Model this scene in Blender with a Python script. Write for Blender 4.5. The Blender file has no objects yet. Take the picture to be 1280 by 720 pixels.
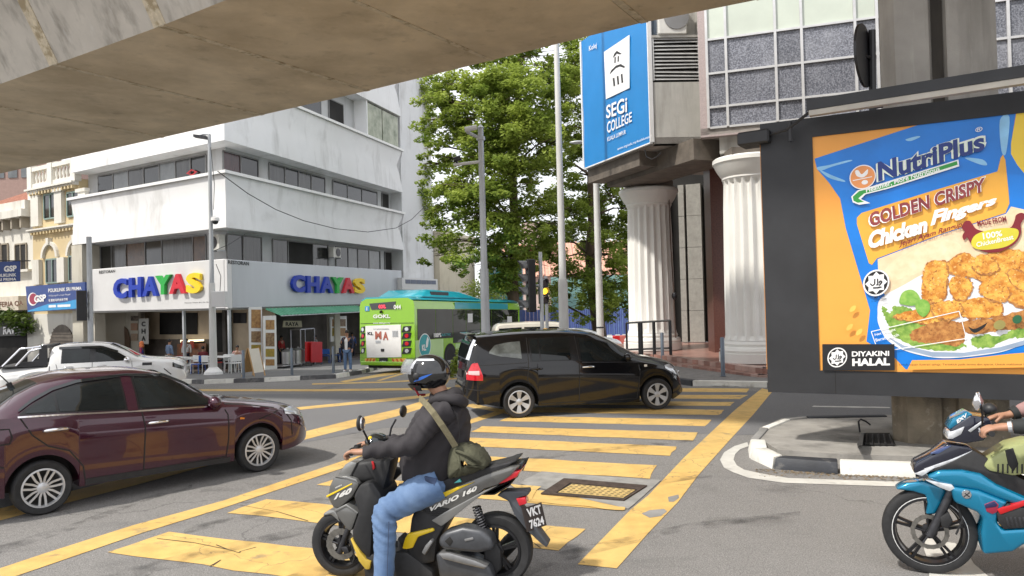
import bpy, bmesh, math, random
import numpy as np
from mathutils import Vector, Matrix
random.seed(7); rng = np.random.default_rng(7)
PI = math.pi
sc = bpy.context.scene
C = sc.collection
# ---------------------------------------------------------------- camera
FPX = 930.0; EYE = 2.15
PITCH = math.atan(14/FPX); ROLL = math.atan(.0257)
_r0 = np.array([1, 0, 0.]); _f = np.array([0, math.cos(PITCH), math.sin(PITCH)]); _u0 = np.array([0, -math.sin(PITCH), math.cos(PITCH)])
_R = math.cos(ROLL)*_r0-math.sin(ROLL)*_u0; _U = math.sin(ROLL)*_r0+math.cos(ROLL)*_u0
EYEP = np.array([0, 0, EYE])
cam = bpy.data.cameras.new('camera'); camo = bpy.data.objects.new('camera', cam); C.objects.link(camo)
camo.matrix_world = Matrix(((_R[0], _U[0], -_f[0], 0), (_R[1], _U[1], -_f[1], 0), (_R[2], _U[2], -_f[2], EYE), (0, 0, 0, 1)))
cam.sensor_width = 36; cam.lens = 36*FPX/1280; cam.clip_end = 3000; cam.clip_start = .05
sc.camera = camo
# ---------------------------------------------------------------- sky, sun, exposure
SUN_AZ = math.atan2(-.8, -.5); SUN_EL = math.radians(53)
w = bpy.data.worlds.new('World'); sc.world = w; w.use_nodes = True
nt = w.node_tree; nt.nodes.clear()
out = nt.nodes.new('ShaderNodeOutputWorld'); bg = nt.nodes.new('ShaderNodeBackground'); sky = nt.nodes.new('ShaderNodeTexSky')
sky.sky_type = 'NISHITA'; sky.sun_disc = False; sky.sun_elevation = SUN_EL; sky.sun_rotation = SUN_AZ; sky.dust_density = 3
mx = nt.nodes.new('ShaderNodeMix'); mx.data_type = 'RGBA'
tc = nt.nodes.new('ShaderNodeTexCoord'); nz = nt.nodes.new('ShaderNodeTexNoise'); nz.inputs['Scale'].default_value = 2.2; nz.inputs['Detail'].default_value = 7
mr = nt.nodes.new('ShaderNodeMapRange'); mr.inputs[1].default_value = .3; mr.inputs[2].default_value = .55; mr.inputs[3].default_value = .66; mr.inputs[4].default_value = .97
nt.links.new(tc.outputs['Generated'], nz.inputs['Vector']); nt.links.new(nz.outputs['Fac'], mr.inputs[0])
nt.links.new(mr.outputs[0], mx.inputs[0]); nt.links.new(sky.outputs[0], mx.inputs[6]); mx.inputs[7].default_value = (10.6, 10.7, 11.1, 1)
nt.links.new(mx.outputs[2], bg.inputs[0]); bg.inputs[1].default_value = .1; nt.links.new(bg.outputs[0], out.inputs[0])
sl = bpy.data.lights.new('sun', 'SUN'); sl.energy = 3.1; sl.angle = math.radians(3); sl.color = (1, .95, .87)
so = bpy.data.objects.new('sun', sl); C.objects.link(so)
sd = Vector((math.sin(SUN_AZ)*math.cos(SUN_EL), math.cos(SUN_AZ)*math.cos(SUN_EL), math.sin(SUN_EL)))
so.rotation_euler = sd.to_track_quat('Z', 'Y').to_euler(); so.location = (-10, 0, 30)
vs = sc.view_settings; vs.view_transform = 'Standard'; vs.look = 'None'; vs.exposure = .47; vs.gamma = 1
try: sc.display_settings.display_device = 'sRGB'
except Exception: pass
# ---------------------------------------------------------------- measuring helpers: turn a sight line into a place in the street
def gz(x, y):                                   # the street falls away to the far left
    t = y-.3*x-16; s = .5*(t+math.sqrt(t*t+4))-.06
    return -.046*max(0, min(s, 34))
def ray(u, v): return _f+_R*(u-640)/FPX+_U*(360-v)/FPX
def G(u, v, dz=0):
    d = ray(u, v); z = 0
    for i in range(60):
        k = (z+dz-EYE)/d[2]; P = EYEP+d*k; z = .5*z+.5*gz(P[0], P[1])
    return P
def D(u, v, Y):
    d = ray(u, v); return EYEP+d*(Y/d[1])
def PL(u, v, A, dr):
    d = ray(u, v); n = np.array([-dr[1], dr[0], 0.]); k = n.dot(np.array(A, float)-EYEP)/n.dot(d); return EYEP+d*k
def ZP(u, v, z):
    d = ray(u, v); return EYEP+d*((z-EYE)/d[2])
# ---------------------------------------------------------------- materials
MATS = {}
def lin(c):
    if isinstance(c, str):
        c = tuple(int(c[i:i+2], 16)/255 for i in (0, 2, 4)); c = tuple(((x+.055)/1.055)**2.4 if x > .04 else x/12.92 for x in c)
    return tuple(c)
def mat(name, col, rough=.6, metal=0, var=.1, scale=3., bump=0., bscale=None, coat=0, spec=.5, emit=0, stretch=None, detail=5, col2=None, lo=.3, hi=.7, alpha=1, space='Object'):
    m = bpy.data.materials.new(name); m.use_nodes = True; t = m.node_tree; b = t.nodes['Principled BSDF']; N = t.nodes.new; L = t.links.new
    col = lin(col)
    b.inputs['Roughness'].default_value = rough; b.inputs['Metallic'].default_value = metal
    b.inputs['Coat Weight'].default_value = coat; b.inputs['Coat Roughness'].default_value = .03; b.inputs['Specular IOR Level'].default_value = spec
    c = N('ShaderNodeTexCoord'); mp = N('ShaderNodeMapping'); L(c.outputs[space], mp.inputs[0])
    if stretch: mp.inputs['Scale'].default_value = stretch
    n = N('ShaderNodeTexNoise'); n.inputs['Scale'].default_value = scale; n.inputs['Detail'].default_value = detail; n.inputs['Roughness'].default_value = .6; L(mp.outputs[0], n.inputs['Vector'])
    r = N('ShaderNodeMapRange'); r.inputs[1].default_value = lo; r.inputs[2].default_value = hi; L(n.outputs['Fac'], r.inputs[0])
    x = N('ShaderNodeMix'); x.data_type = 'RGBA'; L(r.outputs[0], x.inputs[0])
    ca = tuple(max(0, q*(1-var)) for q in col); cb = lin(col2) if col2 else tuple(min(1, q*(1+var)) for q in col)
    x.inputs[6].default_value = (*(col if col2 else ca), 1); x.inputs[7].default_value = (*cb, 1); L(x.outputs[2], b.inputs['Base Color'])
    if emit: L(x.outputs[2], b.inputs['Emission Color']); b.inputs['Emission Strength'].default_value = emit
    if bump:
        n2 = N('ShaderNodeTexNoise'); n2.inputs['Scale'].default_value = bscale or scale*8; n2.inputs['Detail'].default_value = 4; L(mp.outputs[0], n2.inputs['Vector'])
        bp = N('ShaderNodeBump'); bp.inputs['Strength'].default_value = bump; bp.inputs['Distance'].default_value = .02; L(n2.outputs['Fac'], bp.inputs['Height']); L(bp.outputs[0], b.inputs['Normal'])
    if alpha < 1: b.inputs['Alpha'].default_value = alpha
    MATS[name] = m; m['mix'] = x.name; return m
def layer(m, col, scale, lo, hi, stretch=None, amt=1., space='Object', kind='noise', detail=6):
    """adds a further stain / grain layer of another colour on top of a material's own colour"""
    t = m.node_tree; b = t.nodes['Principled BSDF']; N = t.nodes.new; L = t.links.new
    src = b.inputs['Base Color'].links[0].from_socket
    c = N('ShaderNodeTexCoord'); mp = N('ShaderNodeMapping'); L(c.outputs[space], mp.inputs[0])
    if stretch: mp.inputs['Scale'].default_value = stretch
    if kind == 'noise':
        n = N('ShaderNodeTexNoise'); n.inputs['Detail'].default_value = detail; n.inputs['Roughness'].default_value = .62; o = n.outputs['Fac']
    else:
        n = N('ShaderNodeTexVoronoi'); n.feature = kind; o = n.outputs['Distance']
    n.inputs['Scale'].default_value = scale; L(mp.outputs[0], n.inputs['Vector'])
    if kind != 'noise':
        w1 = N('ShaderNodeTexNoise'); w1.inputs['Scale'].default_value = scale*2.5; w1.inputs['Detail'].default_value = 6; L(mp.outputs[0], w1.inputs['Vector']); va_ = N('ShaderNodeVectorMath'); va_.operation = 'MULTIPLY_ADD'; va_.inputs[1].default_value = (.5/scale,)*3; L(w1.outputs['Color'], va_.inputs[0]); L(mp.outputs[0], va_.inputs[2]); L(va_.outputs[0], n.inputs['Vector'])
    r = N('ShaderNodeMapRange'); r.inputs[1].default_value = lo; r.inputs[2].default_value = hi; r.inputs[4].default_value = amt; L(o, r.inputs[0])
    x = N('ShaderNodeMix'); x.data_type = 'RGBA'; L(r.outputs[0], x.inputs[0]); L(src, x.inputs[6]); x.inputs[7].default_value = (*lin(col), 1); L(x.outputs[2], b.inputs['Base Color'])
    return m
def vary(m, amt=.3):
    """each object that carries the material gets its own slight brightness"""
    t = m.node_tree; b = t.nodes['Principled BSDF']; src = b.inputs['Base Color'].links[0].from_socket; oi = t.nodes.new('ShaderNodeObjectInfo'); r = t.nodes.new('ShaderNodeMapRange'); r.inputs[3].default_value = 1-amt; r.inputs[4].default_value = 1+amt
    x = t.nodes.new('ShaderNodeVectorMath'); x.operation = 'SCALE'; t.links.new(oi.outputs['Random'], r.inputs[0]); t.links.new(src, x.inputs[0]); t.links.new(r.outputs[0], x.inputs['Scale']); t.links.new(x.outputs[0], b.inputs['Base Color']); return m
def stain(name, col, scale, lo, hi, amt, rough=.85):
    m = mat(name, col, rough, var=.2, scale=40); t = m.node_tree; b = t.nodes['Principled BSDF']; c = t.nodes.new('ShaderNodeTexCoord'); n = t.nodes.new('ShaderNodeTexNoise'); n.inputs['Scale'].default_value = scale; n.inputs['Detail'].default_value = 8; t.links.new(c.outputs['Object'], n.inputs['Vector'])
    r = t.nodes.new('ShaderNodeMapRange'); r.inputs[1].default_value = lo; r.inputs[2].default_value = hi; r.inputs[4].default_value = amt; t.links.new(n.outputs['Fac'], r.inputs[0]); t.links.new(r.outputs[0], b.inputs['Alpha']); return m
# ---------------------------------------------------------------- objects
RM = {}
def setp(o, label=None, cat=None, group=None, kind=None):
    if label: o['label'] = label
    if cat: o['category'] = cat
    if group: o['group'] = group
    if kind: o['kind'] = kind
    return o
def thing(name, loc, label, cat, group=None, rz=0):
    o = bpy.data.objects.new(name, None); C.objects.link(o); o.location = [float(q) for q in loc]; o.rotation_euler = (0, 0, rz); o.empty_display_size = .3
    RM[o.name] = (Matrix.Translation(Vector([float(q) for q in loc])) @ Matrix.Rotation(rz, 4, 'Z')).inverted()
    return setp(o, label, cat, group)
def link(name, me, m=None, parent=None, world=False, smooth=None):
    o = bpy.data.objects.new(name, me); C.objects.link(o)
    if m is not None:
        for q in (m if isinstance(m, (list, tuple)) else [m]): me.materials.append(q)
    if parent is not None:
        o.parent = parent; root = parent
        while root.parent: root = root.parent
        RM[o.name] = RM.get(root.name, Matrix())
        if world: me.transform(RM[o.name])
    if smooth is not None:
        for p in me.polygons: p.use_smooth = True
        if smooth < 3: me.set_sharp_from_angle(angle=smooth)
    return o
class MB:
    def __init__(s): s.v = []; s.f = []; s.mi = []; s.cur = 0
    def add(s, vs, fs):
        k = len(s.v); s.v += [tuple(float(q) for q in p) for p in vs]; s.f += [tuple(i+k for i in f) for f in fs]; s.mi += [s.cur]*len(fs); return s
    def quad(s, a, b, c, d): return s.add([a, b, c, d], [(0, 1, 2, 3)])
    def poly(s, pts): return s.add(pts, [tuple(range(len(pts)))])
    def hexa(s, b4, t4): return s.add(list(b4)+list(t4), [(3, 2, 1, 0), (4, 5, 6, 7), (0, 1, 5, 4), (1, 2, 6, 5), (2, 3, 7, 6), (3, 0, 4, 7)])
    def box(s, c, d, M=None):
        x, y, z = [q/2 for q in d]
        p = [Vector((i*x, j*y, k*z)) for k in (-1, 1) for i, j in ((-1, -1), (1, -1), (1, 1), (-1, 1))]
        if M is not None: p = [M @ q for q in p]
        p = [q+Vector([float(e) for e in c]) for q in p]; return s.hexa(p[:4], p[4:])
    def prism(s, pts, vec):
        n = len(pts); vec = np.array(vec, float); P = [np.array(p, float) for p in pts]
        return s.add(P+[p+vec for p in P], [tuple(range(n))[::-1], tuple(range(n, 2*n))]+[(i, (i+1) % n, n+(i+1) % n, n+i) for i in range(n)])
    def slab(s, poly, z0, z1): return s.prism([(p[0], p[1], z0) for p in poly], (0, 0, z1-z0))
    def tube(s, pts, r, n=8, caps=True, sq=1.):
        P = [Vector([float(q) for q in p]) for p in pts]; m = len(P); R_ = r if isinstance(r, (list, tuple)) else [r]*m
        vs = []; ref = None
        for i, p in enumerate(P):
            t = (P[min(i+1, m-1)]-P[max(i-1, 0)]).normalized()
            if ref is None: ref = t.orthogonal().normalized()
            a = (ref-t*ref.dot(t)).normalized(); ref = a; b = t.cross(a)
            for k in range(n):
                q = 2*PI*k/n+PI/n; vs.append(p+(a*math.cos(q)+b*math.sin(q)*sq)*R_[i])
        fs = [(i*n+k, i*n+(k+1) % n, (i+1)*n+(k+1) % n, (i+1)*n+k) for i in range(m-1) for k in range(n)]
        if caps: fs += [tuple(range(n))[::-1], tuple(range((m-1)*n, m*n))]
        return s.add(vs, fs)
    def lathe(s, prof, c=(0, 0, 0), axis='Z', n=20, close=False):
        vs = []; c = [float(q) for q in c]
        for r, h in prof:
            for k in range(n):
                q = 2*PI*k/n; a, b = r*math.cos(q), r*math.sin(q)
                vs.append((c[0]+a, c[1]+b, c[2]+h) if axis == 'Z' else (c[0]+a, c[1]+h, c[2]+b) if axis == 'Y' else (c[0]+h, c[1]+a, c[2]+b))
        m = len(prof); fs = [(i*n+k, i*n+(k+1) % n, ((i+1) % m)*n+(k+1) % n, ((i+1) % m)*n+k) for i in range(m if close else m-1) for k in range(n)]
        if not close: fs += [tuple(range(n))[::-1], tuple(range((m-1)*n, m*n))]
        return s.add(vs, fs)
    def grid(s, P):                              # P[i][j]
        a, b = len(P), len(P[0]); return s.add([p for r in P for p in r], [(i*b+j, (i+1)*b+j, (i+1)*b+j+1, i*b+j+1) for i in range(a-1) for j in range(b-1)])
    def ball(s, c, r, n=10, m=7):
        r = r if isinstance(r, (tuple, list)) else (r, r, r)
        vs = []; fs = []
        for i in range(m+1):
            th = PI*i/m
            for k in range(n): vs.append((c[0]+r[0]*math.sin(th)*math.cos(2*PI*k/n), c[1]+r[1]*math.sin(th)*math.sin(2*PI*k/n), c[2]+r[2]*math.cos(th)))
        for i in range(m):
            for k in range(n): fs.append((i*n+k, (i+1)*n+k, (i+1)*n+(k+1) % n, i*n+(k+1) % n))
        return s.add(vs, fs)
    def mesh(s, name='m'):
        me = bpy.data.meshes.new(name); me.from_pydata(s.v, [], s.f)
        bm = bmesh.new(); bm.from_mesh(me)
        if any(s.mi):
            for f, i in zip(bm.faces, s.mi): f.material_index = i
        bmesh.ops.recalc_face_normals(bm, faces=bm.faces); bm.to_mesh(me); bm.free(); return me
    def build(s, name, m, parent=None, world=False, smooth=None, bevel=0, seg=1):
        me = s.mesh(name)
        if bevel:
            bm = bmesh.new(); bm.from_mesh(me); bmesh.ops.remove_doubles(bm, verts=bm.verts, dist=1e-5)
            es = [e for e in bm.edges if len(e.link_faces) == 2 and e.calc_face_angle(0) > .5]
            bmesh.ops.bevel(bm, geom=es, offset=bevel, segments=seg, profile=.5, affect='EDGES', clamp_overlap=True)
            bm.to_mesh(me); bm.free()
            if smooth is None: smooth = .6
        return link(name, me, m, parent, world, smooth)
def copy_tree(o, parent=None):
    c = o.copy(); C.objects.link(c); c.parent = parent
    for ch in list(o.children): copy_tree(ch, c)
    return c
def struct(o): o['kind'] = 'structure'; return o
# text as real geometry: the outline of each string is mapped onto a four-cornered field
_tc = {}
def text_geo(s, bold=0., shear=0.):
    k = (s, bold, shear)
    if k in _tc: return _tc[k]
    cu = bpy.data.curves.new('t', 'FONT'); cu.body = s; cu.offset = bold; cu.shear = shear; cu.resolution_u = 3; cu.fill_mode = 'FRONT'
    o = bpy.data.objects.new('t', cu); C.objects.link(o); dg = bpy.context.evaluated_depsgraph_get()
    me = bpy.data.meshes.new_from_object(o.evaluated_get(dg)); bpy.data.objects.remove(o); bpy.data.curves.remove(cu)
    v = np.array([p.co[:2] for p in me.vertices]); f = [tuple(p.vertices) for p in me.polygons]
    mn, mxx = v.min(0), v.max(0); v = (v-mn)/np.maximum(mxx-mn, 1e-6); bpy.data.meshes.remove(me)
    _tc[k] = (v, f); return _tc[k]
def text(s, q, m, parent, name='lettering', bold=.01, depth=.004, lift=.004, shear=0., world=True, into=None):
    """q: bottom-left, bottom-right, top-right, top-left corners as seen by a reader"""
    v, f = text_geo(s, bold, shear); a, b, c, d = [np.array(p, float) for p in q]
    n = np.cross(b-a, d-a); n = n/np.linalg.norm(n)
    P = [(a*(1-x)+b*x)*(1-y)+(d*(1-x)+c*x)*y+n*(lift+depth) for x, y in v]
    mb = into or MB()
    if depth > .006:
        ed = {}
        for t in f:
            for i in range(len(t)): e = (t[i], t[(i+1) % len(t)]); ed[e] = 1
        bd = [e for e in ed if (e[1], e[0]) not in ed]; k = len(P)
        mb.add(P+[p-n*depth for p in P], list(f)+[(e[1], e[0], e[0]+k, e[1]+k) for e in bd])
    else: mb.add(P, f)
    if into is None: return mb.build(name, m, parent, world)
def inst(name, me, m, parent, M):              # cheap repeated part sharing its mesh
    o = bpy.data.objects.new(name, me); C.objects.link(o)
    if m is not None and not me.materials: me.materials.append(m)
    o.parent = parent; o.matrix_local = M; return o
# shared materials
M = {}
M['black'] = mat('black paint', (.012, .012, .014), .38, var=.3, scale=6, bump=.03)
M['rubber'] = mat('tyre rubber', (.018, .018, .019), .75, var=.3, scale=20, bump=.1)
M['plastic'] = mat('black plastic', (.02, .02, .022), .5, var=.2, scale=12)
M['alloy'] = mat('alloy', (.55, .56, .58), .32, .55, var=.08, scale=10)
M['chrome'] = mat('chrome', (.8, .8, .82), .08, 1, var=.03)
M['darkmetal'] = mat('dark metal', (.06, .06, .065), .4, .7, var=.3, scale=14)
M['galv'] = mat('galvanised steel', (.46, .48, .5), .45, .35, var=.15, scale=5, stretch=(1, 1, .25))
M['white'] = mat('white paint', (.78, .78, .77), .5, var=.05, scale=4)
M['glass'] = mat('dark glass', (.012, .016, .018), .03, var=.1, spec=.9)
M['window'] = mat('building glass', (.018, .02, .022), .06, var=.5, scale=.6, spec=.7)
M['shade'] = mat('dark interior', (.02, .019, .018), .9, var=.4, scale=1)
M['red'] = mat('red plastic', (.5, .012, .015), .35, var=.08)
M['lamp_red'] = mat('red lamp lens', (.55, .008, .02), .12, var=.15, scale=20, coat=1)
M['lamp_clear'] = mat('clear lamp lens', (.6, .62, .65), .07, .3, var=.25, scale=22, coat=1)
M['blue'] = mat('blue print', (.01, .1, .42), .45, var=.05)
M['ink'] = mat('dark ink', (.02, .02, .022), .6, var=.1)
vary(M['window'], .6)
M['skin'] = mat('skin', (.36, .19, .12), .5, var=.1, scale=12, bump=.05)
M['denim'] = mat('denim', (.085, .15, .28), .85, var=.3, scale=4, bump=.25, bscale=160, col2=(.17, .26, .42), lo=.36, hi=.72)
# ================================================================ GROUND
m = mat('asphalt', (.205, .198, .19), .88, var=.4, scale=85, bump=.6, bscale=150, detail=4)
layer(m, (.26, .25, .235), .35, .45, .75, amt=.45); layer(m, (.1, .098, .096), 1.3, .56, .72, amt=.5, stretch=(.35, 1, 1)); layer(m, (.46, .44, .42), 95, .6, .68, amt=.7, detail=2); layer(m, (.05, .048, .046), 80, .6, .7, amt=.7, detail=2); layer(m, (.09, .085, .08), .75, .6, .74, amt=.5, detail=12, stretch=(1, .5, 1)); layer(m, (.04, .038, .036), 1.7, .68, .76, amt=.6, detail=10)
layer(m, (.03, .03, .03), .17, .0022, .0, amt=.5, kind='DISTANCE_TO_EDGE')
M['asphalt'] = m
m = mat('dark asphalt', (.16, .16, .165), .9, var=.3, scale=85, bump=.5, bscale=150, detail=3); layer(m, (.18, .18, .18), .5, .45, .7, amt=.5); layer(m, (.3, .295, .29), 95, .64, .7, amt=.4, detail=2)
M['asphalt_dark'] = m
m = mat('yellow road paint', (.63, .405, .125), .7, var=.16, scale=5, bump=.3, bscale=300)
layer(m, (.16, .14, .11), 2.4, .6, .7, amt=.8, detail=14); layer(m, (.24, .19, .1), 70, .6, .72, amt=.6, detail=4); layer(m, (.3, .23, .11), .5, .5, .75, amt=.55, detail=8, stretch=(1, .4, 1)); layer(m, (.72, .53, .2), .9, .45, .7, amt=.5); layer(m, (.08, .07, .06), .7, .006, .0, amt=.6, kind='DISTANCE_TO_EDGE')
M['ypaint'] = m
m = mat('white road paint', (.56, .55, .51), .7, var=.12, scale=6, bump=.3, bscale=300); layer(m, (.16, .15, .14), 3, .58, .75, amt=.7, detail=10); M['wpaint'] = m
m = mat('pavement concrete', (.24, .235, .225), .85, var=.18, scale=3, bump=.25, bscale=120); layer(m, (.13, .12, .11), 1.1, .5, .72, amt=.6, detail=9); M['pave'] = m
xs = sorted(set([-900, -400, -200, -120, -80, -60]+list(range(-48, 30, 1))+[30, 40, 60, 90, 140, 250, 500, 900])); ys = sorted(set([-120, -60, -30, -15, -8]+list(range(-5, 66, 1))+[70, 80, 100, 140, 200, 300, 500, 900]))
g_ = MB(); g_.grid([[(x, y, gz(x, y)) for y in ys] for x in xs]); road = struct(g_.build('road', M['asphalt'], smooth=9))
def mark(px, m=None, name='crossing_stripe', lift=.005, n=(10, 3), parent=None, rag=.012):
    """four picture points on the ground -> one painted strip that follows the road"""
    a, b, c, d = [np.array(G(*p)) for p in px]; mb = MB(); P = []
    for i in range(n[0]+1):
        r = []
        for j in range(n[1]+1):
            x, y = i/n[0], j/n[1]; q = (a*(1-x)+b*x)*(1-y)+(d*(1-x)+c*x)*y
            q = q+np.array([rng.normal()*rag, rng.normal()*rag, 0]); r.append((q[0], q[1], gz(q[0], q[1])+lift))
        P.append(r)
    mb.grid(P); return mb.build(name, m or M['ypaint'], parent or road)
def ribbon(left, right, m, name, lift=.005, sub=4, cr=(0, .33, .67, 1)):
    L_ = [np.array(G(*p)) for p in left]; R_ = [np.array(G(*p)) for p in right]; P = []
    for i in range(len(L_)-1):
        for k in range(sub):
            t = k/sub; a = L_[i]*(1-t)+L_[i+1]*t; b = R_[i]*(1-t)+R_[i+1]*t
            P.append([(q[0], q[1], gz(q[0], q[1])+lift) for q in (a*(1-e)+b*e for e in cr)])
    P.append([(q[0], q[1], gz(q[0], q[1])+lift) for q in (L_[-1]*(1-e)+R_[-1]*e for e in cr)])
    mb = MB(); mb.grid(P); return mb.build(name, m, road)
STR = [((736, 485.5), (937, 486), (933, 490.7), (730, 489.6)), ((722, 494), (935.5, 494), (925, 499), (715, 498)), ((700, 501.5), (917.5, 502.7), (912.5, 507.7), (690, 506)),
       ((672, 509.5), (905.7, 512.5), (898.7, 519), (655, 515.5)), ((640, 520), (890, 525), (882.5, 533), (624, 526.5)), ((603, 533), (872.5, 540.7), (866, 551), (588, 540)),
       ((561, 546), (848, 558.5), (836, 569.5), (540, 556)), ((500, 565), (820, 582), (811, 599), (474, 577)), ((426, 596), (795, 622), (778, 639), (398, 606.5)),
       ((334, 624), (730, 662), (697, 689), (286, 641)), ((210, 666), (640, 714), (590, 752), (135, 691))]
for s in STR: mark(s)
ribbon([(952.5, 485.7), (919, 512.5), (897.5, 532.5), (855, 572.5), (810, 620), (789, 637), (722, 706)], [(966, 489), (942.5, 517.5), (916, 546), (873, 594), (847.5, 628), (812, 665), (771, 711)], M['ypaint'], 'crossing_border')
ribbon([(-60, 733), (0, 711), (60, 691), (165, 657.5), (280, 626), (430, 576), (588, 524.6), (640, 508)], [(-60, 752), (0, 727), (25, 719), (175, 667.5), (280, 635), (445, 580), (588, 530), (650, 510)], M['ypaint'], 'crossing_border')
ribbon([(-160, 682), (0, 636), (180, 592), (384, 539), (495, 512), (570, 489), (590, 480)], [(-160, 702), (0, 651), (180, 604), (384, 549), (495, 521), (582, 495), (604, 483)], M['ypaint'], 'lane_line')
ribbon([(180, 540), (375, 509), (519, 495), (566, 487)], [(180, 544), (375, 512.4), (519, 498.6), (566, 490)], M['ypaint'], 'lane_line')
ribbon([(240, 486.6), (400, 486.8), (600, 484)], [(240, 489), (400, 489.3), (600, 487)], M['ypaint'], 'lane_line')
ribbon([(424, 477), (470, 468.5), (500, 463)], [(432, 478), (490, 468.7), (512, 464)], M['ypaint'], 'lane_line')
ribbon([(390, 479.5), (480, 477), (600, 471)], [(390, 481), (480, 478.6), (600, 472.5)], M['ypaint'], 'lane_line')
ribbon([(470, 476), (500, 467), (520, 462)], [(476, 476), (507, 467), (526, 462)], M['ypaint'], 'lane_line')
ribbon([(934, 553), (918, 558), (905, 566), (900, 575), (905, 585), (917, 591), (935, 597.5), (980, 604), (1100, 608), (1280, 612), (1500, 618)], [(936, 558), (925, 562), (919, 568), (917, 575), (921, 582), (930, 587.5), (950, 592), (985, 598), (1100, 602), (1280, 605.5), (1500, 610)], M['wpaint'], 'island_line')
mark(((1017, 507.5), (1112, 509), (1112, 510.3), (1017, 508.8)), M['wpaint'], 'lane_line'); mark(((1155, 672), (1195, 680), (1236, 722), (1162, 724)), M['wpaint'], 'lane_line')
mark(((590, 505), (648, 516), (640, 519), (575, 507)), M['ypaint'], 'lane_line')
mark(((892, 478.6), (927, 479.4), (925, 484), (890, 483.4)), M['white'], 'kerb_paint', lift=.03)
# newer dark asphalt across the junction and the patch round the inspection cover
ribbon([(-260, 520), (120, 498), (300, 493), (480, 491.5), (660, 490), (960, 489), (1300, 491)], [(-260, 700), (120, 614), (300, 568), (480, 535), (660, 533.5), (920, 544), (1300, 534)], M['asphalt_dark'], 'asphalt_patch', lift=.003, sub=14, cr=np.linspace(0, 1, 15))
mark(((484, 604), (700, 588), (826, 601), (786, 637)), None, 'concrete_surround', lift=.009, n=(8, 6)) if False else None
m = mat('concrete patch', (.27, .265, .25), .85, var=.2, scale=5, bump=.3, bscale=150); layer(m, (.12, .11, .1), 3, .55, .75, amt=.6)
mark(((676, 590), (826, 601), (786, 637), (648, 605)), m, 'concrete_surround', lift=.0085, n=(8, 6), rag=.004)
mark(((637, 605.5), (676, 608.5), (664, 627), (655, 626)), M['ypaint'], 'crossing_stripe', lift=.0105, n=(3, 3)); mark(((664, 624), (783, 635.5), (779, 639.5), (656, 627)), M['ypaint'], 'crossing_stripe', lift=.0105)
cv = thing('inspection_cover', G(742, 612), 'rusty framed inspection cover with yellow painted studded lid set in the crossing', 'manhole cover')
def gp(u, v, h=0): p = G(u, v); return (p[0], p[1], gz(p[0], p[1])+h)
fr_ = mat('rusty iron', (.07, .05, .04), .8, .3, var=.4, scale=14, bump=.3)
o4 = [(705, 600), (809, 609), (780, 627.5), (676, 619)]; i4 = [(713, 605), (797, 613.5), (780, 625), (695, 617.8)]
fm = MB()
for i in range(4):
    j = (i+1) % 4; fm.hexa([gp(*o4[i], .009), gp(*o4[j], .009), gp(*i4[j], .009), gp(*i4[i], .009)], [gp(*o4[i], .024), gp(*o4[j], .024), gp(*i4[j], .018), gp(*i4[i], .018)])
fm.build('cover_frame', fr_, cv, True)
mb = MB(); mb.poly([gp(*p, .0105) for p in o4]); mb.build('cover_gap', M['shade'], cv, True)
li = [(715, 606.5), (794, 614), (779.5, 623.6), (698, 616.8)]
mb = MB(); mb.hexa([gp(*p, .011) for p in li], [gp(*p, .016) for p in li]); lid = mb.build('cover_lid', mat('worn yellow lid', (.48, .34, .13), .7, var=.3, scale=12, bump=.3), cv, True)
st = MB(); L4 = [np.array(gp(*p, .016)) for p in li]
for i in range(11):
    for j in range(5):
        x, y = (i+.5)/11, (j+.5)/5; q = (L4[0]*(1-x)+L4[1]*x)*(1-y)+(L4[3]*(1-x)+L4[2]*x)*y; st.lathe([(.022, 0), (.015, .005)], q, n=6)
st.build('stud', mat('worn stud', (.2, .15, .06), .7), lid, True)['kind'] = 'stuff'
tm_ = stain('tyre rubber marks', (.03, .03, .03), 5, .42, .7, .4); oil = stain('oil stain', (.02, .02, .02), 2.6, .45, .75, .2); pchm = stain('road repair', (.075, .075, .077), 1.2, .3, .55, .45)
ribbon([(-60, 700), (90, 655), (180, 622), (240, 606)], [(-60, 712), (90, 663), (180, 627), (240, 610)], tm_, 'tyre_mark', lift=.0045)
ribbon([(560, 740), (700, 690), (860, 655), (1000, 640)], [(560, 765), (700, 704), (860, 663), (1000, 646)], tm_, 'tyre_mark', lift=.0078); ribbon([(-20, 760), (240, 690), (420, 650), (560, 626)], [(-20, 790), (240, 703), (420, 658), (560, 632)], tm_, 'tyre_mark', lift=.0078)
ribbon([(230, 660), (500, 600), (720, 563), (880, 548)], [(230, 668), (500, 606), (720, 568), (880, 551)], tm_, 'tyre_mark', lift=.0078); ribbon([(330, 730), (560, 655), (760, 610), (900, 590)], [(330, 748), (560, 666), (760, 616), (900, 595)], tm_, 'tyre_mark', lift=.0082)
for u, v, w_, h_ in ((935, 655, 55, 8), (985, 612, 40, 5), (300, 610, 45, 5), (470, 545, 40, 4)): mark(((u-w_, v-h_), (u+w_, v-h_), (u+w_, v+h_), (u-w_, v+h_)), oil, 'oil_stain', lift=.0072, n=(8, 4), rag=.03)
mark(((440, 700), (640, 700), (690, 760), (420, 760)), pchm, 'road_repair', lift=.0035, n=(8, 6), rag=.02)
ck = mat('crack filler', (.05, .042, .03), .9)
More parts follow.
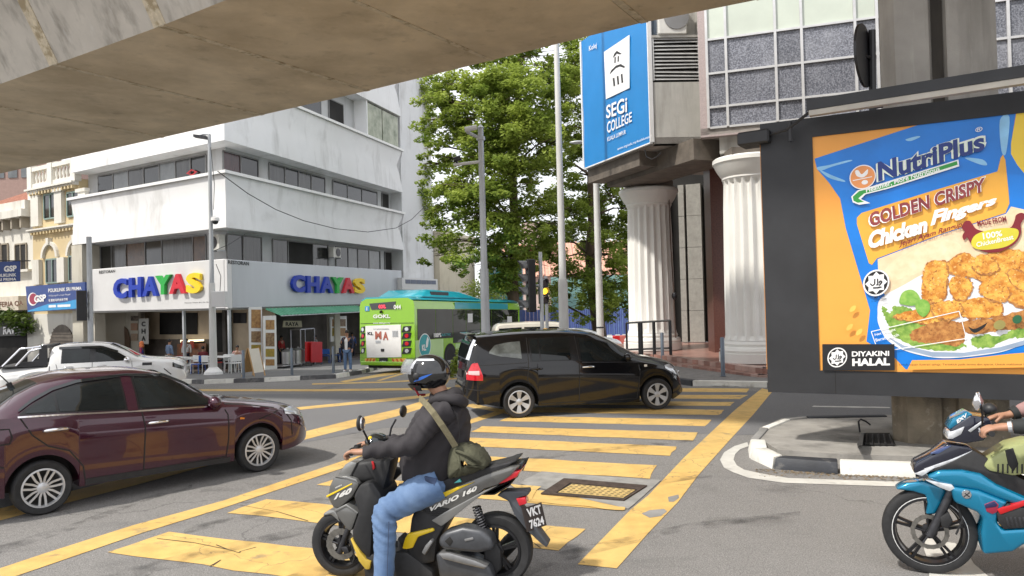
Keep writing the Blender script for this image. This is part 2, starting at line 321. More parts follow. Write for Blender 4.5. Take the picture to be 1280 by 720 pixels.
for pl_ in ([(270, 682), (285, 688), (299, 692), (301, 690), (320, 685)], [(196, 674), (240, 679), (285, 688)], [(262, 709), (276, 701), (266, 708)], [(300, 632), (345, 640), (385, 652)], [(640, 672), (668, 680), (676, 686)]):
    mb = MB(); Q = [np.array(gp(*p, .0088)) for p in pl_]
    for a, b in zip(Q, Q[1:]): d = (b-a)/np.linalg.norm(b-a); n_ = np.array([-d[1], d[0], 0])*.006; mb.quad(a-n_*rng.uniform(.3, 1.2), b-n_*rng.uniform(.3, 1.2), b+n_*rng.uniform(.3, 1.2), a+n_*rng.uniform(.3, 1.2))
    mb.build('paint_crack', ck, road)
# a broken spot in the crossing border
for pts in ([(802, 643), (812, 638.5), (830, 637), (834, 640), (826, 646), (812, 648)], [(835, 622), (848, 619), (849, 623), (842, 628), (836, 628)]):
    mb = MB(); mb.poly([gp(*p, .0075) for p in pts]); mb.build('paint_hole', M['pave'], road, True)
# ================================================================ TRAFFIC ISLAND
m = mat('island concrete', (.3, .285, .26), .88, var=.2, scale=2.5, bump=.3, bscale=90); layer(m, (.07, .066, .06), 1.6, .5, .68, amt=.7, detail=9)
isl = [G(*p)[:2] for p in ((972, 574), (1050, 580), (1147, 583), (1300, 588), (1700, 600), (1700, 536), (1300, 530), (1105, 528), (1005, 530), (977, 533), (950, 545), (946, 556))]
mb = MB(); mb.slab([(p[0], p[1]) for p in isl], -.05, .12); island = struct(mb.build('traffic_island', m))
kw = mat('white kerb paint', (.7, .69, .64), .65, var=.1, scale=4, bump=.2, bscale=60); layer(kw, (.3, .27, .2), 3.5, .56, .7, amt=.65, detail=9)
kb = mat('black kerb paint', (.03, .033, .04), .6, var=.3, scale=4, bump=.2, bscale=60); layer(kb, (.2, .19, .17), 4, .6, .72, amt=.6, detail=9)
M['kw'] = kw; M['kb'] = kb
def kerb_run(pts, ms, name, parent, h=.15, wd=.2, lean=.05, z0=-.03):
    """kerb stones end to end along a line of ground points; the road lies to the right of the walking direction"""
    P = [np.array([p[0], p[1]]) for p in pts]
    nn = []
    for i in range(len(P)):
        d = P[min(i+1, len(P)-1)]-P[max(i-1, 0)]; d = d/np.linalg.norm(d); nn.append(np.array([-d[1], d[0]]))
    for i in range(len(P)-1):
        e = (P[i+1]-P[i]); ln = np.linalg.norm(e); e = e/ln*min(.012, ln*.1); b = []; t = []
        for q, n, s in ((P[i]+e, nn[i], 0), (P[i+1]-e, nn[i+1], 0), (P[i+1]-e, nn[i+1], 1), (P[i]+e, nn[i], 1)):
            z = gz(q[0], q[1]); qb = q+n*(wd if s else 0); qt = q+n*(wd if s else lean); b.append((qb[0], qb[1], z+z0)); t.append((qt[0], qt[1], z+h+rng.normal()*.003))
        mb = MB(); mb.hexa(b, t); mb.build(name, ms[i % len(ms)], parent, bevel=.018, seg=2)
kp = [G(*p) for p in ((934, 561), (936, 573), (965, 586.5), (1049, 593.5), (1147, 597.5), (1250, 602))]
kp += [kp[-1]+(kp[-1]-kp[-2])*k for k in (1, 2, 3)]
kerb_run(kp, [kw, kw, kb, kw, kb], 'kerb_stone', island, h=.14, wd=.24)
kerb_run([G(*p) for p in ((1105, 529), (1005, 531), (977, 534), (948, 546), (934, 561))], [kb, M['pave'], kw, M['pave']], 'kerb_stone', island, h=.15, wd=.16)
# open drain in the island beside the pillar, with its lifted lid
A_ = G(1075, 547, .135)
def ip(u, v, h=.0): return ZP(u, v, .135+h)
mb = MB(); mb.poly([ip(1080, 541, .004), (ip(1112, 541, .004)), ip(1120, 556, .004), ip(1074, 556, .004)]); mb.build('drain_opening', M['shade'], island, True)
mb = MB(); mb.hexa([ip(1076, 541, .004), ip(1080, 541, .004), ip(1078, 557, .004), ip(1071, 557, .004)], [ip(1076, 541, .2), ip(1080, 541, .2), ip(1078, 557, .16), ip(1071, 557, .16)]); mb.build('drain_lid', mat('dark iron', (.05, .05, .05), .7, .5, var=.4), island, True)
gr = MB()
for k in range(5):
    a = ip(1084+k*7, 543, .02); b = ip(1082+k*8.4, 555, .02); gr.tube([a, b], .012, 5)
gr.build('drain_bar', M['darkmetal'], island, True)['kind'] = 'stuff'
cp = [ip(1074, 541, .02), ip(1072, 530, .02), ip(1078, 526, .03), ip(1086, 529, .02), ip(1090, 533, .02)]
mb = MB(); mb.tube([D(1075, 541, 10.7), D(1073, 527, 10.7), D(1076, 524, 10.7), D(1083, 527, 10.7), D(1088, 531, 10.7)], .013, 6); mb.build('lid_handle', M['darkmetal'], island, True)
# sand and dead leaves along the kerb foot
sm = mat('kerb grit', (.2, .15, .09), .95, var=.4, scale=30); mb = MB()
for k in range(700):
    t = rng.random(); u = 945+t*330; v = (586 if u < 965 else 586.5+(u-965)*.055)+abs(rng.normal())*3.2+1; p = G(u, v); s = rng.uniform(.004, .014); a = rng.random()*6.3
    mb.poly([(p[0]+s*math.cos(a+q)*1.6, p[1]+s*math.sin(a+q), gz(p[0], p[1])+.004+.006*((q > 1) and (q < 4))) for q in (0, 1.6, 3.1, 4.7)])
o = mb.build('leaf_litter', sm); o['kind'] = 'stuff'
# ================================================================ ELEVATED VIADUCT
m = mat('weathered concrete', (.62, .515, .365), .85, var=.14, scale=.8, bump=.2, bscale=40); layer(m, (.36, .28, .175), .5, .42, .7, amt=.6, detail=10); layer(m, (.25, .2, .135), 1.1, .56, .76, amt=.5, detail=12); layer(m, (.72, .6, .42), 1.7, .6, .75, amt=.4, detail=10); layer(m, (.1, .085, .06), 2.2, .6, .8, amt=.5, detail=10, stretch=(1, 1, .3)); layer(m, (.55, .5, .42), 6, .66, .74, amt=.4)
M['conc'] = m
mw = mat('streaked concrete', (.5, .46, .4), .85, var=.1, scale=1.2, bump=.2, bscale=40); layer(mw, (.2, .18, .15), 2.6, .5, .72, amt=.75, detail=10, stretch=(1, 1, .12)); layer(mw, (.62, .6, .56), 4, .6, .75, amt=.4, stretch=(1, 1, .2))
M['concweb'] = mw
mj = mat('joint mortar', (.56, .48, .35), .9, var=.2, scale=9, bump=.4); layer(mj, (.3, .23, .13), 4, .5, .62, amt=.85, detail=9)
VZ = 7.5
nr = [ZP(*p, VZ) for p in ((0, 125), (127, 84), (279, 39), (400, 0))]; fa = [ZP(*p, VZ) for p in ((0, 217), (202, 172), (326, 144), (457, 114), (612, 76), (800, 29), (945, 0))]
va = thing('elevated_viaduct', (0, 14, 0), 'curved weathered concrete viaduct girder crossing overhead above the junction', 'viaduct')
# plan of the two lower edges: far edge traced joint by joint, near edge a steady 5.4 m in front of it
fa = [np.array(q) for q in fa]
d0 = (fa[0]-fa[1])/np.linalg.norm(fa[0]-fa[1])
fa = [fa[0]+d0*q for q in (40, 34, 28, 22, 16, 10, 5)]+fa[1:]
dl = (fa[-1]-fa[-2]); dl = dl/np.linalg.norm(dl); th = math.atan2(dl[1], dl[0])
q = fa[-1]
for k in range(12): th -= .012; q = q+np.array([math.cos(th), math.sin(th), 0])*3.1; fa.append(q)
ne = []
for i in range(len(fa)):
    d = fa[min(i+1, len(fa)-1)]-fa[max(i-1, 0)]; d = d/np.linalg.norm(d); ne.append(fa[i]+np.array([d[1], -d[0], 0])*5.55)
for i in range(len(fa)-1):
    a, b, c, d = ne[i], ne[i+1], fa[i+1], fa[i]; t = (b-a); ln = np.linalg.norm(t); t = t/ln; e = .012
    n = np.array([t[1], -t[0], 0]); a = a+t*e; b = b-t*e; c = c-t*e; d = d+t*e
    up = lambda p, o, z: p+n*o+np.array([0, 0, z])
    mb = MB(); mb.v = []
    lo = [[up(a, 0, 0), up(a, .95, 1.9), up(a, 2.2, 2.1), up(a, 2.2, 2.7), up(d, -2.2, 2.7), up(d, -2.2, 2.1), up(d, -.95, 1.9), up(d, 0, 0)], [up(b, 0, 0), up(b, .95, 1.9), up(b, 2.2, 2.1), up(b, 2.2, 2.7), up(c, -2.2, 2.7), up(c, -2.2, 2.1), up(c, -.95, 1.9), up(c, 0, 0)]]
    k = 8
    fs = [(j, (j+1) % k, k+(j+1) % k, k+j) for j in range(k)]+[tuple(range(k))[::-1], tuple(range(k, 2*k))]
    mb.add(lo[0]+lo[1], [fs[j] for j in (3, 4, 5, 6, 7, 2, 8, 9)]); mb.cur = 1; mb.add(lo[0]+lo[1], [fs[0], fs[1]])
    mb.build('girder_segment', [M['conc'], M['concweb']], va, True)
    jb = MB(); w_ = .1+.07*rng.random(); pr_ = [up(a, .02, -.012), up(a, .99, 1.92)]
    jb.hexa([up(a, -.0, -.014), up(a+t*w_, .0, -.014), up(d+t*w_, 0, -.014), up(d, 0, -.014)], [up(a, 0, .05), up(a+t*w_, 0, .05), up(d+t*w_, 0, .05), up(d, 0, .05)])
    jb.hexa([up(a-t*w_, .0, .01), up(a+t*w_*1.5, .0, .01), up(a+t*w_*1.5, .95, 1.9), up(a-t*w_, .95, 1.9)], [up(a-t*w_, .014, -.0), up(a+t*w_*1.5, .014, -.0), up(a+t*w_*1.5, .965, 1.89), up(a-t*w_, .965, 1.89)])
    jb.build('segment_joint', mj, va, True)
    if i % 1 == 0 and 6 < i < 15:
        rb = MB(); u1 = a*.5+b*.5; 
# ---------------------------------------------------------------- pillar
m = mat('pillar concrete', (.33, .31, .28), .85, var=.16, scale=1.3, bump=.25, bscale=60); layer(m, (.15, .14, .12), 2.2, .48, .75, amt=.7, detail=10, stretch=(1, 1, .12)); layer(m, (.5, .48, .43), 7, .6, .72, amt=.4, stretch=(1, 1, .1)); M['pillar'] = m
mlow = mat('grimy pillar base', (.21, .175, .125), .85, var=.3, scale=2.5, bump=.4, bscale=50); layer(mlow, (.05, .045, .04), 2, .45, .62, amt=.8, detail=10, stretch=(1, 1, .5)); layer(mlow, (.42, .39, .33), 9, .6, .7, amt=.5, detail=10)
pa = ZP(1117, 553, .12); W_ = 1.33; pdx = np.array([.897, -.442]); pdy = np.array([.442, .897]); PP = lambda x, y: tuple(pa[:2]+pdx*x+pdy*y)
pil = thing('viaduct_pillar', (*PP(W_/2, W_/2), .12), 'square concrete viaduct pillar with a dark stained groove, behind the poster board', 'pillar')
def pprof(o=0): 
    c = .17; g1, g2, gd = W_/2-.1, W_/2+.1, .1
    a = [(c, 0), (g1, 0), (g1+.03, gd), (g2-.03, gd), (g2, 0), (W_-c, 0), (W_, c), (W_, W_-c), (W_-c, W_), (c, W_), (0, W_-c), (0, c)]
    return [PP(x, y) for x, y in a]
mb = MB(); mb.slab(pprof(), 1.3, VZ+.3); mb.build('pillar_shaft', M['pillar'], pil, True)
mb = MB(); mb.slab(pprof(), .1, 1.296); mb.build('pillar_base', mlow, pil, True)
mb = MB(); mb.slab([PP(W_/2-.065, .085), PP(W_/2+.065, .085), PP(W_/2+.065, .098), PP(W_/2-.065, .098)], 1.3, VZ); mb.build('groove_stain', mat('black water stain', (.05, .042, .033), .8, var=.5, scale=3, stretch=(1, 1, .2)), pil, True)
# ================================================================ POSTER BOARD
bA = D(960, 490, 10.0); bB = D(1280, 494, 8.68); bd = (bB-bA); bd[2] = 0; bd = bd/np.linalg.norm(bd); bn = np.array([bd[1], -bd[0], 0])   # bn faces the street
def bp_(u, v, lift=0.): return PL(u, v, bA, bd)+bn*lift
bz0 = bA[2]; bz1 = bp_(951, 155)[2]
BL = 6.6
bb = thing('poster_board', bA+bd*BL/2+np.array([0, 0, -bz0+.13]), 'large black framed advertising board showing a blue food packet, hung before the pillar', 'billboard')
def bbx(mb, s0, s1, z0, z1, o0, o1):
    p = lambda s, o, z: bA*np.array([1, 1, 0])+bd*s+bn*o+np.array([0, 0, z])
    return mb.hexa([p(s0, o0, z0), p(s1, o0, z0), p(s1, o1, z0), p(s0, o1, z0)], [p(s0, o0, z1), p(s1, o0, z1), p(s1, o1, z1), p(s0, o1, z1)])
S = lambda u, v: float((PL(u, v, bA, bd)-bA).dot(bd))
Zb = lambda u, v: float(PL(u, v, bA, bd)[2])
ps0 = S(1020, 320); pz0 = Zb(1022, 463); pz1 = Zb(1017, 171); ps1 = BL-ps0
mb = MB(); bbx(mb, 0, BL, bz0, bz1, -.34, -.03); bbx(mb, 0, ps0, bz0, bz1, -.03, 0); bbx(mb, ps1, BL, bz0, bz1, -.03, 0); bbx(mb, ps0, ps1, pz1, bz1, -.03, 0); bbx(mb, ps0, ps1, bz0, pz0, -.03, 0)
M['board'] = mat('matt black sheet', (.02, .021, .024), .55, var=.25, scale=2, bump=.04, bscale=12)
mb.build('board_frame', M['board'], bb, True)
mb = MB()
for s in (S(1044, 480), S(1044, 480)+2.4): mb = MB(); bbx(mb, s, s+.008, bz0+.01, pz0-.01, .0, .002); mb.build('sheet_seam', M['shade'], bb, True)
mb = MB(); bbx(mb, -.012, -.003, bz0+.3, bz1-.1, -.1, -.03); mb.build('edge_strip', mat('orange edge strip', (.6, .25, .05), .5), bb, True)
mb = MB()
for s in (1.9, 2.9):
    for z in (bz0+.5, bz1-.7): mb = MB(); bbx(mb, s, s+.12, z, z+.12, -.9, -.34); mb.build('bracket', M['darkmetal'], bb, True)
# lamp beam over the top
bm_ = MB(); q0 = np.array(D(1008, 125, 9.35)); q1 = np.array(D(1290, 71, 8.05)); dq = (q1-q0)*np.array([1, 1, 0]); dq = dq/np.linalg.norm(dq); L_ = np.linalg.norm((q1-q0)[:2])*2
def qx(s, o, z): return q0*np.array([1, 1, 0])+dq*s+np.array([dq[1], -dq[0], 0])*o+np.array([0, 0, z])
def qbox(mb, s0, s1, o0, o1, z0, z1): return mb.hexa([qx(s0, o0, z0), qx(s1, o0, z0), qx(s1, o1, z0), qx(s0, o1, z0)], [qx(s0, o0, z1), qx(s1, o0, z1), qx(s1, o1, z1), qx(s0, o1, z1)])
zt = q0[2]
qbox(bm_, 0, L_, -.12, 0, zt-.13, zt); bm_.build('lamp_beam', M['board'], bb, True)
lb = MB(); qbox(lb, .02, L_, -.115, -.01, zt-.2, zt-.133); lb.build('lamp_trough', mat('pale lamp trough', (.4, .37, .32), .5, var=.15), bb, True)
for s in (.75, 2.6, 4.4): pm = MB(); qbox(pm, s, s+.09, -.22, -.125, bz1-.05, zt-.08); pm.build('beam_post', M['board'], bb, True)
lm = MB(); qbox(lm, -.95, -.53, -.55, -.2, zt-.42, zt-.24); lm.build('lamp_head', M['board'], bb, True, bevel=.02)
am = MB(); am.tube([qx(-.6, -.3, zt-.32), qx(-.3, -.2, zt-.3), qx(.05, -.08, zt-.12)], .02, 6); am.tube([qx(-.25, -.2, zt-.46), qx(-.25, -.2, zt-.2)], .03, 6); am.build('lamp_arm', M['board'], bb, True)
sg = thing('round_sign', qx(.75, -.3, bz1), 'black disc shaped sign seen edge on, on a short post above the poster board', 'sign')
mb = MB(); P0 = D(1091, 152, 9.55); P1 = D(1090, 38, 9.55); mb.tube([P0, P1], .045, 10); mb.build('post', M['black'], sg, True, smooth=.6)
cD = np.array(D(1078, 70, 9.45)); ax = np.array([.77, -.64, 0.]); t_ = np.array([.64, .77, 0]); mb = MB()
vs_ = [];
for o in (0, .03):
    for k in range(28): a = 2*PI*k/28; vs_.append(cD+ax*o+t_*math.cos(a)*.4+np.array([0, 0, math.sin(a)*.4]))
mb.add(vs_, [tuple(range(28)), tuple(range(28, 56))]+[(k, (k+1) % 28, 28+(k+1) % 28, 28+k) for k in range(28)]); mb.build('sign_disc', M['black'], sg, True)
mb = MB(); mb.tube([cD, P1*.7+P0*.3+np.array([0, 0, 0])], .02, 6); mb.build('sign_bracket', M['black'], sg, True)
# ---------------------------------------------------------------- the print (one flat sheet per colour, stacked like ink)
ORG = mat('print orange', (.83, .36, .06), .4, var=.03, scale=1.5); BLU = mat('print blue', (.004, .19, .66), .3, var=.12, scale=1.6); YEL = mat('print yellow', (.83, .58, .05), .4, var=.05)
GLD = mat('print gold', (.8, .4, .05), .4, var=.08, scale=2.2); CRM = mat('print pale chicken', (.72, .5, .3), .45, var=.2, scale=5, col2=(.85, .66, .45)); WHT = mat('print white', (.83, .83, .82), .4, var=.02)
PLT = mat('print plate', (.74, .75, .78), .4, var=.05, scale=2); GRN = mat('print green', (.03, .3, .05), .4, var=.1); NAV = mat('print navy', (.012, .035, .2), .4); MAR = mat('print maroon', (.2, .012, .02), .4); HALO = mat('print pale green', (.72, .83, .68), .4)
LET = mat('print lettuce', (.06, .2, .015), .45, var=.3, scale=14, col2=(.35, .5, .1), detail=8); MINT = mat('print mint', (.12, .34, .04), .45, var=.2, scale=16, col2=(.3, .5, .1))
CHK = mat('print crumb', (.5, .17, .015), .5, scale=9, col2=(.85, .45, .08), lo=.38, hi=.6, detail=10); layer(CHK, (.24, .06, .01), 26, .55, .66, amt=.85); layer(CHK, (.95, .68, .28), 40, .58, .68, amt=.8)
CHD = mat('print dark crumb', (.3, .1, .02), .5, scale=15, col2=(.55, .26, .07), lo=.35, hi=.65, detail=9); layer(CHD, (.14, .045, .012), 34, .54, .66, amt=.7)
BLK = mat('print black', (.012, .012, .014), .4); GRY = mat('print grey blue', (.3, .38, .5), .4, var=.1); LBL = mat('print light blue', (.25, .52, .78), .35, var=.2)
mb = MB(); bbx(mb, ps0, ps1, pz0, pz1, -.029, -.02); poster = mb.build('poster', ORG, bb, True)
LAY = [0]; prs = np.random.default_rng(77)
def smooth_poly(px, n=5):
    P = [np.array(p, float) for p in px]; k = len(P); o = []
    for i in range(k):
        a, b, c, d = P[i-1], P[i], P[(i+1) % k], P[(i+2) % k]
        for t in np.linspace(0, 1, n, endpoint=False): o.append(.5*((2*b)+(-a+c)*t+(2*a-5*b+4*c-d)*t*t+(-a+3*b-3*c+d)*t**3))
    return o
def ink(px, m, name='print_shape', sm=False, L=None):
    LAY[0] += 1; h = -.019+LAY[0]*.0005
    if sm: px = smooth_poly(px, 9 if sm == 2 else 5)
    if sm == 2: px = [(p[0]+prs.normal()*.9, p[1]+prs.normal()*.8) for p in px]
    mb = MB(); P = [bp_(p[0], p[1], h) for p in px]
    bm = bmesh.new(); vs = [bm.verts.new(p) for p in P]; es = [bm.edges.new((vs[i], vs[(i+1) % len(vs)])) for i in range(len(vs))]
    bmesh.ops.triangle_fill(bm, use_beauty=True, use_dissolve=False, edges=es)
    me = bpy.data.meshes.new(name)
    for f in bm.faces:
        f.normal_update()
        if f.normal.dot(Vector(bn)) < 0: f.normal_flip()
    bm.to_mesh(me); bm.free(); return link(name, me, m, poster, True)
def inkt(s, q, m, bold=.01, shear=0.):
    LAY[0] += 1; h = -.019+LAY[0]*.0005
    return text(s, [bp_(p[0], p[1]) for p in q], m, poster, 'lettering', bold, depth=0, lift=h, shear=shear)
def ring(c, r, a=1., n=32, k=1.): return [(c[0]+r*math.cos(2*PI*i/n), c[1]+a*r*math.sin(2*PI*i/n)-.1*r*math.cos(2*PI*i/n)*k) for i in range(n)]
E_ = 1420
ink([(1158, 152.5), (1271, 136.3), (1264, 179), (1264, 192), (1272, 206), (1281, 217), (1300, 260), (1310, 330), (1305, 400), (1318, 456), (1132, 461.8), (1118, 447), (1083, 427), (1087.5, 388), (1072, 335.5), (1057, 285), (1054, 269), (1050, 248), (1036, 228), (1021, 211), (1018, 198)], BLU, 'packet_shape')
ink([(1272, 136), (E_, 115), (E_, 455), (1318, 456), (1305, 400), (1310, 330), (1300, 260), (1281, 217), (1272, 206), (1264, 192), (1264, 179)], YEL)
ink([(1021, 209), (1036, 206), (1060, 200), (1064, 201), (1040, 208), (1026, 213)], LBL, sm=True); ink([(1024, 212), (1040, 219), (1055, 225), (1054, 227), (1036, 222)], LBL, sm=True); ink([(1132, 174), (1146, 170), (1150, 171), (1138, 176)], LBL, sm=True); ink([(1206, 197), (1228, 199), (1234, 206), (1224, 205)], LBL, sm=True); ink([(1250, 150), (1262, 146), (1258, 190), (1252, 188)], NAV if False else LBL, sm=True)
lab = [(1071, 280), (1071, 272), (1077, 266), (1160, 240), (1247, 214), (1251, 197), (1254, 193), (1257, 200), (1261, 240), (1262, 254), (1257, 266), (1180, 291), (1096, 323), (1090, 331), (1086, 329)]
ink(lab, GLD, 'label_shape')
ink([(1097, 324), (1180, 292), (1258, 267), (1264, 258), (1282, 262), (1305, 300), (1308, 340), (1160, 352), (1112, 376), (1101, 362), (1098, 345)], CRM)
for q in ([(1101, 345), (1122, 322), (1150, 313), (1166, 322), (1150, 340), (1110, 352)], [(1136, 318), (1172, 300), (1200, 305), (1196, 324), (1160, 332)], [(1262, 266), (1280, 262), (1290, 285), (1270, 282)]): ink(q, mat('print fillet', (.78, .56, .34), .45, var=.15, scale=9, col2=(.88, .7, .48)), sm=True)
ink([(1097, 392), (1098, 378), (1106, 369), (1130, 356), (1160, 340), (1200, 330), (1330, 318), (1330, 420), (1280, 431), (1248, 441), (1200, 447), (1167, 447), (1130, 438), (1108, 424), (1098, 405)], PLT, 'plate_shape', sm=True)
ink([(1108, 420), (1130, 432), (1165, 440), (1205, 441), (1250, 434), (1300, 420), (1300, 426), (1248, 440), (1200, 446), (1166, 446), (1130, 437)], GRY)
ink([(1112, 392), (1118, 384), (1126, 383), (1150, 392), (1170, 420), (1205, 428), (1202, 436), (1175, 439), (1142, 433), (1118, 420), (1110, 405), (1102, 388), (1106, 384)], LET, 'lettuce_shape', sm=2)
ink([(1214, 424), (1230, 418), (1250, 420), (1270, 410), (1300, 405), (1310, 412), (1290, 420), (1262, 424), (1238, 434), (1218, 434)], LET, 'lettuce_shape', sm=2)
for q, c in (([(1138, 416), (1160, 406), (1195, 402), (1206, 415), (1200, 432), (1168, 430), (1142, 426)], CHD), ([(1195, 404), (1240, 398), (1285, 388), (1300, 395), (1280, 409), (1245, 414), (1214, 418)], CHD), ([(1116, 396), (1134, 390), (1166, 382), (1186, 378), (1195, 389), (1186, 402), (1160, 406), (1135, 402)], CHK), ([(1234, 316), (1256, 310), (1290, 318), (1320, 330), (1320, 362), (1280, 348), (1244, 338)], CHK), ([(1190, 378), (1214, 374), (1244, 371), (1254, 382), (1250, 396), (1226, 399), (1205, 397)], CHK),
             ([(1153, 348), (1158, 330), (1172, 325), (1186, 330), (1185, 352), (1182, 372), (1172, 381), (1156, 378), (1152, 366)], CHK), ([(1184, 328), (1204, 316), (1226, 325), (1262, 345), (1300, 366), (1300, 392), (1262, 378), (1226, 352), (1200, 346), (1188, 342)], CHK), ([(1186, 355), (1196, 345), (1212, 350), (1216, 362), (1206, 376), (1192, 374)], CHK)):
    ink([(p[0]+(p[0]-1200)*.0, p[1]) for p in q], CHD, 'chicken_shape', sm=2); ink([(p[0]*.95+.05*np.mean([e[0] for e in q])-.6, p[1]*.93+.07*np.mean([e[1] for e in q])-1.2) for p in q], c, 'chicken_shape', sm=2)
for q, c in (([(1228, 352), (1250, 352), (1264, 366), (1256, 378), (1236, 376), (1224, 364)], CHK), ([(1262, 336), (1290, 344), (1310, 356), (1304, 372), (1280, 366), (1262, 352)], CHK), ([(1165, 384), (1182, 376), (1200, 380), (1204, 392), (1190, 400), (1170, 398)], CHK), ([(1214, 330), (1226, 318), (1240, 322), (1250, 336), (1236, 344), (1222, 342)], CHK)):
    ink(q, CHD, 'chicken_shape', sm=2); ink([(p[0]*.93+.07*np.mean([e[0] for e in q])-.6, p[1]*.91+.09*np.mean([e[1] for e in q])-1.2) for p in q], c, 'chicken_shape', sm=2)
ink([(1124, 378), (1128, 366), (1138, 362), (1146, 366), (1150, 375), (1142, 382), (1130, 381)], MINT, 'mint_leaf', sm=True); ink([(1144, 380), (1152, 374), (1161, 378), (1162, 388), (1155, 396), (1147, 391)], MINT, 'mint_leaf', sm=True)
for a, b in (((1089, 414.5), (1199, 389)), ((1199, 389), (1208, 423)), ((1208, 423), (1098, 440)), ((1098, 440), (1089, 414.5))):
    n_ = np.array([b[1]-a[1], a[0]-b[0]]); n_ = n_/np.linalg.norm(n_)*.5; ink([(a[0]-n_[0], a[1]-n_[1]), (b[0]-n_[0], b[1]-n_[1]), (b[0]+n_[0], b[1]+n_[1]), (a[0]+n_[0], a[1]+n_[1])], WHT)
inkt('Net Weight', [(1094, 421), (1120, 414), (1119, 410), (1093, 417)], WHT); inkt('Berat Bersih', [(1095, 427), (1124, 420), (1123, 416.5), (1094, 423.5)], WHT)
# chicken shaped badge
ink([(1202, 284), (1206, 277), (1212, 276), (1216, 281), (1222, 287), (1240, 290), (1262, 285), (1268, 276), (1270, 269), (1277, 266), (1282, 270), (1276, 280), (1276, 292), (1268, 305), (1248, 315), (1228, 314), (1213, 303), (1206, 290)], MAR, 'badge_shape', sm=True)
ink([(1214, 304), (1219, 294), (1234, 288), (1256, 285), (1272, 287), (1271, 298), (1258, 308), (1236, 312), (1220, 311)], mat('print lime', (.62, .55, .04), .4, var=.1), sm=True)
ink([(1205, 300), (1203, 295), (1206, 290), (1209, 295)], MAR, sm=True)
inkt('MADE FROM', [(1222, 283), (1258, 277), (1257, 270), (1221, 276)], MAR, bold=.02); inkt('100%', [(1229, 299.5), (1253, 295), (1252, 288), (1228, 291.5)], WHT, bold=.02); inkt('ChickenBreast', [(1221, 309), (1267, 299), (1266, 293), (1220, 303)], WHT, bold=.015)
# brand lettering with a pale halo, swoosh and round emblem
nq = [(1098, 227.5), (1231, 188), (1230, 164), (1097, 203)]
def spreadq(q, e): c = np.mean(np.array(q), 0); return [tuple(np.array(p)+np.sign(np.array(p)-c)*e) for p in q]
inkt('NutriPlus', spreadq(nq, 2.2), WHT, bold=.1); inkt('NutriPlus', spreadq(nq, 1.4), HALO, bold=.075); 
ink([(1064, 246), (1072, 238), (1090, 233), (1198, 199.5), (1199, 208), (1110, 236), (1082, 243), (1076, 249), (1088, 254), (1074, 256), (1066, 253)], WHT)
ink([(1066, 246), (1074, 239), (1092, 234.5), (1196, 201.5), (1197, 206), (1108, 234.8), (1080, 242), (1073, 248), (1080, 252.5), (1072, 253.5), (1067, 251)], GRN)
inkt('NutriPlus', nq, NAV, bold=.035)
inkt('Healthier, More Nutritious', [(1083, 242), (1175, 214.5), (1174, 207.5), (1082, 235)], WHT, bold=.02); inkt('®', [(1219, 166), (1228, 164), (1228, 158), (1219, 160)], WHT)
ink(ring((1078.4, 221.4), 16.5, .92), WHT); ink(ring((1078.4, 221.4), 15.2, .92), mat('print apricot', (.78, .3, .1), .4))
ink([(1069, 214), (1073, 213), (1077, 218), (1083, 213), (1085, 212), (1084, 218), (1078, 222), (1071, 220)], WHT, sm=True); ink([(1066, 225.5), (1090, 220.5), (1090, 221.5), (1066, 226.5)], WHT); ink(ring((1081, 228), 4, .7), WHT)
gq = [(1088, 284), (1231.5, 239.5), (1231, 221.5), (1086, 266.5)]
inkt('GOLDEN CRISPY', spreadq(gq, 1.6), WHT, bold=.07); inkt('GOLDEN CRISPY', gq, mat('print maroon fade', (.3, .06, .06), .4, scale=3, col2=(.16, .01, .02)), bold=.035)
inkt('Chicken', [(1086, 312), (1160, 290), (1158, 270), (1085, 290)], WHT, bold=.055, shear=.2); inkt('Fingers', [(1163, 288), (1246, 258), (1246, 244), (1163, 264)], WHT, bold=.05, shear=.25)
inkt('Jejari Ayam Rangup', [(1124, 310), (1203, 285), (1202, 277), (1123, 302)], MAR, bold=.02, shear=.3)
# halal marks: ringed eight pointed star with a brushed word
def halal(c, r, dark, light):
    ink(ring(c, r, 1, 36), light); ink(ring(c, r*.88, 1, 36), dark)
    ink([(c[0]+r*(.84 if i % 2 == 0 else .62)*math.cos(PI*i/8), c[1]+r*(.84 if i % 2 == 0 else .62)*math.sin(PI*i/8)-.1*r*math.cos(PI*i/8)) for i in range(16)], light)
    for pl in ([(-.45, .05), (-.3, .22), (-.12, .1), (-.1, -.3)], [(.0, .15), (.12, .15), (.1, -.32)], [(.2, .2), (.36, .05), (.44, -.1), (.3, -.16), (.22, .0)], [(-.25, .38), (.1, .36), (.4, .3)]):
        for i in range(len(pl)-1):
            a = np.array(pl[i])*r+np.array(c); b = np.array(pl[i+1])*r+np.array(c); n_ = np.array([b[1]-a[1], a[0]-b[0]]); n_ = n_/np.linalg.norm(n_)*r*.05
            ink([tuple(a-n_), tuple(b-n_), tuple(b+n_), tuple(a+n_)], dark)
halal((1095.3, 353.6), 16.5, BLK, WHT)
inkt('MS 1500', [(1093, 373.5), (1106, 371), (1106, 368.5), (1093, 371)], BLK); inkt('1 123-01/2004', [(1090, 378), (1108, 374.5), (1108, 372), (1090, 375.5)], BLK)
ink([(1028, 430), (1118, 430), (1118.5, 462.6), (1028.5, 463)], BLK, 'black_panel')
halal((1046.8, 446.6), 12.3, BLK, WHT)
inkt('DIYAKINI', [(1065, 445.5), (1111.5, 444.5), (1111.5, 438.3), (1065, 439)], WHT, bold=.03); inkt('HALAL', [(1065.5, 457.3), (1112.5, 456.3), (1112.5, 446.8), (1065.5, 448)], WHT, bold=.05)
ink([(1119, 448), (1400, 440), (1400, 462), (1133, 461.8)], ORG) if False else None
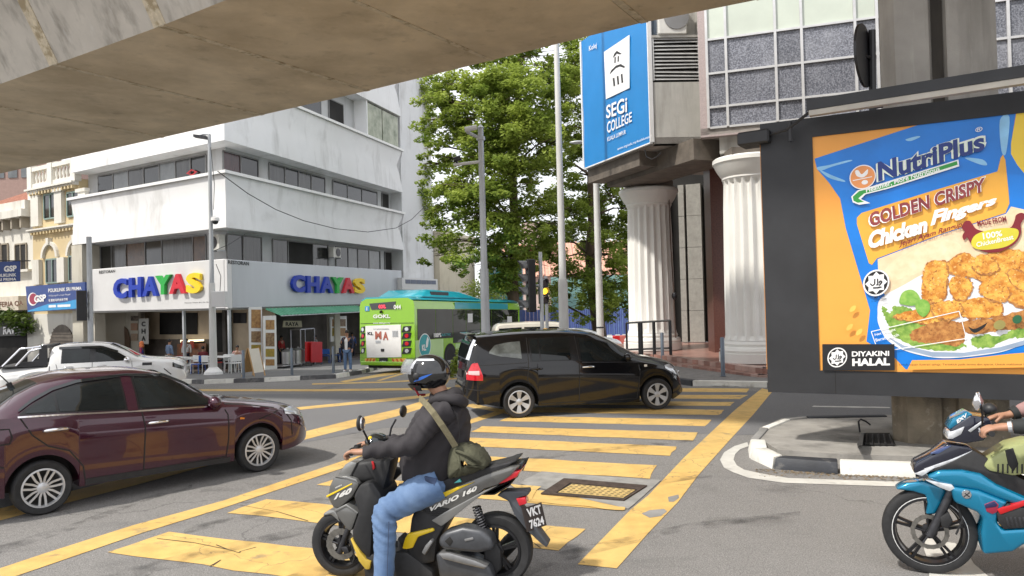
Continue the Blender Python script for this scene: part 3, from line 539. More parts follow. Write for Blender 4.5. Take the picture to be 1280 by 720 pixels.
ink([(1140, 450), (1200, 449), (1262, 442), (E_, 430), (E_, 456), (1134, 462)], ORG)
inkt('Untuk tujuan ilustrasi sahaja. Tertakluk pada terma dan syarat. Untuk maklumat lanjut', [(1124, 457.4), (1290, 457), (1290, 453.8), (1124, 454.2)], BLK, bold=.0)
for c in ((1066, 385), (1062, 408), (1074, 414)): ink([(c[0]-4, c[1]+3), (c[0]-1, c[1]-2), (c[0]+4, c[1]-3), (c[0]+3, c[1]+2), (c[0]-2, c[1]+5)], mat('print crumb dot', (.8, .5, .1), .45), sm=True)
ink([(1210, 408), (1218, 411), (1232, 404), (1234, 402), (1230, 409), (1218, 416)], BLK, sm=True); ink(ring((1249, 406), 7.5, .8), mat('print olive', (.3, .26, .08), .45)); ink(ring((1271, 399), 6, .9), mat('print bottle', (.02, .12, .05), .45))
# ================================================================ BUILDINGS
class Face:
    """a wall plane: t along it, o out of it, z up"""
    def __init__(s, A, d, n): s.A = np.array([A[0], A[1], 0.]); s.d = np.array([d[0], d[1], 0.]); s.d /= np.linalg.norm(s.d); s.n = np.array([n[0], n[1], 0.]); s.n /= np.linalg.norm(s.n)
    def px(s, u, v, o=0.):
        q = PL(u, v, s.A+s.n*o, s.d); return float((q-s.A).dot(s.d)), float(q[2])
    def P(s, t, o, z): return s.A+s.d*t+s.n*o+np.array([0, 0, z])
    def box(s, mb, t0, t1, o0, o1, z0, z1):
        p = s.P; return mb.hexa([p(t0, o0, z0), p(t1, o0, z0), p(t1, o1, z0), p(t0, o1, z0)], [p(t0, o0, z1), p(t1, o0, z1), p(t1, o1, z1), p(t0, o1, z1)])
    def quad(s, u0, v0, u1, v1, u2, v2, u3, v3, o): return [s.P(*((lambda a: (a[0], o, a[1]))(s.px(u, v, o)))) for u, v in ((u0, v0), (u1, v1), (u2, v2), (u3, v3))]
    def pp(s, u, v, o): a = s.px(u, v, o); return s.P(a[0], o, a[1])
    def arch(s, t, z, r, o, o1, n=12, foot=None):
        P = [(t+r*math.cos(PI*k/n), z+r*math.sin(PI*k/n)) for k in range(n+1)]
        if foot is not None: P += [(t-r, foot), (t+r, foot)]
        return [s.P(a, o, b) for a, b in P]
def plaster(name, col, stain=.4, st=(.25, .24, .22)):
    m = mat(name, col, .8, var=.05, scale=.7, bump=.12, bscale=30); layer(m, st, 1.1, .54, .8, stretch=(1, 1, .2), amt=stain*1.25, detail=11); layer(m, st, .5, .56, .78, amt=stain*.7, detail=12); layer(m, (.5, .49, .46), .35, .5, .75, amt=.3); return m
M['bandw'] = plaster('white plaster', (.76, .765, .77), .45)
M['grey_wall'] = plaster('grey plaster', (.5, .51, .52), .5)
M['cream'] = plaster('cream plaster', (.55, .52, .44), .6, (.2, .17, .12))
M['alusign'] = mat('brushed sign panel', (.46, .485, .515), .36, .3, var=.05, scale=1, stretch=(1, 1, .2)); M['whitesign'] = mat('white sign panel', (.64, .64, .64), .4, var=.04, scale=1)
CA = np.array([-13.2, 34.5, 0.]); FR = Face(CA, (.298, .955), (.955, -.298)); FL = Face(CA, (-.843, .537), (-.537, -.843))
def corner(d):
    A_ = np.array([FR.n[:2], FL.n[:2]]); q = np.linalg.solve(A_, [-d, -d]); return np.array([CA[0]+q[0], CA[1]+q[1], 0.])
ch = thing('corner_building', (CA[0], CA[1], -1.0), 'white banded concrete corner building with a restaurant on its ground floor', 'building')
# upper walls, set back behind the balcony bands
pR = FR.P(19.0, -1.0, 0); pL = FL.P(13.7, -1.0, 0); c1 = corner(1.0); back = pR+pL-c1
mb = MB(); mb.slab([c1[:2], pR[:2], back[:2], pL[:2]], 2.0, 20); mb.build('wall', M['grey_wall'], ch, True)
# bands: swept profile round the corner
def band(z0, z1, name='balcony_band', lipz=.14):
    mb = MB(); h = z1-z0
    prof = [(-1.0, z0), (0, z0), (-.1, z0+h*.45), (-.16, z0+h*.6), (-.03, z1-lipz), (.0, z1-lipz)]
    def line(prof, te, tl):
        rows = []
        for (o, z), a, b in zip(prof, te, tl): rows.append([FL.P(b, o, z), corner(-o)+np.array([0, 0, z]), FR.P(a, o, z)])
        return rows
    R_ = line(prof, [18.95, 18.95, 18.6, 18.35, 19.0, 19.0], [13.6, 13.6, 13.65, 13.7, 13.75, 13.8]); mb.grid(R_)
    for e in (0, 2):
        r = [q[e] for q in R_]; mb.add(r+[FL.P(13.7, -1., z1-lipz) if e == 0 else FR.P(18.95, -1., z1-lipz)], [tuple(range(7))])
    b = mb.build(name, M['bandw'], ch, True, smooth=.5)
    lp = MB(); pr_ = [(-1.0, z1-lipz), (.1, z1-lipz), (.1, z1), (-1.0, z1)]; R2 = line(pr_, [19.1]*4, [13.95]*4); lp.grid(R2)
    for e in (0, 2): lp.add([q[e] for q in R2], [(0, 1, 2, 3)])
    lp.build('coping', M['white'], b, True); return b
band(5.83, 8.5); band(9.9, 12.97); b3 = FR.px(499, 155, 0)[1]; band(15.3, 18.6)
fr = mat('window frame', (.2, .2, .2), .5, var=.2)
def window(F, u0, u1, z0, z1, o, n, parent, ms=None, frame=fr, name='window', us=None, wm=None):
    us_ = us or list(np.linspace(u0, u1, n+1)); ts = [F.px(u, 300, o)[0] for u in us_]; a, b = min(ts), max(ts)
    mb = MB(); w_ = .06
    F.box(mb, a, b, o, o+.07, z1-w_, z1); F.box(mb, a, b, o, o+.07, z0, z0+w_)
    for t in ts: F.box(mb, t-w_/2, t+w_/2, o, o+.065, z0+w_, z1-w_)
    wd = mb.build(name, frame, parent, True); ts = sorted(ts)
    for i in range(len(ts)-1):
        mb = MB(); tl = rng.normal()*.012
        p = F.P; mb.hexa([p(ts[i]+.03, o-.02+tl, z0+w_), p(ts[i+1]-.03, o-.02-tl, z0+w_), p(ts[i+1]-.03, o+.03-tl, z0+w_), p(ts[i]+.03, o+.03+tl, z0+w_)], [p(ts[i]+.03, o-.02+tl, z1-w_), p(ts[i+1]-.03, o-.02-tl, z1-w_), p(ts[i+1]-.03, o+.03-tl, z1-w_), p(ts[i]+.03, o+.03+tl, z1-w_)])
        mb.build('pane', (wm or [M['window']])[i % len(wm or [0])], wd, True)
    return wd
W2 = mat('curtained glass', (.05, .05, .05), .1, var=.5, scale=1.5, stretch=(3, 3, .3), spec=.6); W3 = mat('dusty glass', (.13, .14, .145), .15, var=.25, scale=1.2, spec=.6); W4 = mat('red curtain glass', (.05, .02, .022), .12, var=.5, scale=2, stretch=(4, 4, .2))
for us, z0, z1, wm in (([280, 302, 324], 8.4, 9.72, [W4, M['window']]), ([337.6, 357, 374, 390, 407], 8.4, 9.75, [W2, M['window']]), ([417, 435, 453, 472], 8.4, 9.75, [M['window']]), ([478, 486], 8.4, 9.8, [M['shade']]),
                       ([283, 303, 326], 4.2, 5.7, [M['window'], W2]), ([340, 359, 390, 409], 4.2, 5.7, [W2, M['shade']]), ([419, 434, 446, 460, 474], 4.2, 5.7, [M['window'], W3]), ([480, 488], 4.2, 5.7, [M['shade']]), ([330, 375, 404], 12.9, 14.9, [M['window']]), ([414, 432], 12.9, 14.7, [M['shade']])):
    window(FR, 0, 0, z0, z1, -.99, 0, ch, us=us, wm=wm)
window(FL, 0, 0, 8.4, 9.75, -.99, 0, ch, us=[125, 143.3, 162.7, 181.7, 201.7, 221.7, 240.7, 260], wm=[M['window'], W2, W3]); window(FL, 0, 0, 4.2, 5.75, -.99, 0, ch, us=[126, 140, 158, 182, 203, 242, 258], wm=[mat('brown glass', (.08, .04, .02), .15, var=.5), W2, M['window']])
# glazed balcony corner on the upper level, partition wall
for i, (a, b) in enumerate(((460, 478), (479, 498))):
    t0, t1 = FR.px(a, 200, -.2)[0], FR.px(b, 200, -.2)[0]; mb = MB(); FR.box(mb, t0, t1, -.22, -.18, 12.98, 15.2); mb.build('balcony_glass', mat('pale blind glass', (.42, .44, .33), .15, var=.5, scale=1.3, col2=(.1, .13, .06)), ch, True)
t0 = FR.px(459, 200, -.2)[0]; mb = MB(); FR.box(mb, t0-.12, t0, -1, -.1, 12.98, 15.3); mb.build('balcony_partition', M['bandw'], ch, True)
# stair tower at the street end
mb = MB(); mb.slab([FR.P(19.05, -.15, 0)[:2], FR.P(24.5, -.15, 0)[:2], FR.P(24.5, -9, 0)[:2], FR.P(19.05, -9, 0)[:2]], -3, 21); mb.build('stair_tower', plaster('grey white plaster', (.68, .69, .7), .6), ch, True)
# ground floor: floor, back walls, posts
gmb = MB(); cF = corner(.0); c5 = corner(5.2)
mb = MB(); 
for (P0, P1, Q0, Q1) in ((FL.P(12.6, 0, 0), cF, FL.P(12.6, -5.2, 0), c5), (cF, FR.P(19, 0, 0), c5, FR.P(19, -5.2, 0))):
    mb.hexa([np.array([*p[:2], gz(p[0], p[1])-.6]) for p in (P0, P1, Q1, Q0)], [np.array([*p[:2], gz(p[0], p[1])+.16]) for p in (P0, P1, Q1, Q0)])
mb.build('restaurant_floor', mat('shop floor tile', (.12, .1, .09), .5, var=.3, scale=3), ch, True)
mbk = mat('shop back wall', (.64, .53, .38), .8, var=.3, scale=.8, col2=(.48, .39, .28))
mb = MB(); FL.box(mb, 1.3, 12.6, -3.8, -3.6, -2.6, 1.99); bwall = mb.build('back_wall', mbk, ch, True)
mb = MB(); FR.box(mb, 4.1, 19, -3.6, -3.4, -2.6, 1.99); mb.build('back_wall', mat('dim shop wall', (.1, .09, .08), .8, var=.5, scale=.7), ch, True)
mb = MB(); mb.slab([p[:2] for p in (FL.P(13.6, -.05, 0), corner(.05), FR.P(19, -.05, 0), FR.P(19, -5.4, 0), c5, FL.P(13.6, -5.4, 0))], 1.99, 2.06); mb.build('shop_ceiling', mat('shop ceiling', (.5, .49, .46), .8, var=.15, scale=.6), ch, True)
for t, F, r in ((11.9, FL, .3), (3.6, FL, .06), (.12, FL, .06), (9.9, FR, .28), (17.5, FR, .35)):
    mb = MB(); F.box(mb, t-r, t+r, -r*2-.1, -.1, -2.6, 2.0); mb.build('shop_post', M['cream'] if r > .1 else M['galv'], ch, True)
mb = MB(); mb.slab([FL.P(12.6, 0, 0)[:2], FL.P(13.7, 0, 0)[:2], FL.P(13.7, -6, 0)[:2], FL.P(12.6, -6, 0)[:2]], -3, 5.8); mb.build('party_wall', M['cream'], ch, True)
# arched side door inside, dark openings, menu strips, lit food counter
def facepatch(F, us, o, m, name, parent, th=.03):
    P = [F.px(u, v, o) for u, v in us]; mb = MB(); mb.prism([F.P(t, o, z) for t, z in P], F.n*th); return mb.build(name, m, parent, True)
pts = [(133, 462), (133, 424), (138, 410), (147, 402), (156, 402), (163, 409), (166, 424), (166, 462)]
facepatch(FL, pts, -3.2, mat('pale arched door', (.5, .48, .43), .6), 'arched_door', ch); facepatch(FL, [(150, 462), (149, 408), (154, 406), (160, 412), (163, 425), (163, 462)], -2.36, mat('brown shutter', (.14, .09, .06), .6, var=.5, scale=30, stretch=(.1, .1, 6)), 'shutter', ch)
mb = MB(); a = FL.px(128, 400, -2.4)[0]; b = FL.px(172, 400, -2.4)[0]; FL.box(mb, b, a, -2.6, -2.42, -2.6, 2.0); mb.build('inner_wall', M['cream'], ch, True)
for i, (u0, v0, u1, v1, c) in enumerate(((164, 395, 173, 401, (.06, .05, .05)), (164, 404, 172, 413, (.5, .25, .15)), (164, 417, 172, 426, (.45, .3, .2)), (174, 398, 186, 430, (.55, .55, .52)))): facepatch(FL, [(u0, v0), (u1, v0), (u1, v1), (u0, v1)], -2.38, mat('menu print', c, .5, var=.5, scale=8, col2=(.3, .25, .2)) if i < 3 else mat('menu strip', c, .5), 'menu_panel', ch)
for ch_, v in (('C', 408), ('H', 417), ('A', 426)): text(ch_, FL.quad(177, v, 182, v, 182, v-6, 177, v-6, -2.33), M['ink'], ch, 'letter', .04)
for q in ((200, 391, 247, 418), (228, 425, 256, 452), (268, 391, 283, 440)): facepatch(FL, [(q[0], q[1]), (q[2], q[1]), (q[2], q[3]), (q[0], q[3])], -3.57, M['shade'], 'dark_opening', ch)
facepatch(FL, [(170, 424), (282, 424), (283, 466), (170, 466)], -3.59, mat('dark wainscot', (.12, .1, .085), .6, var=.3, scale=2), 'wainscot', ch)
facepatch(FL, [(226, 425), (255, 424), (255, 426.3), (226, 428)], -3.2, mat('lit counter lamp', (1, .8, .5), .5, emit=1.6), 'counter_lamp', ch)
facepatch(FL, [(222, 430), (258, 429), (258, 458), (222, 460)], -3.3, mat('food counter', (.12, .08, .06), .4, var=.6, scale=6, col2=(.4, .15, .06)), 'food_counter', ch)
for u in (229, 240): facepatch(FL, [(u-2, 426), (u+2, 426), (u+3, 434), (u, 437), (u-3, 434)], -3.1, mat('red lantern', (.5, .06, .03), .5), 'hanging_lantern', ch)
for u in (278, 297, 303): facepatch(FL, [(u-5, 391), (u+5, 391), (u+5, 404), (u-5, 404)], -3.57, M['ink'], 'picture_frame', ch)
# sign panels with raised lettering
sg1 = MB(); FL.box(sg1, .02, 11.45, -.05, .14, 2.06, 4.36); sL = sg1.build('sign_panel', M['whitesign'], ch, True, bevel=.03)
sg2 = MB(); FR.box(sg2, .16, 18.15, -.05, .14, 2.06, 4.33); sR = sg2.build('sign_panel', M['alusign'], ch, True, bevel=.03)
mb = MB(); mb.prism([FL.P(-.02, .14, 2.06), FR.P(.15, .14, 2.06), corner(-.14)+np.array([0, 0, 2.06])], (0, 0, 2.28)); mb.build('corner_post', M['whitesign'], ch, True)
LC = {'b': mat('sign blue', (.008, .04, .4), .5, var=.05), 'g': mat('sign green', (.02, .38, .06), .5, var=.05), 'r': mat('sign red', (.6, .02, .04), .5, var=.05), 'y': mat('sign yellow', (.88, .62, .02), .5, var=.05)}
for F, sp, L_ in ((FL, sL, [('C', 145, 162, 373.5, 349, 'b'), ('H', 164.5, 180, 371.8, 347.5, 'b'), ('A', 181.5, 200, 370.5, 346.5, 'b'), ('Y', 197.5, 216.5, 368.5, 345, 'g'), ('A', 215, 235, 367.5, 343.5, 'r'), ('S', 236, 254.5, 367, 342, 'y')]),
                  (FR, sR, [('C', 362.5, 378.5, 365.5, 343.5, 'b'), ('H', 381, 396.5, 366, 344.8, 'b'), ('A', 398.5, 414, 366.2, 345.5, 'b'), ('Y', 412.5, 427, 366.5, 346.3, 'g'), ('A', 426, 440.5, 366.5, 347, 'r'), ('S', 440.5, 454, 366.8, 347.6, 'y')])):
    for c, u0, u1, vb, vt, k in L_:
        sl_ = -.1 if F is FL else .04
        text(c, F.quad(u0, vb, u1, vb+sl_*(u1-u0)*.4, u1, vt+sl_*(u1-u0), u0, vt, .16), LC[k], sp, 'letter', .045, depth=.16, lift=.005)
text('RESTORAN', FL.quad(124, 342.5, 144, 340.5, 144, 337, 124, 338.5, .145), M['ink'], sL, 'lettering', .02); text('RESTORAN', FR.quad(285, 329.8, 311, 332, 311, 327.5, 285, 325, .145), M['ink'], sR, 'lettering', .02)
text('Restoran Chayas (KL) Sdn Bhd', FL.quad(231, 379.6, 262, 378.6, 262, 376.8, 231, 377.8, .145), M['ink'], sL, 'lettering', 0)
# awning, food boards, stall kit on the street side
aw = thing('corrugated_awning', FR.P(7, .5, 1.7), 'green corrugated awning over the restaurant stall', 'awning')
t0, t1 = FR.px(331, 385, .2)[0], FR.px(446, 385, .2)[0]; rows = []
for i in range(121):
    t = t0+(t1-t0)*i/120; wv = .035*math.sin(i*PI/2.0) if False else (.03 if (i//2) % 2 else -.03)
    rows.append([FR.P(t, .18, 2.0+wv), FR.P(t, .7, 1.82+wv), FR.P(t, 1.15, 1.65+wv)])
mb = MB(); mb.grid(rows); mb.build('corrugated_sheet', mat('green sheet', (.06, .28, .16), .45, var=.3, scale=1.2, col2=(.14, .4, .26)), aw, True)
mb = MB(); mb.tube([FR.P(t0, 1.13, 1.62), FR.P(t1, 1.13, 1.62)], .03, 6); mb.build('edge_rail', M['galv'], aw, True)
food = [mat('food photo %d' % i, c, .45, var=.4, scale=7, col2=d, detail=8) for i, (c, d) in enumerate((((.25, .12, .05), (.5, .3, .12)), ((.4, .28, .15), (.12, .05, .03)), ((.5, .3, .05), (.2, .2, .04))))]
def food_board(F, name, u0, u1, vt, vb, o, items, label):
    b = thing(name, F.pp((u0+u1)/2, vb, o), label, 'food board', 'food picture boards at the restaurant')
    a0, z1 = F.px(u0, vt, o); a1, z0 = F.px(u1, vb, o); mb = MB(); F.box(mb, a0, a1, o-.08, o, z0, z1); p = mb.build('board', M['white'], b, True)
    for i, (x0, y0, x1, y1) in enumerate(items):
        P = [F.px(u, v, o) for u, v in ((x0, y1), (x1, y1), (x1, y0), (x0, y0))]; mb = MB(); mb.prism([F.P(t, o+.002, z) for t, z in P], F.n*.008); mb.build('food_picture', food[i % 3], p, True, bevel=.004)
dG = Face(FR.P(1.2, .15, 0), (.75, .66), (.66, -.75))
food_board(dG, 'food_board', 311, 329, 384, 463, .0, [(314, 387, 326, 410), (314, 414, 326, 428), (314, 431, 326, 446), (314, 449, 326, 458)], 'white board with four tall food pictures at the restaurant corner, left of its pair')
dH = Face(FR.P(3.0, .9, 0), (.5, .86), (.86, -.5))
food_board(dH, 'food_board', 329.7, 346.5, 395, 462, .3, [(332, 400, 343, 412), (332, 416, 343, 433), (332, 436, 343, 446), (332, 449, 343, 457)], 'white board of four food pictures beside the open stall, right of its pair')
# ---------------------------------------------------------------- fittings on the corner building
acm = mat('air conditioner casing', (.6, .59, .55), .5, var=.1)
def ac(F, u, v, o, sw, sh, label, d=.35, nm='air_conditioner'):
    t, z = F.px(u, v, o); a = thing(nm, F.P(t, o-d, z-sh/2), label, 'air conditioner', 'air conditioners on the corner building'); mb = MB(); F.box(mb, t-sw/2, t+sw/2, o-d, o, z-sh/2, z+sh/2); b = mb.build('casing', acm, a, True, bevel=.02)
    c = F.P(t+.1, o+.01, z); r = sh*.4; mb = MB(); P = [c+F.d*r*math.cos(k*PI/10)+np.array([0, 0, r*math.sin(k*PI/10)]) for k in range(20)]; mb.prism(P, F.n*.012); mb.build('fan_grille', M['darkmetal'], b, True)
    mb = MB(); F.box(mb, t-sw/2, t-sw/2+.05, o-d, o+.05, z-sh/2-.06, z-sh/2-.005); mb2 = MB(); F.box(mb, t+sw/2-.05, t+sw/2, o-d, o+.05, z-sh/2-.06, z-sh/2-.005); mb.build('bracket', M['galv'], a, True)['kind'] = 'stuff'
ac(FR, 421.5, 315.5, -.4, .85, .62, 'small white air conditioner between the first floor windows above the street sign'); ac(FL, 268, 303, -.45, .7, .75, 'weathered air conditioner box near the building corner beside the lamp post')
rd = thing('window_sign', FL.pp(241, 219, -.9), 'small red diamond sign in the upper left window row', 'sign'); P = [FL.pp(u, v, -.88) for u, v in ((233.5, 217), (240, 211.5), (247, 214.5), (241, 219.5))]; Q = [FL.pp(u, v, -.88) for u, v in ((236, 216.6), (240.3, 213), (244.5, 215), (240.7, 218))]
mb = MB()
for i in range(4): j = (i+1) % 4; mb.hexa([P[i], P[j], Q[j], Q[i]], [p+FL.n*.04 for p in (P[i], P[j], Q[j], Q[i])])
mb.build('diamond_frame', mat('red sign frame', (.6, .04, .05), .5), rd, True)
cb = thing('overhead_cable', FR.P(0, .2, 7.5), 'black cable sagging across the balcony band to the stair tower', 'cable'); pts = [FR.pp(u, v, .35) for u, v in ((272, 214), (310, 242), (345, 262), (380, 276), (420, 286), (460, 290), (495, 285), (515, 274), (533, 256))]
mb = MB(); mb.tube(pts, .022, 5); mb.tube([FR.pp(533, 256, .35), FR.pp(537, 266, .05), FR.pp(540, 275, .02)], .02, 5); mb.tube([FR.pp(262, 316, .5), FR.pp(285, 306, .3), FR.pp(306, 293, .1)], .015, 5); o = mb.build('cable_run', M['ink'], cb, True); o['kind'] = 'stuff'
wb = thing('wall_sign_box', FR.pp(525, 360, .3), 'white louvred sign box bracketed on the stair tower above the bus', 'sign box')
mb = MB(); t0, z0 = FR.px(503, 362, .5); t1, z1 = FR.px(547, 349, .5); FR.box(mb, t0, t1, .0, .5, z0, z1); bx_ = mb.build('box_body', M['whitesign'], wb, True); 
for k in range(6):
    t = t0+.5+(t1-t0-.8)*k/6; mb = MB(); FR.box(mb, t, t+(t1-t0-.8)/6-.08, .5, .52, z0+.42, z1-.12); mb.build('sign_panel', mat('sign slate', (.12, .14, .2), .5) if k == 0 else MATS['sign slate'], bx_, True)
# ================================================================ LEFT PAVEMENT
OUT = [FL.P(34, 2.7, 0), FL.P(20, 2.7, 0), FL.P(9, 2.7, 0), G(255, 480), G(330, 477.5), G(420, 473), G(452, 467.5), FR.P(3, 6.2, 0), FR.P(9, 5.5, 0), FR.P(50, 5.2, 0)]
INN = [FL.P(34, -1.2, 0), FL.P(20, -1.2, 0), FL.P(9, -.6, 0), FL.P(2, -.5, 0), FL.P(.2, -.3, 0), FR.P(.3, -.3, 0), FR.P(1.5, -.5, 0), FR.P(4, -.5, 0), FR.P(9, -.5, 0), FR.P(50, -.5, 0)]
def pavement(OUT, INN, name, h=.14, sub=5, m=None):
    rows = []
    for i in range(len(OUT)-1):
        for k in range(sub+(i == len(OUT)-2)):
            t = k/sub; a = np.array(OUT[i])*(1-t)+np.array(OUT[i+1])*t; b = np.array(INN[i])*(1-t)+np.array(INN[i+1])*t
            r = [a*(1-e)+b*e for e in (0, .25, .5, .75, 1)]; rows.append([(a[0], a[1], gz(a[0], a[1])-.15)]+[(q[0], q[1], gz(q[0], q[1])+h) for q in r])
    mb = MB(); mb.grid(rows); return struct(mb.build(name, m or M['pave']))
pvm = mat('grey pavement tile', (.15, .15, .15), .85, var=.15, scale=3, bump=.3, bscale=60); layer(pvm, (.08, .08, .08), 1.2, .5, .7, amt=.6, detail=9)
pavL = pavement(OUT, INN, 'pavement', m=pvm)
kl = [];
for i in range(1, len(OUT)-1):
    a, b = np.array(OUT[i]), np.array(OUT[i+1]); n_ = min(40, max(1, int(np.linalg.norm((b-a)[:2])/.95)))
    if i == len(OUT)-2: b = a+(b-a)*.5; n_ = 18
    for k in range(n_): kl.append(a*(1-k/n_)+b*k/n_)
kerb_run(kl[::-1][::-1], [kw, kb], 'kerb_stone', pavL, h=.15, wd=.2) if False else None
def kerb2(pts, ms, parent):
    q = [p for p in pts][::-1]; q = q[::-1]
    for i in range(len(q)-1):
        a, b = np.array(q[i]), np.array(q[i+1]); d = (b-a)[:2]; L = np.linalg.norm(d)
        if L < .05: continue
        d = d/L; nn = np.array([d[1], -d[0]])        # outwards = to the right
        e = d*.012; P = [a[:2]+e, b[:2]-e, b[:2]-e-nn*.22, a[:2]+e-nn*.22]; P2 = [P[0]+nn*.03, P[1]+nn*.03, P[2], P[3]]
        mb = MB(); mb.hexa([(p[0], p[1], gz(p[0], p[1])-.05) for p in P2], [(p[0], p[1], gz(p[0], p[1])+.155) for p in P]); mb.build('kerb_stone', ms[i % len(ms)], parent)
kb2 = mat('worn grey kerb paint', (.09, .09, .095), .7, var=.3, scale=4); layer(kb2, (.3, .29, .27), 2, .5, .7, amt=.6, detail=9)
kerb2(kl[::-1], [kw, kb2], pavL) if (np.cross((kl[1]-kl[0])[:2], (np.array(INN[2])-kl[0])[:2]) < 0) else kerb2(kl, [kw, kb2], pavL)
def pz(p): return gz(p[0], p[1])+.14
# bollards
def bollard(P, h, label, m, r=.055, z=None, group='steel bollards along the pavements'):
    z = pz(P) if z is None else z; b = thing('bollard', (P[0], P[1], z), label, 'bollard', group); mb = MB(); mb.lathe([(r, 0), (r, h-.03), (r*.8, h)], n=12); mb.build('post', m, b, smooth=.6); mb = MB(); mb.lathe([(r*1.5, 0), (r*1.5, .015), (r*1.02, .02)], n=12); mb.build('base_plate', m, b); return b
BM = mat('bollard steel', (.16, .19, .23), .4, .5, var=.15)
for (u, v), lb in (((304.5, 473), 'dark grey bollard standing right before the menu easel'), ((365, 469), 'slim grey bollard in front of the steel cooking pots'), ((417, 466), 'slim grey bollard just left of the man in the dark jacket')): bollard(G(u, v, .14), 1.05, lb, BM)
# ---------------------------------------------------------------- people
def skin_mesh(nodes, edges, sub=2, root=0):
    me = bpy.data.meshes.new('s'); me.from_pydata([n[0] for n in nodes], edges, []); o = bpy.data.objects.new('s', me); C.objects.link(o)
    md = o.modifiers.new('s', 'SKIN'); md.use_smooth_shade = True; md.branch_smoothing = .6
    for i, n in enumerate(nodes):
        r = n[1]; sv = me.skin_vertices[0].data[i]; sv.radius = r if isinstance(r, tuple) else (r, r); sv.use_root = (i == root)
    s = o.modifiers.new('u', 'SUBSURF'); s.levels = sub; s.render_levels = sub
    dg = bpy.context.evaluated_depsgraph_get(); me2 = bpy.data.meshes.new_from_object(o.evaluated_get(dg)); bpy.data.objects.remove(o); bpy.data.meshes.remove(me)
    for p in me2.polygons: p.use_smooth = True
    return me2
def chain(*pts): return list(pts), [(i, i+1) for i in range(len(pts)-1)]
def person(loc, rz, h, label, shirt, trousers, hair, group=None, pose='stand', head_m=None, shoes=None, scarf=False, open_shirt=None):
    k = h/1.7; p = thing('person', loc, label, 'person', group, rz); V = lambda x, y, z: (x*k, y*k, z*k)     # faces +y
    lz = 0; sit = pose == 'sit'; B = .50 if sit else .92
    hip = V(0, 0, B); ch_ = V(0, .02, B+.36); nk = V(0, .01, B+.53); hd = V(0, .04, B+.66); tp = V(0, .03, B+.76)
    legs = {}
    for s in (-1, 1): legs[s] = [V(.09*s, 0, B-.02)]+([V(.1*s, .42, B+.02), V(.1*s, .44, .08), V(.1*s, .56, .03)] if sit else [V(.1*s, .03*s, .48), V(.1*s, -.01+.03*s, .08), V(.11*s, .13+.03*s, .03)])
    arms = {}
    for s in (-1, 1):
        up = s == 1 and pose == 'phone'
        arms[s] = [V(.18*s, 0, B+.46), V(.24*s, .06 if up else 0, B+.2), V(.16*s if up else .23*s, .24 if up else .08, B+.28 if up else B-.04), V(.12*s if up else .22*s, .3 if up else .12, B+.36 if up else B-.14)]
    r = lambda q: q*k
    N = [(hip, r(.11)), (ch_, (r(.12), r(.1))), (nk, r(.05)), (hd, (r(.075), r(.088))), (tp, r(.05))]; E = [(0, 1), (1, 2), (2, 3), (3, 4)]
    for s in (-1, 1):
        b = len(N); N += [(arms[s][0], r(.05)), (arms[s][1], r(.04)), (arms[s][2], r(.03)), (arms[s][3], r(.03))]; E += [(1, b), (b, b+1), (b+1, b+2), (b+2, b+3)]
        b = len(N); N += [(legs[s][0], r(.08)), (legs[s][1], r(.055)), (legs[s][2], r(.04)), (legs[s][3], r(.035))]; E += [(0, b), (b, b+1), (b+1, b+2), (b+2, b+3)]
    link('body', skin_mesh(N, E), head_m or M['skin'], p)
    N = [(V(0, 0, B-.04), (r(.15), r(.12))), (V(0, .01, B+.15), (r(.145), r(.11))), (ch_, (r(.16), r(.125))), (V(0, .0, B+.5), (r(.08), r(.075)))]; E = [(0, 1), (1, 2), (2, 3)]
    for s in (-1, 1): b = len(N); N += [(arms[s][0], r(.065)), (arms[s][1], r(.055)), (tuple(np.array(arms[s][1])*.15+np.array(arms[s][2])*.85), r(.04))]; E += [(2, b), (b, b+1), (b+1, b+2)]
    link('shirt', skin_mesh(N, E), shirt, p)
    N = [(hip, (r(.14), r(.115)))]; E = []
    for s in (-1, 1): b = len(N); N += [(tuple(np.array(legs[s][0])+np.array([0, 0, -.06*k])), r(.095)), (legs[s][1], r(.07)), (tuple(np.array(legs[s][2])+np.array([0, 0, .0])), r(.055))]; E += [(0, b), (b, b+1), (b+1, b+2)]
    link('trousers', skin_mesh(N, E), trousers, p)
    mb = MB(); hh = np.array(hd)
    if scarf: mb.ball(hh+np.array([0, -.02, .02])*k, (r(.11), r(.115), r(.125)), 12, 8); mb.ball(hh+np.array([0, -.02, -.12])*k, (r(.15), r(.12), r(.12)), 12, 7)
    else: mb.ball(hh+np.array([0, -.02, .035])*k, (r(.085), r(.098), r(.09)), 12, 8)
    mb.build('headscarf' if scarf else 'hair', hair, p, smooth=9)
    mb = MB(); mb.ball(hh+np.array([0, .085, -.01])*k, (r(.012), r(.02), r(.018)), 8, 5); mb.build('nose', head_m or M['skin'], p, smooth=9)
    for s in (-1, 1): mb = MB(); f = np.array(legs[s][3]); mb.ball((f[0], f[1]-.07*k, .045*k), (r(.05), r(.13), r(.045)), 8, 5); mb.build('shoe', shoes or M['plastic'], p, smooth=9)
    if open_shirt is not None: mb = MB(); mb.add([V(-.05, .135, B-.02), V(.05, .135, B-.02), V(.07, .14, B+.36), V(0, .1, B+.5), V(-.07, .14, B+.36)], [(0, 1, 2, 3, 4)]); mb.build('undershirt', open_shirt, p)
    return p
blk = mat('black hair', (.012, .01, .009), .5); navy = mat('navy cloth', (.02, .025, .05), .85, var=.3, scale=10)
P_ = G(435, 465, .14); person((P_[0], P_[1], pz(P_)), PI*.95, 1.68, 'man in dark open jacket and blue jeans standing beside the green bus', navy, M['denim'], blk, pose='phone', shoes=M['white'], open_shirt=M['white'])
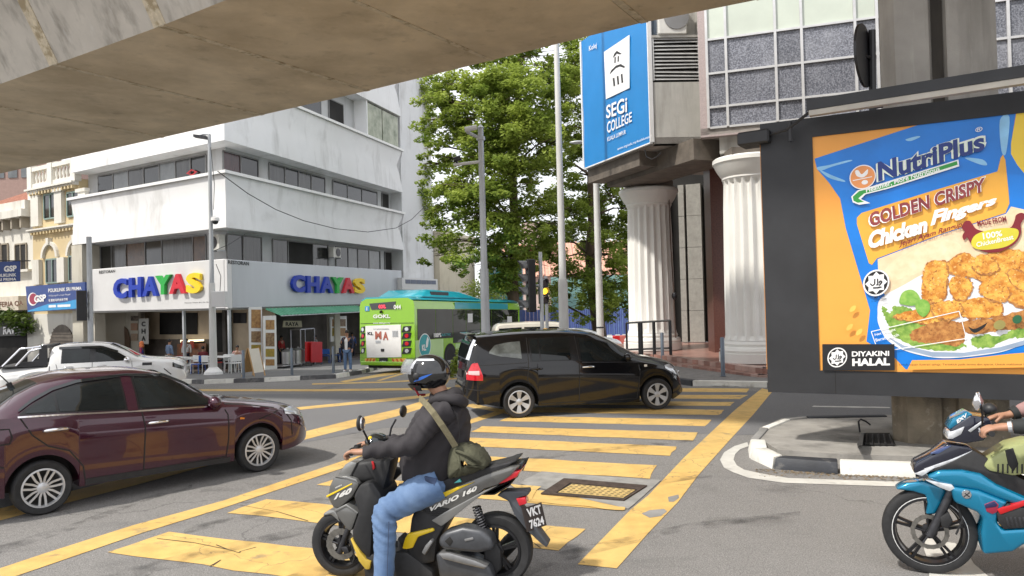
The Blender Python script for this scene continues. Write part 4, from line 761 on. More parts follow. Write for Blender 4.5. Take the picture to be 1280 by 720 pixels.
q = FL.pp(177, 463, 1.0); person((q[0], q[1], pz(q)), math.radians(-70), 1.6, 'woman in orange headscarf and red and blue top on the left pavement', mat('red blue cloth', (.35, .04, .08), .85, col2=(.02, .05, .3), scale=3, lo=.45, hi=.5), navy, mat('orange scarf', (.75, .22, .08), .8, var=.2), scarf=True)
q = FL.pp(212, 463, .9); person((q[0], q[1], pz(q)), math.radians(-35), 1.66, 'man in grey blue shirt standing by the restaurant tables', mat('grey blue cloth', (.16, .22, .34), .85, var=.25, scale=8), mat('pale trousers', (.4, .38, .34), .85), blk)
pat = mat('patterned pink cloth', (.5, .22, .22), .85, scale=16, col2=(.6, .5, .42), lo=.45, hi=.55)
def onface(F, u, v, o): q = F.pp(u, v, o); return (q[0], q[1], gz(q[0], q[1])+.165)
person(onface(FL, 297, 455, -.8), math.radians(200), 1.62, 'seated diner in pink patterned clothes at the restaurant corner', pat, navy, blk, pose='sit'); person(onface(FL, 268, 450, -1.8), math.radians(-60), 1.65, 'seated diner in dark blue at the back of the restaurant', navy, navy, blk, pose='sit')
person(onface(FR, 395, 445, -2.2), math.radians(120), 1.65, 'cook in a pale shirt behind the stall pots', M['white'], navy, blk); person(onface(FR, 424, 455, -.2), math.radians(200), 1.62, 'dark clothed customer seated behind the man in the dark jacket', navy, navy, blk, pose='sit')
dk_ = mat('maroon cloth', (.18, .03, .04), .85, var=.2)
person(onface(FL, 254, 455, -.9), math.radians(30), 1.64, 'seated diner in maroon behind the blue chair', dk_, navy, blk, pose='sit'); person(onface(FL, 234, 462, -2.2), math.radians(180), 1.66, 'cook in white standing behind the lit food counter', M['white'], navy, blk); person(onface(FR, 352, 455, -1.5), math.radians(250), 1.66, 'stall worker in a red top behind the cooking pots', mat('red cloth', (.45, .04, .04), .85), navy, blk); person(onface(FR, 441, 458, -1.6), math.radians(220), 1.66, 'standing customer in blue deep inside the street side entrance', mat('plain blue cloth', (.05, .1, .3), .85), navy, blk)
# ---------------------------------------------------------------- tables, chairs and stall kit
def legs4(mb, w_, d, h, r=.015):
    for x in (-w_/2, w_/2):
        for y in (-d/2, d/2): pass
steel = mat('brushed steel', (.5, .5, .5), .3, .8, var=.2, scale=4, stretch=(1, 1, .2))
def chair(loc, rz, label, m, arms=True):
    c = thing('chair', loc, label, 'chair', 'chairs at the restaurant tables', rz); mb = MB(); mb.box((0, 0, .44), (.44, .44, .03)); mb.build('seat', m, c, bevel=.01)
    for x in (-.2, .2):
        for y in (-.2, .2): mb = MB(); mb.tube([(x, y, .43), (x*1.12, y*1.12, 0)], .017, 6); mb.build('leg', m, c)
        if arms: mb = MB(); mb.tube([(x*1.1, -.22, .44), (x*1.15, -.24, .82), ], .016, 6); mb.tube([(x*1.15, -.23, .66), (x*1.15, .2, .66), (x*1.1, .2, .44)], .016, 6); mb.build('armrest', m, c)
    mb = MB(); rows = []
    mb.box((0, -.235, .68), (.42, .025, .3)); mb.build('backrest', m, c, bevel=.01); return c
bluep = mat('blue plastic', (.02, .1, .42), .4); wp = mat('white metal chair', (.72, .73, .72), .4)
for (u, v, o, rz, m, lb) in ((248, 470, .9, 1.2, bluep, 'blue plastic chair left of the grey lamp post'), (240, 470, .9, 2.6, wp, 'white metal chair at the long table, left of the blue one'), (294, 471, .7, .6, wp, 'white metal armchair right of the grey lamp post'), (229, 468, .9, -.3, wp, 'white metal chair nearest the pickup bonnet'), (287, 469, .2, 3.6, wp, 'white metal chair tucked behind the corner post'), (407, 462, None, .4, bluep, 'blue plastic chair by the pale food panel'), (420, 461, None, 2, bluep, 'blue plastic chair at the street side entrance'), (262, 470, .8, -.5, wp, 'white metal chair directly left of the lamp post foot'), (303, 468, .1, 2.2, wp, 'white metal chair between the corner post and the easel'), (275, 466, -.6, 1.9, mat('red chair plastic', (.45, .03, .03), .4), 'red plastic chair inside behind the lamp post'), (222, 465, -.7, .8, MATS['red chair plastic'] if 'red chair plastic' in MATS else bluep, 'plastic chair inside before the food counter')):
    q = FL.pp(u, v, o) if o is not None else FR.pp(u, v, .3); chair((q[0], q[1], pz(q)), rz, lb, m, m is wp)
def table(F, u, o, L, label):
    q = F.pp(u, 458, o); t = thing('table', (q[0], q[1], pz(q)), label, 'table', 'restaurant tables on the pavement', math.atan2(F.d[1], F.d[0])); mb = MB(); mb.box((0, 0, .74), (L, .7, .035)); mb.build('tabletop', M['white'], t, bevel=.01)
    for x in (-L*.42, L*.42):
        for y in (-.28, .28): mb = MB(); mb.tube([(x, y, .72), (x, y, 0)], .02, 6); mb.build('leg', M['darkmetal'], t)
table(FL, 232, .3, 1.9, 'long white topped table left of the lamp post'); table(FL, 273, .3, 1.7, 'long white topped table behind the lamp post'); table(FL, 196, .0, 1.4, 'white topped table beside the man in grey blue')
eA = G(317, 470, .14); ea = thing('menu_easel', (eA[0], eA[1], pz(eA)), 'wooden folding menu board standing open on the pavement', 'menu board', None, math.radians(62)); wood = mat('pale wood', (.5, .3, .13), .6, var=.2, scale=4, stretch=(4, 4, .4))
for s in (-1, 1):
    mb = MB(); z1 = 1.12
    for x in (-.27, .27): mb.hexa([(x-.02, s*.34-.015, 0), (x+.02, s*.34-.015, 0), (x+.02, s*.34+.015, 0), (x-.02, s*.34+.015, 0)], [(x-.02, s*.02-.012, z1), (x+.02, s*.02-.012, z1), (x+.02, s*.02+.012, z1), (x-.02, s*.02+.012, z1)])
    f = mb.build('frame_leg', wood, ea); f['kind'] = 'stuff'
    y = lambda z: s*(.34-.32*z/z1); mb = MB(); mb.hexa([(-.25, y(.15)-.01, .15), (.25, y(.15)-.01, .15), (.25, y(.15)+.01, .15), (-.25, y(.15)+.01, .15)], [(-.25, y(1.08)-.01, 1.08), (.25, y(1.08)-.01, 1.08), (.25, y(1.08)+.01, 1.08), (-.25, y(1.08)+.01, 1.08)]); mb.build('board', mat('menu paper', (.7, .66, .58), .6, var=.06) if s < 0 else wood, ea)
for (u, v, r, h, lb) in ((360, 461, .3, .62, 'left steel cooking pot on the stall bench'), (373, 461, .32, .66, 'right steel cooking pot on the stall bench')):
    q = FR.pp(u, v, .6); z = pz(q); t = thing('cooking_pot', (q[0], q[1], z+.2), lb, 'pot', 'steel cooking pots at the stall'); mb = MB(); mb.lathe([(r, 0), (r, h), (r+.03, h+.01), (r-.02, h+.02)], n=18); mb.build('pot', steel, t, smooth=.6); mb = MB(); mb.lathe([(r*.98, h+.025), (r*.5, h+.1), (.04, h+.12), (.04, h+.17)], n=16); mb.build('lid', steel, t, smooth=.6)
q = FR.pp(368, 462, .6); t = thing('stall_bench', (q[0], q[1], pz(q)), 'low steel trolley carrying the cooking pots', 'trolley', None, math.atan2(FR.d[1], FR.d[0])); mb = MB(); mb.box((0, 0, .17), (3.0, .8, .05)); mb.build('deck', steel, t)
for x in (-1.3, 1.3):
    for y in (-.3, .3): mb = MB(); mb.tube([(x, y, .15), (x, y, 0)], .04, 8); mb.build('caster', M['rubber'], t)
for i, (u0, u1, vt, vb, lb) in enumerate(((381, 389, 427, 452, 'left red folded table standing on edge at the stall'), (388, 402, 427, 453, 'right red folded table standing on edge at the stall'))):
    q = FR.pp((u0+u1)/2, vb, 1.1+.15*i); t = thing('folded_table', q, lb, 'table', 'red folded tables at the stall'); P = [FR.px(u, v, 1.1+.15*i) for u, v in ((u0, vb), (u1, vb), (u1, vt+.5), (u0, vt))]; mb = MB(); mb.prism([FR.P(a, 1.1+.15*i, z) for a, z in P], FR.n*.05); mb.build('tabletop', M['red'], t, True, bevel=.012)
    for u in (u0+1, u1-1): mb = MB(); a, z = FR.px(u, vb, 1.1+.15*i); b = FR.P(a, 1.12+.15*i, z); mb.tube([b, (b[0], b[1], pz(b))], .018, 6); mb.build('leg', M['darkmetal'], t, True)
gc = thing('glass_food_case', FR.pp(388, 430, .3), 'steel framed glass food case on the stall counter', 'food case'); t0, z0 = FR.px(375, 438, .2); t1, z1 = FR.px(392, 411, .2)
for a in (t0, t1):
    for o in (-.4, .2): mb = MB(); FR.box(mb, a, a+.05, o, o+.05, -2.2, z1); mb.build('post', steel, gc, True)
mb = MB(); FR.box(mb, t0, t1, -.4, .25, z0-.05, z0); mb.build('shelf', steel, gc, True); mb = MB(); FR.box(mb, t0, t1, -.4, .25, z1, z1+.05); mb.build('top', steel, gc, True)
sx = FR.quad(353, 409, 377, 409, 376, 401, 354, 401, -.3); hs = thing('stall_sign', sx[0], 'small cream hanging sign board with dark lettering over the stall', 'sign'); mb = MB(); mb.prism(sx, FR.n*.04); b = mb.build('board', mat('cream board', (.55, .5, .36), .6), hs, True); text('RAYA', FR.quad(357, 407.5, 373, 407.5, 373, 402.5, 357, 402.5, -.25), M['ink'], b, bold=.03)
pnl = food_board(FR, 'food_board', 413, 434, 396, 425, -.2, [(415, 399, 423, 408), (425, 399, 432, 408), (415, 410, 423, 420), (425, 410, 432, 420)], 'pale hanging panel of four food pictures right of the stall post')
# ================================================================ SHOPHOUSES ON THE LEFT
yel = plaster('pale yellow plaster', (.6, .48, .28), .5, (.25, .17, .07)); crm = plaster('white trim plaster', (.68, .66, .6), .5, (.2, .17, .13)); M['crm'] = crm
o0 = -.5
tX = lambda u, o=o0: FL.px(u, 300, o)[0]
def fz(u, v, o=o0): return FL.px(u, v, o)[1]
ya, yb = 13.75, tX(41)
ys = thing('shophouse', FL.P((ya+yb)/2, o0, -1.3), 'narrow yellow shophouse with arched windows, white pilasters and a blue clinic sign', 'building')
ztop = fz(75, 228); mb = MB(); FL.box(mb, ya, yb, -12, o0, -3, ztop); mb.build('wall', yel, ys, True)
def fbox(parent, name, m, u0, u1, v0, v1, o1, o=o0, uv=None):
    a, b = sorted((tX(u0), tX(u1))); um = uv or (u0+u1)/2; z = sorted((fz(um, v0), fz(um, v1))); mb = MB(); FL.box(mb, a, b, o, o1, z[0], z[1]); return mb.build(name, m, parent, True)
for (u0, u1, v0, v1) in ((43.5, 53, 242, 283), (73, 82, 238, 279), (103, 112, 236, 278), (44, 52.5, 325, 356), (75, 84, 322, 353), (104, 112, 320, 352)): fbox(ys, 'pilaster', crm, u0, u1, v0, v1, o0+.22)
for u in (48, 77.5, 107.5): fbox(ys, 'capital', crm, u-6, u+6, 238 if u < 60 else 236, 243 if u < 60 else 240, o0+.3)
zc = [(fz(75, 231), .42, .35), (fz(75, 283), .35, .3), (fz(75, 320), .3, .12)]
for z, d, h in zc[:2]:
    mb = MB(); FL.box(mb, ya, yb+.1, o0, o0+d, z-h*.3, z); FL.box(mb, ya, yb+.1, o0, o0+d*.6, z-h*.6, z-h*.3-.003); c = mb.build('cornice', crm, ys, True)
    n_ = 14
    for k in range(n_): t = ya+.15+(yb-ya-.2)*k/n_; mb = MB(); FL.box(mb, t, t+.14, o0, o0+d*.75, z-h*1.15, z-h*.6-.003); mb.build('dentil', yel, c, True)
# balustrade parapet
zb = zc[0][0]; mb = MB(); FL.box(mb, ya, yb, o0-.1, o0+.2, zb, zb+.3); FL.box(mb, ya, yb, o0-.1, o0+.22, zb+1.05, zb+1.3); bal = mb.build('parapet', crm, ys, True)
for k in range(13):
    t = ya+.35+(yb-ya-.7)*k/12; p = FL.P(t, o0+.05, zb+.3); mb = MB(); mb.lathe([(.09, 0), (.06, .12), (.1, .35), (.05, .6), (.09, .75)], p, n=8); mb.build('baluster', crm, bal, True, smooth=.8)
for t in (ya+.2, (ya+yb)/2+.1, yb-.2): mb = MB(); FL.box(mb, t-.25, t+.25, o0-.12, o0+.26, zb+.003, zb+1.45); mb.build('pedestal', crm, bal, True)
gg = mat('green window frame', (.22, .3, .27), .6)
def swin(parent, u0, u1, v0, v1, o=o0, n=2, frame=gg, wm=None):
    a, b = sorted((tX(u0, o), tX(u1, o))); um = (u0+u1)/2; z = sorted((fz(um, v0, o), fz(um, v1, o))); mb = MB(); w_ = .09
    for k in range(n+1): t = a+(b-a)*k/n; FL.box(mb, t-w_/2, t+w_/2, o+.02, o+.1, z[0], z[1])
    FL.box(mb, a, b, o+.02, o+.095, z[0]-w_, z[0]); FL.box(mb, a, b, o+.02, o+.095, z[1], z[1]+w_); wd = mb.build('window', frame, parent, True)
    for k in range(n): mb = MB(); FL.box(mb, a+(b-a)*k/n+.05, a+(b-a)*(k+1)/n-.05, o+.01, o+.05, z[0]+.002, z[1]-.002); mb.build('pane', wm or M['window'], wd, True)
swin(ys, 57, 72.5, 243.5, 272); swin(ys, 86, 101, 241, 269); swin(ys, 58.5, 74, 325, 352.5); swin(ys, 87, 103, 321, 350)
for u, v in ((64, 322), (96, 319)):
    t, z = FL.px(u, v, o0); r = .95; mb = MB(); P = []
    for k in range(15):
        a = PI*k/14; P.append((math.cos(a), math.sin(a)))
    for k in range(14):
        (x0, y0), (x1, y1) = P[k], P[k+1]; q = FL.P
        mb.hexa([q(t+x0*r, o0, z+y0*r), q(t+x1*r, o0, z+y1*r), q(t+x1*(r-.2), o0, z+y1*(r-.2)), q(t+x0*(r-.2), o0, z+y0*(r-.2))], [q(t+x0*r, o0+.16, z+y0*r), q(t+x1*r, o0+.16, z+y1*r), q(t+x1*(r-.2), o0+.16, z+y1*(r-.2)), q(t+x0*(r-.2), o0+.16, z+y0*(r-.2))])
    FL.box(mb, t-.14, t+.14, o0, o0+.24, z+r-.2, z+r+.2); mb.build('window_arch', crm, ys, True)
# ground floor, arched shutter
a, b = ya, yb; mb = MB(); FL.box(mb, a, b, o0, o0+.05, -3, fz(70, 392)); mb.build('ground_wall', crm, ys, True)
t, z = FL.px(78, 428, o0+.06); r = abs(tX(62)-tX(94))/2; mb = MB(); mb.prism(FL.arch(t, z-.4, r, o0+.06, o0, foot=-2.4), FL.n*.03); sh = mb.build('arched_shutter', mat('roller shutter', (.13, .11, .09), .55, .3, var=.3), ys, True)
for k in range(16):
    zz = -2.0+k*.2
    hw = r if zz < z-.4 else math.sqrt(max(0, r*r-(zz-z+.4)**2))
    if hw > .2: mb = MB(); FL.box(mb, t-hw+.05, t+hw-.05, o0+.09, o0+.125, zz, zz+.1); mb.build('slat', MATS['roller shutter'], sh, True)
# blue clinic sign
so_ = .5
q4 = [FL.pp(u, v, so_) for u, v in ((34.5, 390), (106, 386), (106, 352.5), (32, 358))]; cs = thing('clinic_sign', FL.pp(70, 390, so_), 'wide blue clinic sign board across the front of the yellow shophouse', 'sign')
DB = mat('deep sign blue', (.015, .05, .22), .4, var=.1); CY = mat('sign cyan', (.03, .3, .62), .4); SW = mat('sign white', (.8, .8, .8), .4)
mb = MB(); mb.prism(q4, -FL.n*.2); cbd = mb.build('board', DB, cs, True)
FS = lambda *p: FL.quad(*p, so_+.01)
def sgink(pts, m, par, o, nm='print_shape', F=FL): mb = MB(); mb.prism([F.pp(u, v, o) for u, v in pts], F.n*.006); return mb.build(nm, m, par, True)
sgink([(35, 388.5), (60, 380), (80, 378), (105, 372), (105, 385), (35, 389.5)], CY, cbd, so_+.004)
sgink([(36 + 6*math.cos(a)+5, 374+8.2*math.sin(a)) for a in np.linspace(0, 6.1, 18)], SW, cbd, so_+.01); sgink([(41.7+5*math.cos(a), 373.6+7*math.sin(a)) for a in np.linspace(0, 6.1, 16)], mat('sign dark red', (.3, .01, .05), .4), cbd, so_+.016)
text('GSP', FS(43, 378.5, 58, 376.5, 58, 367.5, 43, 369.5), SW, cbd, bold=.05, lift=.015); text('POLIKLINIK SRI PRIMA', FS(60.5, 365.5, 102, 362.3, 102, 358, 60.5, 360.8), SW, cbd, bold=.02); text('كلينيك سري ڤريما', FS(61, 371, 88, 369.3, 88, 366.5, 61, 368.2), SW, cbd, bold=.01); text('斯里柏马综合诊疗所', FS(61, 377.3, 85, 375.8, 85, 372.3, 61, 373.8), SW, cbd, bold=.02); sgink([(61, 381.5), (70, 381), (70, 384), (61, 384.5)], SW, cbd, so_+.01)
sgink([(72, 381), (88, 380.2), (88, 383.3), (72, 384)], SW, cbd, so_+.01)
# old white shop further left
ws = thing('shophouse', FL.P(24, -.5, -1.5), 'old cream shophouse with timber shutters and tiled roof at the left edge', 'building'); wa, wb_ = yb+.05, 34
mb = MB(); FL.box(mb, wa, wb_, -12, -.55, -3, 8.3); mb.build('wall', crm, ws, True)
zc2 = fz(20, 272); mb = MB(); FL.box(mb, wa, wb_, -.55, .1, zc2-.1, zc2+.35); FL.box(mb, wa, wb_, -.55, -.1, zc2+.355, zc2+.9); co = mb.build('cornice', crm, ws, True)
for k in range(12): t = wa+.4+k*1.15; mb = MB(); FL.box(mb, t, t+.18, -.55, -.05, zc2-.75, zc2-.105); mb.build('bracket', mat('weathered bracket', (.35, .31, .25), .8) if k == 0 else MATS['weathered bracket'], co, True)
mb = MB(); P = [FL.P(wa+.3, -.6, 8.35), FL.P(wb_, -.6, 8.35), FL.P(wb_, -7, 11.3), FL.P(wa+.3, -7, 11.3)]; mb.prism(P, (0, 0, .2)); rf = mb.build('roof', mat('terracotta roof', (.42, .2, .14), .8, var=.3, scale=4, bump=.3), ws, True)
for k in range(26): t = wa+.5+k*.55; mb = MB(); mb.tube([FL.P(t, -.6, 8.6), FL.P(t, -7, 11.55)], .09, 6); mb.build('tile_row', MATS['terracotta roof'], rf, True)
mb = MB(); FL.box(mb, wa+.1, wa+.5, -7, -.5, 8.3, 9.5); mb.build('fire_wall', crm, ws, True)
for u0, u1 in ((-30, -12), (-8, 1), (3, 11), (20, 34)): swin(ws, u0, u1, 306, 337, -.55, 1 if u1-u0 < 12 else 2, mat('timber frame', (.3, .26, .2), .7) if u0 == -30 else MATS['timber frame'], M['shade'])
mb = MB(); FL.box(mb, wa, wb_, -.55, -.2, fz(20, 341), fz(20, 338)); mb.build('sill', crm, ws, True)
fb_ = MB(); FL.box(fb_, wa+.2, wb_, -.55, .25, fz(15, 388), fz(15, 371)); fs_ = fb_.build('shop_fascia', mat('cream fascia', (.6, .54, .45), .7, var=.15), ws, True)
text('CAFERIA QA', FL.quad(-10, 386, 29, 382.5, 29, 375.5, -10, 378, .26), mat('brown ink', (.15, .07, .04), .6), fs_, bold=.02)
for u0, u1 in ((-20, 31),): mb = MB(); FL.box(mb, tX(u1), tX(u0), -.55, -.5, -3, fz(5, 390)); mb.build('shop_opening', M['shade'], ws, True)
sgink([(-20, 421), (31, 419), (31, 404), (-20, 405)], mat('black fascia', (.03, .03, .03), .5), ws, .0, 'lower_sign'); text('RAW', FL.quad(4, 418.2, 23, 417, 23, 407.3, 4, 408.5, .02), SW, ws, 'lettering', .05)
hsq = [D(-6, 353, 36), D(23, 351.5, 36), D(23, 326.5, 36), D(-6, 327.5, 36)]; hs2 = thing('hanging_sign', hsq[1], 'dark blue clinic sign hanging from the cream shophouse at the left edge', 'sign'); mb = MB(); mb.prism(hsq, (0, .15, 0)); hb = mb.build('board', DB, hs2, True)
def hq(*p): return [D(p[i], p[i+1], 35.98) for i in range(0, 8, 2)]
text('GSP', hq(5, 340, 21, 339, 21, 331.5, 5, 332.5), SW, hb, bold=.05); text('POLIKLINIK', hq(-5, 346.5, 20.5, 345.5, 20.5, 341.5, -5, 342.5), SW, hb, bold=.03); text('SRI PRIMA', hq(-5, 351.5, 20.5, 350.5, 20.5, 347, -5, 348), SW, hb, bold=.03)
mb = MB(); mb.tube([D(-6, 326, 36.1), D(38, 326, 37.5)], .03, 5); mb.build('sign_bracket', M['ink'], hs2, True)
# planting on the shop front
def leaves(center, rad, n, size, rs, flat=.0, squash=None):
    """n leaf quads scattered through an uneven volume; returns arrays"""
    v = rs.normal(size=(n, 3)); v /= np.linalg.norm(v, axis=1)[:, None]; r = rs.random(n)**.45
    return np.array(center)+v*r[:, None]*np.array(rad)
def leafmesh(P, size, rs, up=.35, asp=.55):
    n = len(P); a = rs.normal(size=(n, 3)); a /= np.linalg.norm(a, axis=1)[:, None]; nn = rs.normal(size=(n, 3)); nn[:, 2] = np.abs(nn[:, 2])+up*3; nn /= np.linalg.norm(nn, axis=1)[:, None]
    a = a-nn*(a*nn).sum(1)[:, None]; a /= np.linalg.norm(a, axis=1)[:, None]; b = np.cross(nn, a); s = size*rs.uniform(.6, 1.35, n)[:, None]
    q = np.stack([P-a*s, P+b*s*asp, P+a*s, P-b*s*asp], 1).reshape(-1, 3); me = bpy.data.meshes.new('leaves'); f = np.arange(4*n).reshape(-1, 4)
    me.vertices.add(4*n); me.vertices.foreach_set('co', q.ravel()); me.loops.add(4*n); me.loops.foreach_set('vertex_index', f.ravel().astype(np.int32)); me.polygons.add(n); me.polygons.foreach_set('loop_start', np.arange(0, 4*n, 4, dtype=np.int32)); me.polygons.foreach_set('loop_total', np.full(n, 4, dtype=np.int32)); me.update(); me.validate(); return me
def leafmat(name, a, b, sc_=.6):
    m = mat(name, a, .5, col2=b, scale=sc_, lo=.35, hi=.65, detail=8, space='Object', spec=.3); t = m.node_tree; pb = t.nodes['Principled BSDF']; tr = t.nodes.new('ShaderNodeBsdfTranslucent'); ms = t.nodes.new('ShaderNodeMixShader'); ms.inputs[0].default_value = .45
    src = pb.inputs['Base Color'].links[0].from_socket; t.links.new(src, tr.inputs[0]); t.links.new(pb.outputs[0], ms.inputs[1]); t.links.new(tr.outputs[0], ms.inputs[2]); t.links.new(ms.outputs[0], t.nodes['Material Output'].inputs[0]); return m
LF = leafmat('light leaf', (.14, .21, .032), (.42, .5, .1)); LD = leafmat('dark leaf', (.035, .075, .014), (.11, .16, .03)); BARK = mat('bark', (.12, .085, .06), .9, var=.35, scale=5, bump=.5, stretch=(1, 1, .3))
hp = thing('hanging_plant', FL.pp(15, 400, .1), 'leafy green planting over the dark shop sign at the left edge', 'plant'); rs = np.random.default_rng(3)
Pn = np.concatenate([leaves(FL.pp(u, v, .25), (.8, .35, .55), 170, .1, rs) for u, v in ((2, 396), (10, 400), (18, 394), (25, 400), (30, 408), (-8, 398))]); link('foliage', leafmesh(Pn, .14, rs), LD, hp, True)
mb = MB(); FL.box(mb, tX(31, .2), tX(-10, .2), .0, .4, fz(15, 405, .2)-.05, fz(15, 402, .2)); mb.build('planter', M['ink'], hp, True)
# far block on the skyline
fb2 = thing('distant_block', (-62, 92, -2), 'brown and white office block far behind the shophouses', 'building'); a = D(-10, 212, 90); b = D(38, 203, 90); mb = MB(); mb.box(((a[0]+b[0])/2-6, 95, 8), (abs(b[0]-a[0])+16, 8, 26.0)); mb.build('wall', mat('brown brick far', (.3, .2, .17), .8), fb2, True)
for k in range(7): mb = MB(); mb.box((b[0]-1.2-k*1.6, 90.95, 19.4), (1.1, .1, 1.6)); mb.build('window', W3, fb2, True)
# ================================================================ COLLEGE BUILDING ON THE RIGHT
PZ = .2; c2 = D(946, 455, 21.4); c1_ = D(816, 440, 27.2); ZW = 6.72
K = np.array(ZP(818, 180, ZW)); K2 = np.array(ZP(735, 212, ZW)); FB = Face(K, K2-K, np.array([-(K2-K)[1], (K2-K)[0]])*(-1 if False else 1))
if np.dot(FB.n, np.array([0, 0, 0])-FB.A) < 0: FB.n = -FB.n
WA = np.array(ZP(876, 170, ZW)); FM = Face(WA, (.944, -.33), (-.33, -.944)); Kc = np.array(ZP(876, 179, ZW)); FC = Face(K, Kc-K, (0, -1)); FC.n = np.array([FC.d[1], -FC.d[0], 0]);
lenM = 14.; tC = float((Kc-K).dot(FC.d)); cg = thing('college_building', (6.5, 25, .0), 'grey college building with mosaic window grid above big white fluted columns', 'building')
conc2 = mat('board marked concrete', (.42, .41, .38), .85, var=.1, scale=1.5, bump=.25, bscale=50); layer(conc2, (.2, .19, .17), 3, .48, .75, amt=.65, detail=10, stretch=(1.2, 1.2, .14)); pink = mat('pink granite', (.4, .33, .32), .5, var=.15, scale=30, bump=.1)
TOPZ = 15.
# upper storey volumes
mb = MB(); mb.slab([FM.P(.32, -.25, 0)[:2], FM.P(lenM, -.25, 0)[:2], FM.P(lenM, -9, 0)[:2], FM.P(3.2, -9, 0)[:2], FB.P(4.3, -.3, 0)[:2], FC.P(.25, -.3, 0)[:2], FC.P(tC+.02, -.3, 0)[:2]], ZW+.25, TOPZ); mb.build('upper_wall', conc2, cg, True)
zl = FC.px(850, 100, 0)[1]; zl2 = FC.px(850, 45, 0)[1]
mb = MB(); FC.box(mb, .02, tC+.05, -.3, .0, ZW, zl-.06); mb.build('concrete_panel', conc2, cg, True)
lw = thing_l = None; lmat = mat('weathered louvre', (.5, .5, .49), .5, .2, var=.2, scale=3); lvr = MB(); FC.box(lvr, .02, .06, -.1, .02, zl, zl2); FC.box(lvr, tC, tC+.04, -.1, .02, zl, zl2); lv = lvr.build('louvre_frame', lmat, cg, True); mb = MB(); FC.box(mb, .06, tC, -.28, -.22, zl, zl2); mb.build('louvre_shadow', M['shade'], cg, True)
for k in range(12): z = zl+(zl2-zl)*(k+.1)/12; p = FC.P; mb = MB(); s_ = rng.normal()*.012; mb.hexa([p(.06, -.16, z+.1), p(tC, -.16, z+.1+s_), p(tC, .0, z+s_), p(.06, .0, z)], [p(.06, -.16, z+.125), p(tC, -.16, z+.125+s_), p(tC, .0, z+.025+s_), p(.06, .0, z+.025)]); mb.build('slat', lmat, lv, True)
t_ac, z_ac = FC.px(843, 32, .1); acu = thing('air_conditioner', FC.P(t_ac, .1, z_ac-.4), 'large white air conditioner above the louvres of the college building', 'air conditioner'); mb = MB(); FC.box(mb, .2, tC-.35, -.5, .1, zl2+.03, zl2+1.1); b = mb.build('casing', acm, acu, True, bevel=.03); mb = MB(); c = FC.P(.75, .11, zl2+.55); mb.prism([c+FC.d*.38*math.cos(k*PI/12)+np.array([0, 0, .38*math.sin(k*PI/12)]) for k in range(24)], FC.n*.02); mb.build('fan_grille', mat('grey grille', (.2, .2, .2), .5), b, True)
mb = MB(); FC.box(mb, 0, tC, -.6, .04, zl2-.05, zl2+.02); mb.build('ledge', conc2, cg, True)
# mosaic grid
tm = lambda u, v: FM.px(u, v, 0)
mb = MB(); FM.box(mb, 0.0, tm(884, 100)[0], -.3, .03, ZW-.05, TOPZ); FM.box(mb, tm(884, 100)[0], lenM, -.3, .03, ZW-.05, tm(884, 161)[1]); mb.build('granite_frame', pink, cg, True)
mos = mat('mosaic glass', (.085, .09, .11), .3, scale=24, col2=(.27, .28, .32), lo=.42, hi=.62, detail=9); layer(mos, (.5, .51, .55), 34, .6, .68, amt=.7, detail=9); layer(mos, (.3, .31, .34), .8, .45, .7, amt=.5); pale = mat('pale blind panel', (.55, .6, .52), .25, var=.08, scale=.8); vary(mos, .18); vary(pale, .08); alum = mat('aluminium mullion', (.6, .6, .6), .4, .4)
ucol = [884.5, 908.5, 970.5, 1003.5, 1070.5, 1098, 1160, 1193, 1262, 1290, 1360]; zr = [tm(884, v)[1] for v in (161, 135.5, 93.5, 51)]+[tm(884, 51)[1]+1.45, tm(884, 51)[1]+2.6]
tu = [tm(u, 100)[0] for u in ucol]
gm = MB()
for t in tu: FM.box(gm, t-.035, t+.035, -.02, .09, zr[0], zr[-1])
for z in zr:
    for i in range(len(tu)-1): FM.box(gm, tu[i]+.035, tu[i+1]-.035, -.02, .085, z-.03, z+.03)
grid_ = gm.build('mullion_grid', alum, cg, True)
for i in range(len(tu)-1):
    for j in range(len(zr)-1):
        p = FM.P; a = rng.normal()*.004; mb = MB(); FM.box(mb, tu[i]+.037, tu[i+1]-.037, -.05, .02+a, zr[j]+.032, zr[j+1]-.032); mb.build('pane', mos if j < 3 else pale, grid_, True)
# soffit and beams
soff = mat('stained soffit', (.4, .37, .34), .85, var=.25, scale=.9); layer(soff, (.12, .09, .07), 1.2, .5, .7, amt=.6)
mb = MB(); mb.slab([FM.P(lenM, .03, 0)[:2], FM.P(0, .03, 0)[:2], Kc[:2], K[:2], FB.P(4.6, 0, 0)[:2], FB.P(4.6, -14, 0)[:2], FM.P(lenM, -16, 0)[:2]], ZW-.0, ZW+.2); mb.build('soffit', soff, cg, True)
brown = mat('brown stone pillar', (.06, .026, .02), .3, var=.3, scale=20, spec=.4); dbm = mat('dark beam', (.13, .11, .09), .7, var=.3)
for a, b, o in ((.3, 4.4, -1.3),): mb = MB(); FB.box(mb, -1.0, 4.4, -2.2, -.7, 6.1, ZW-.003); mb.build('beam', dbm, cg, True)
mb = MB(); FB.box(mb, 1.0, 4.6, -.7, -.06, 6.25, ZW-.004); mb.build('beam', dbm, cg, True)
mb = MB(); FM.box(mb, .5, lenM, -2.0, -.2, 6.2, ZW-.004); mb.build('beam', conc2, cg, True)
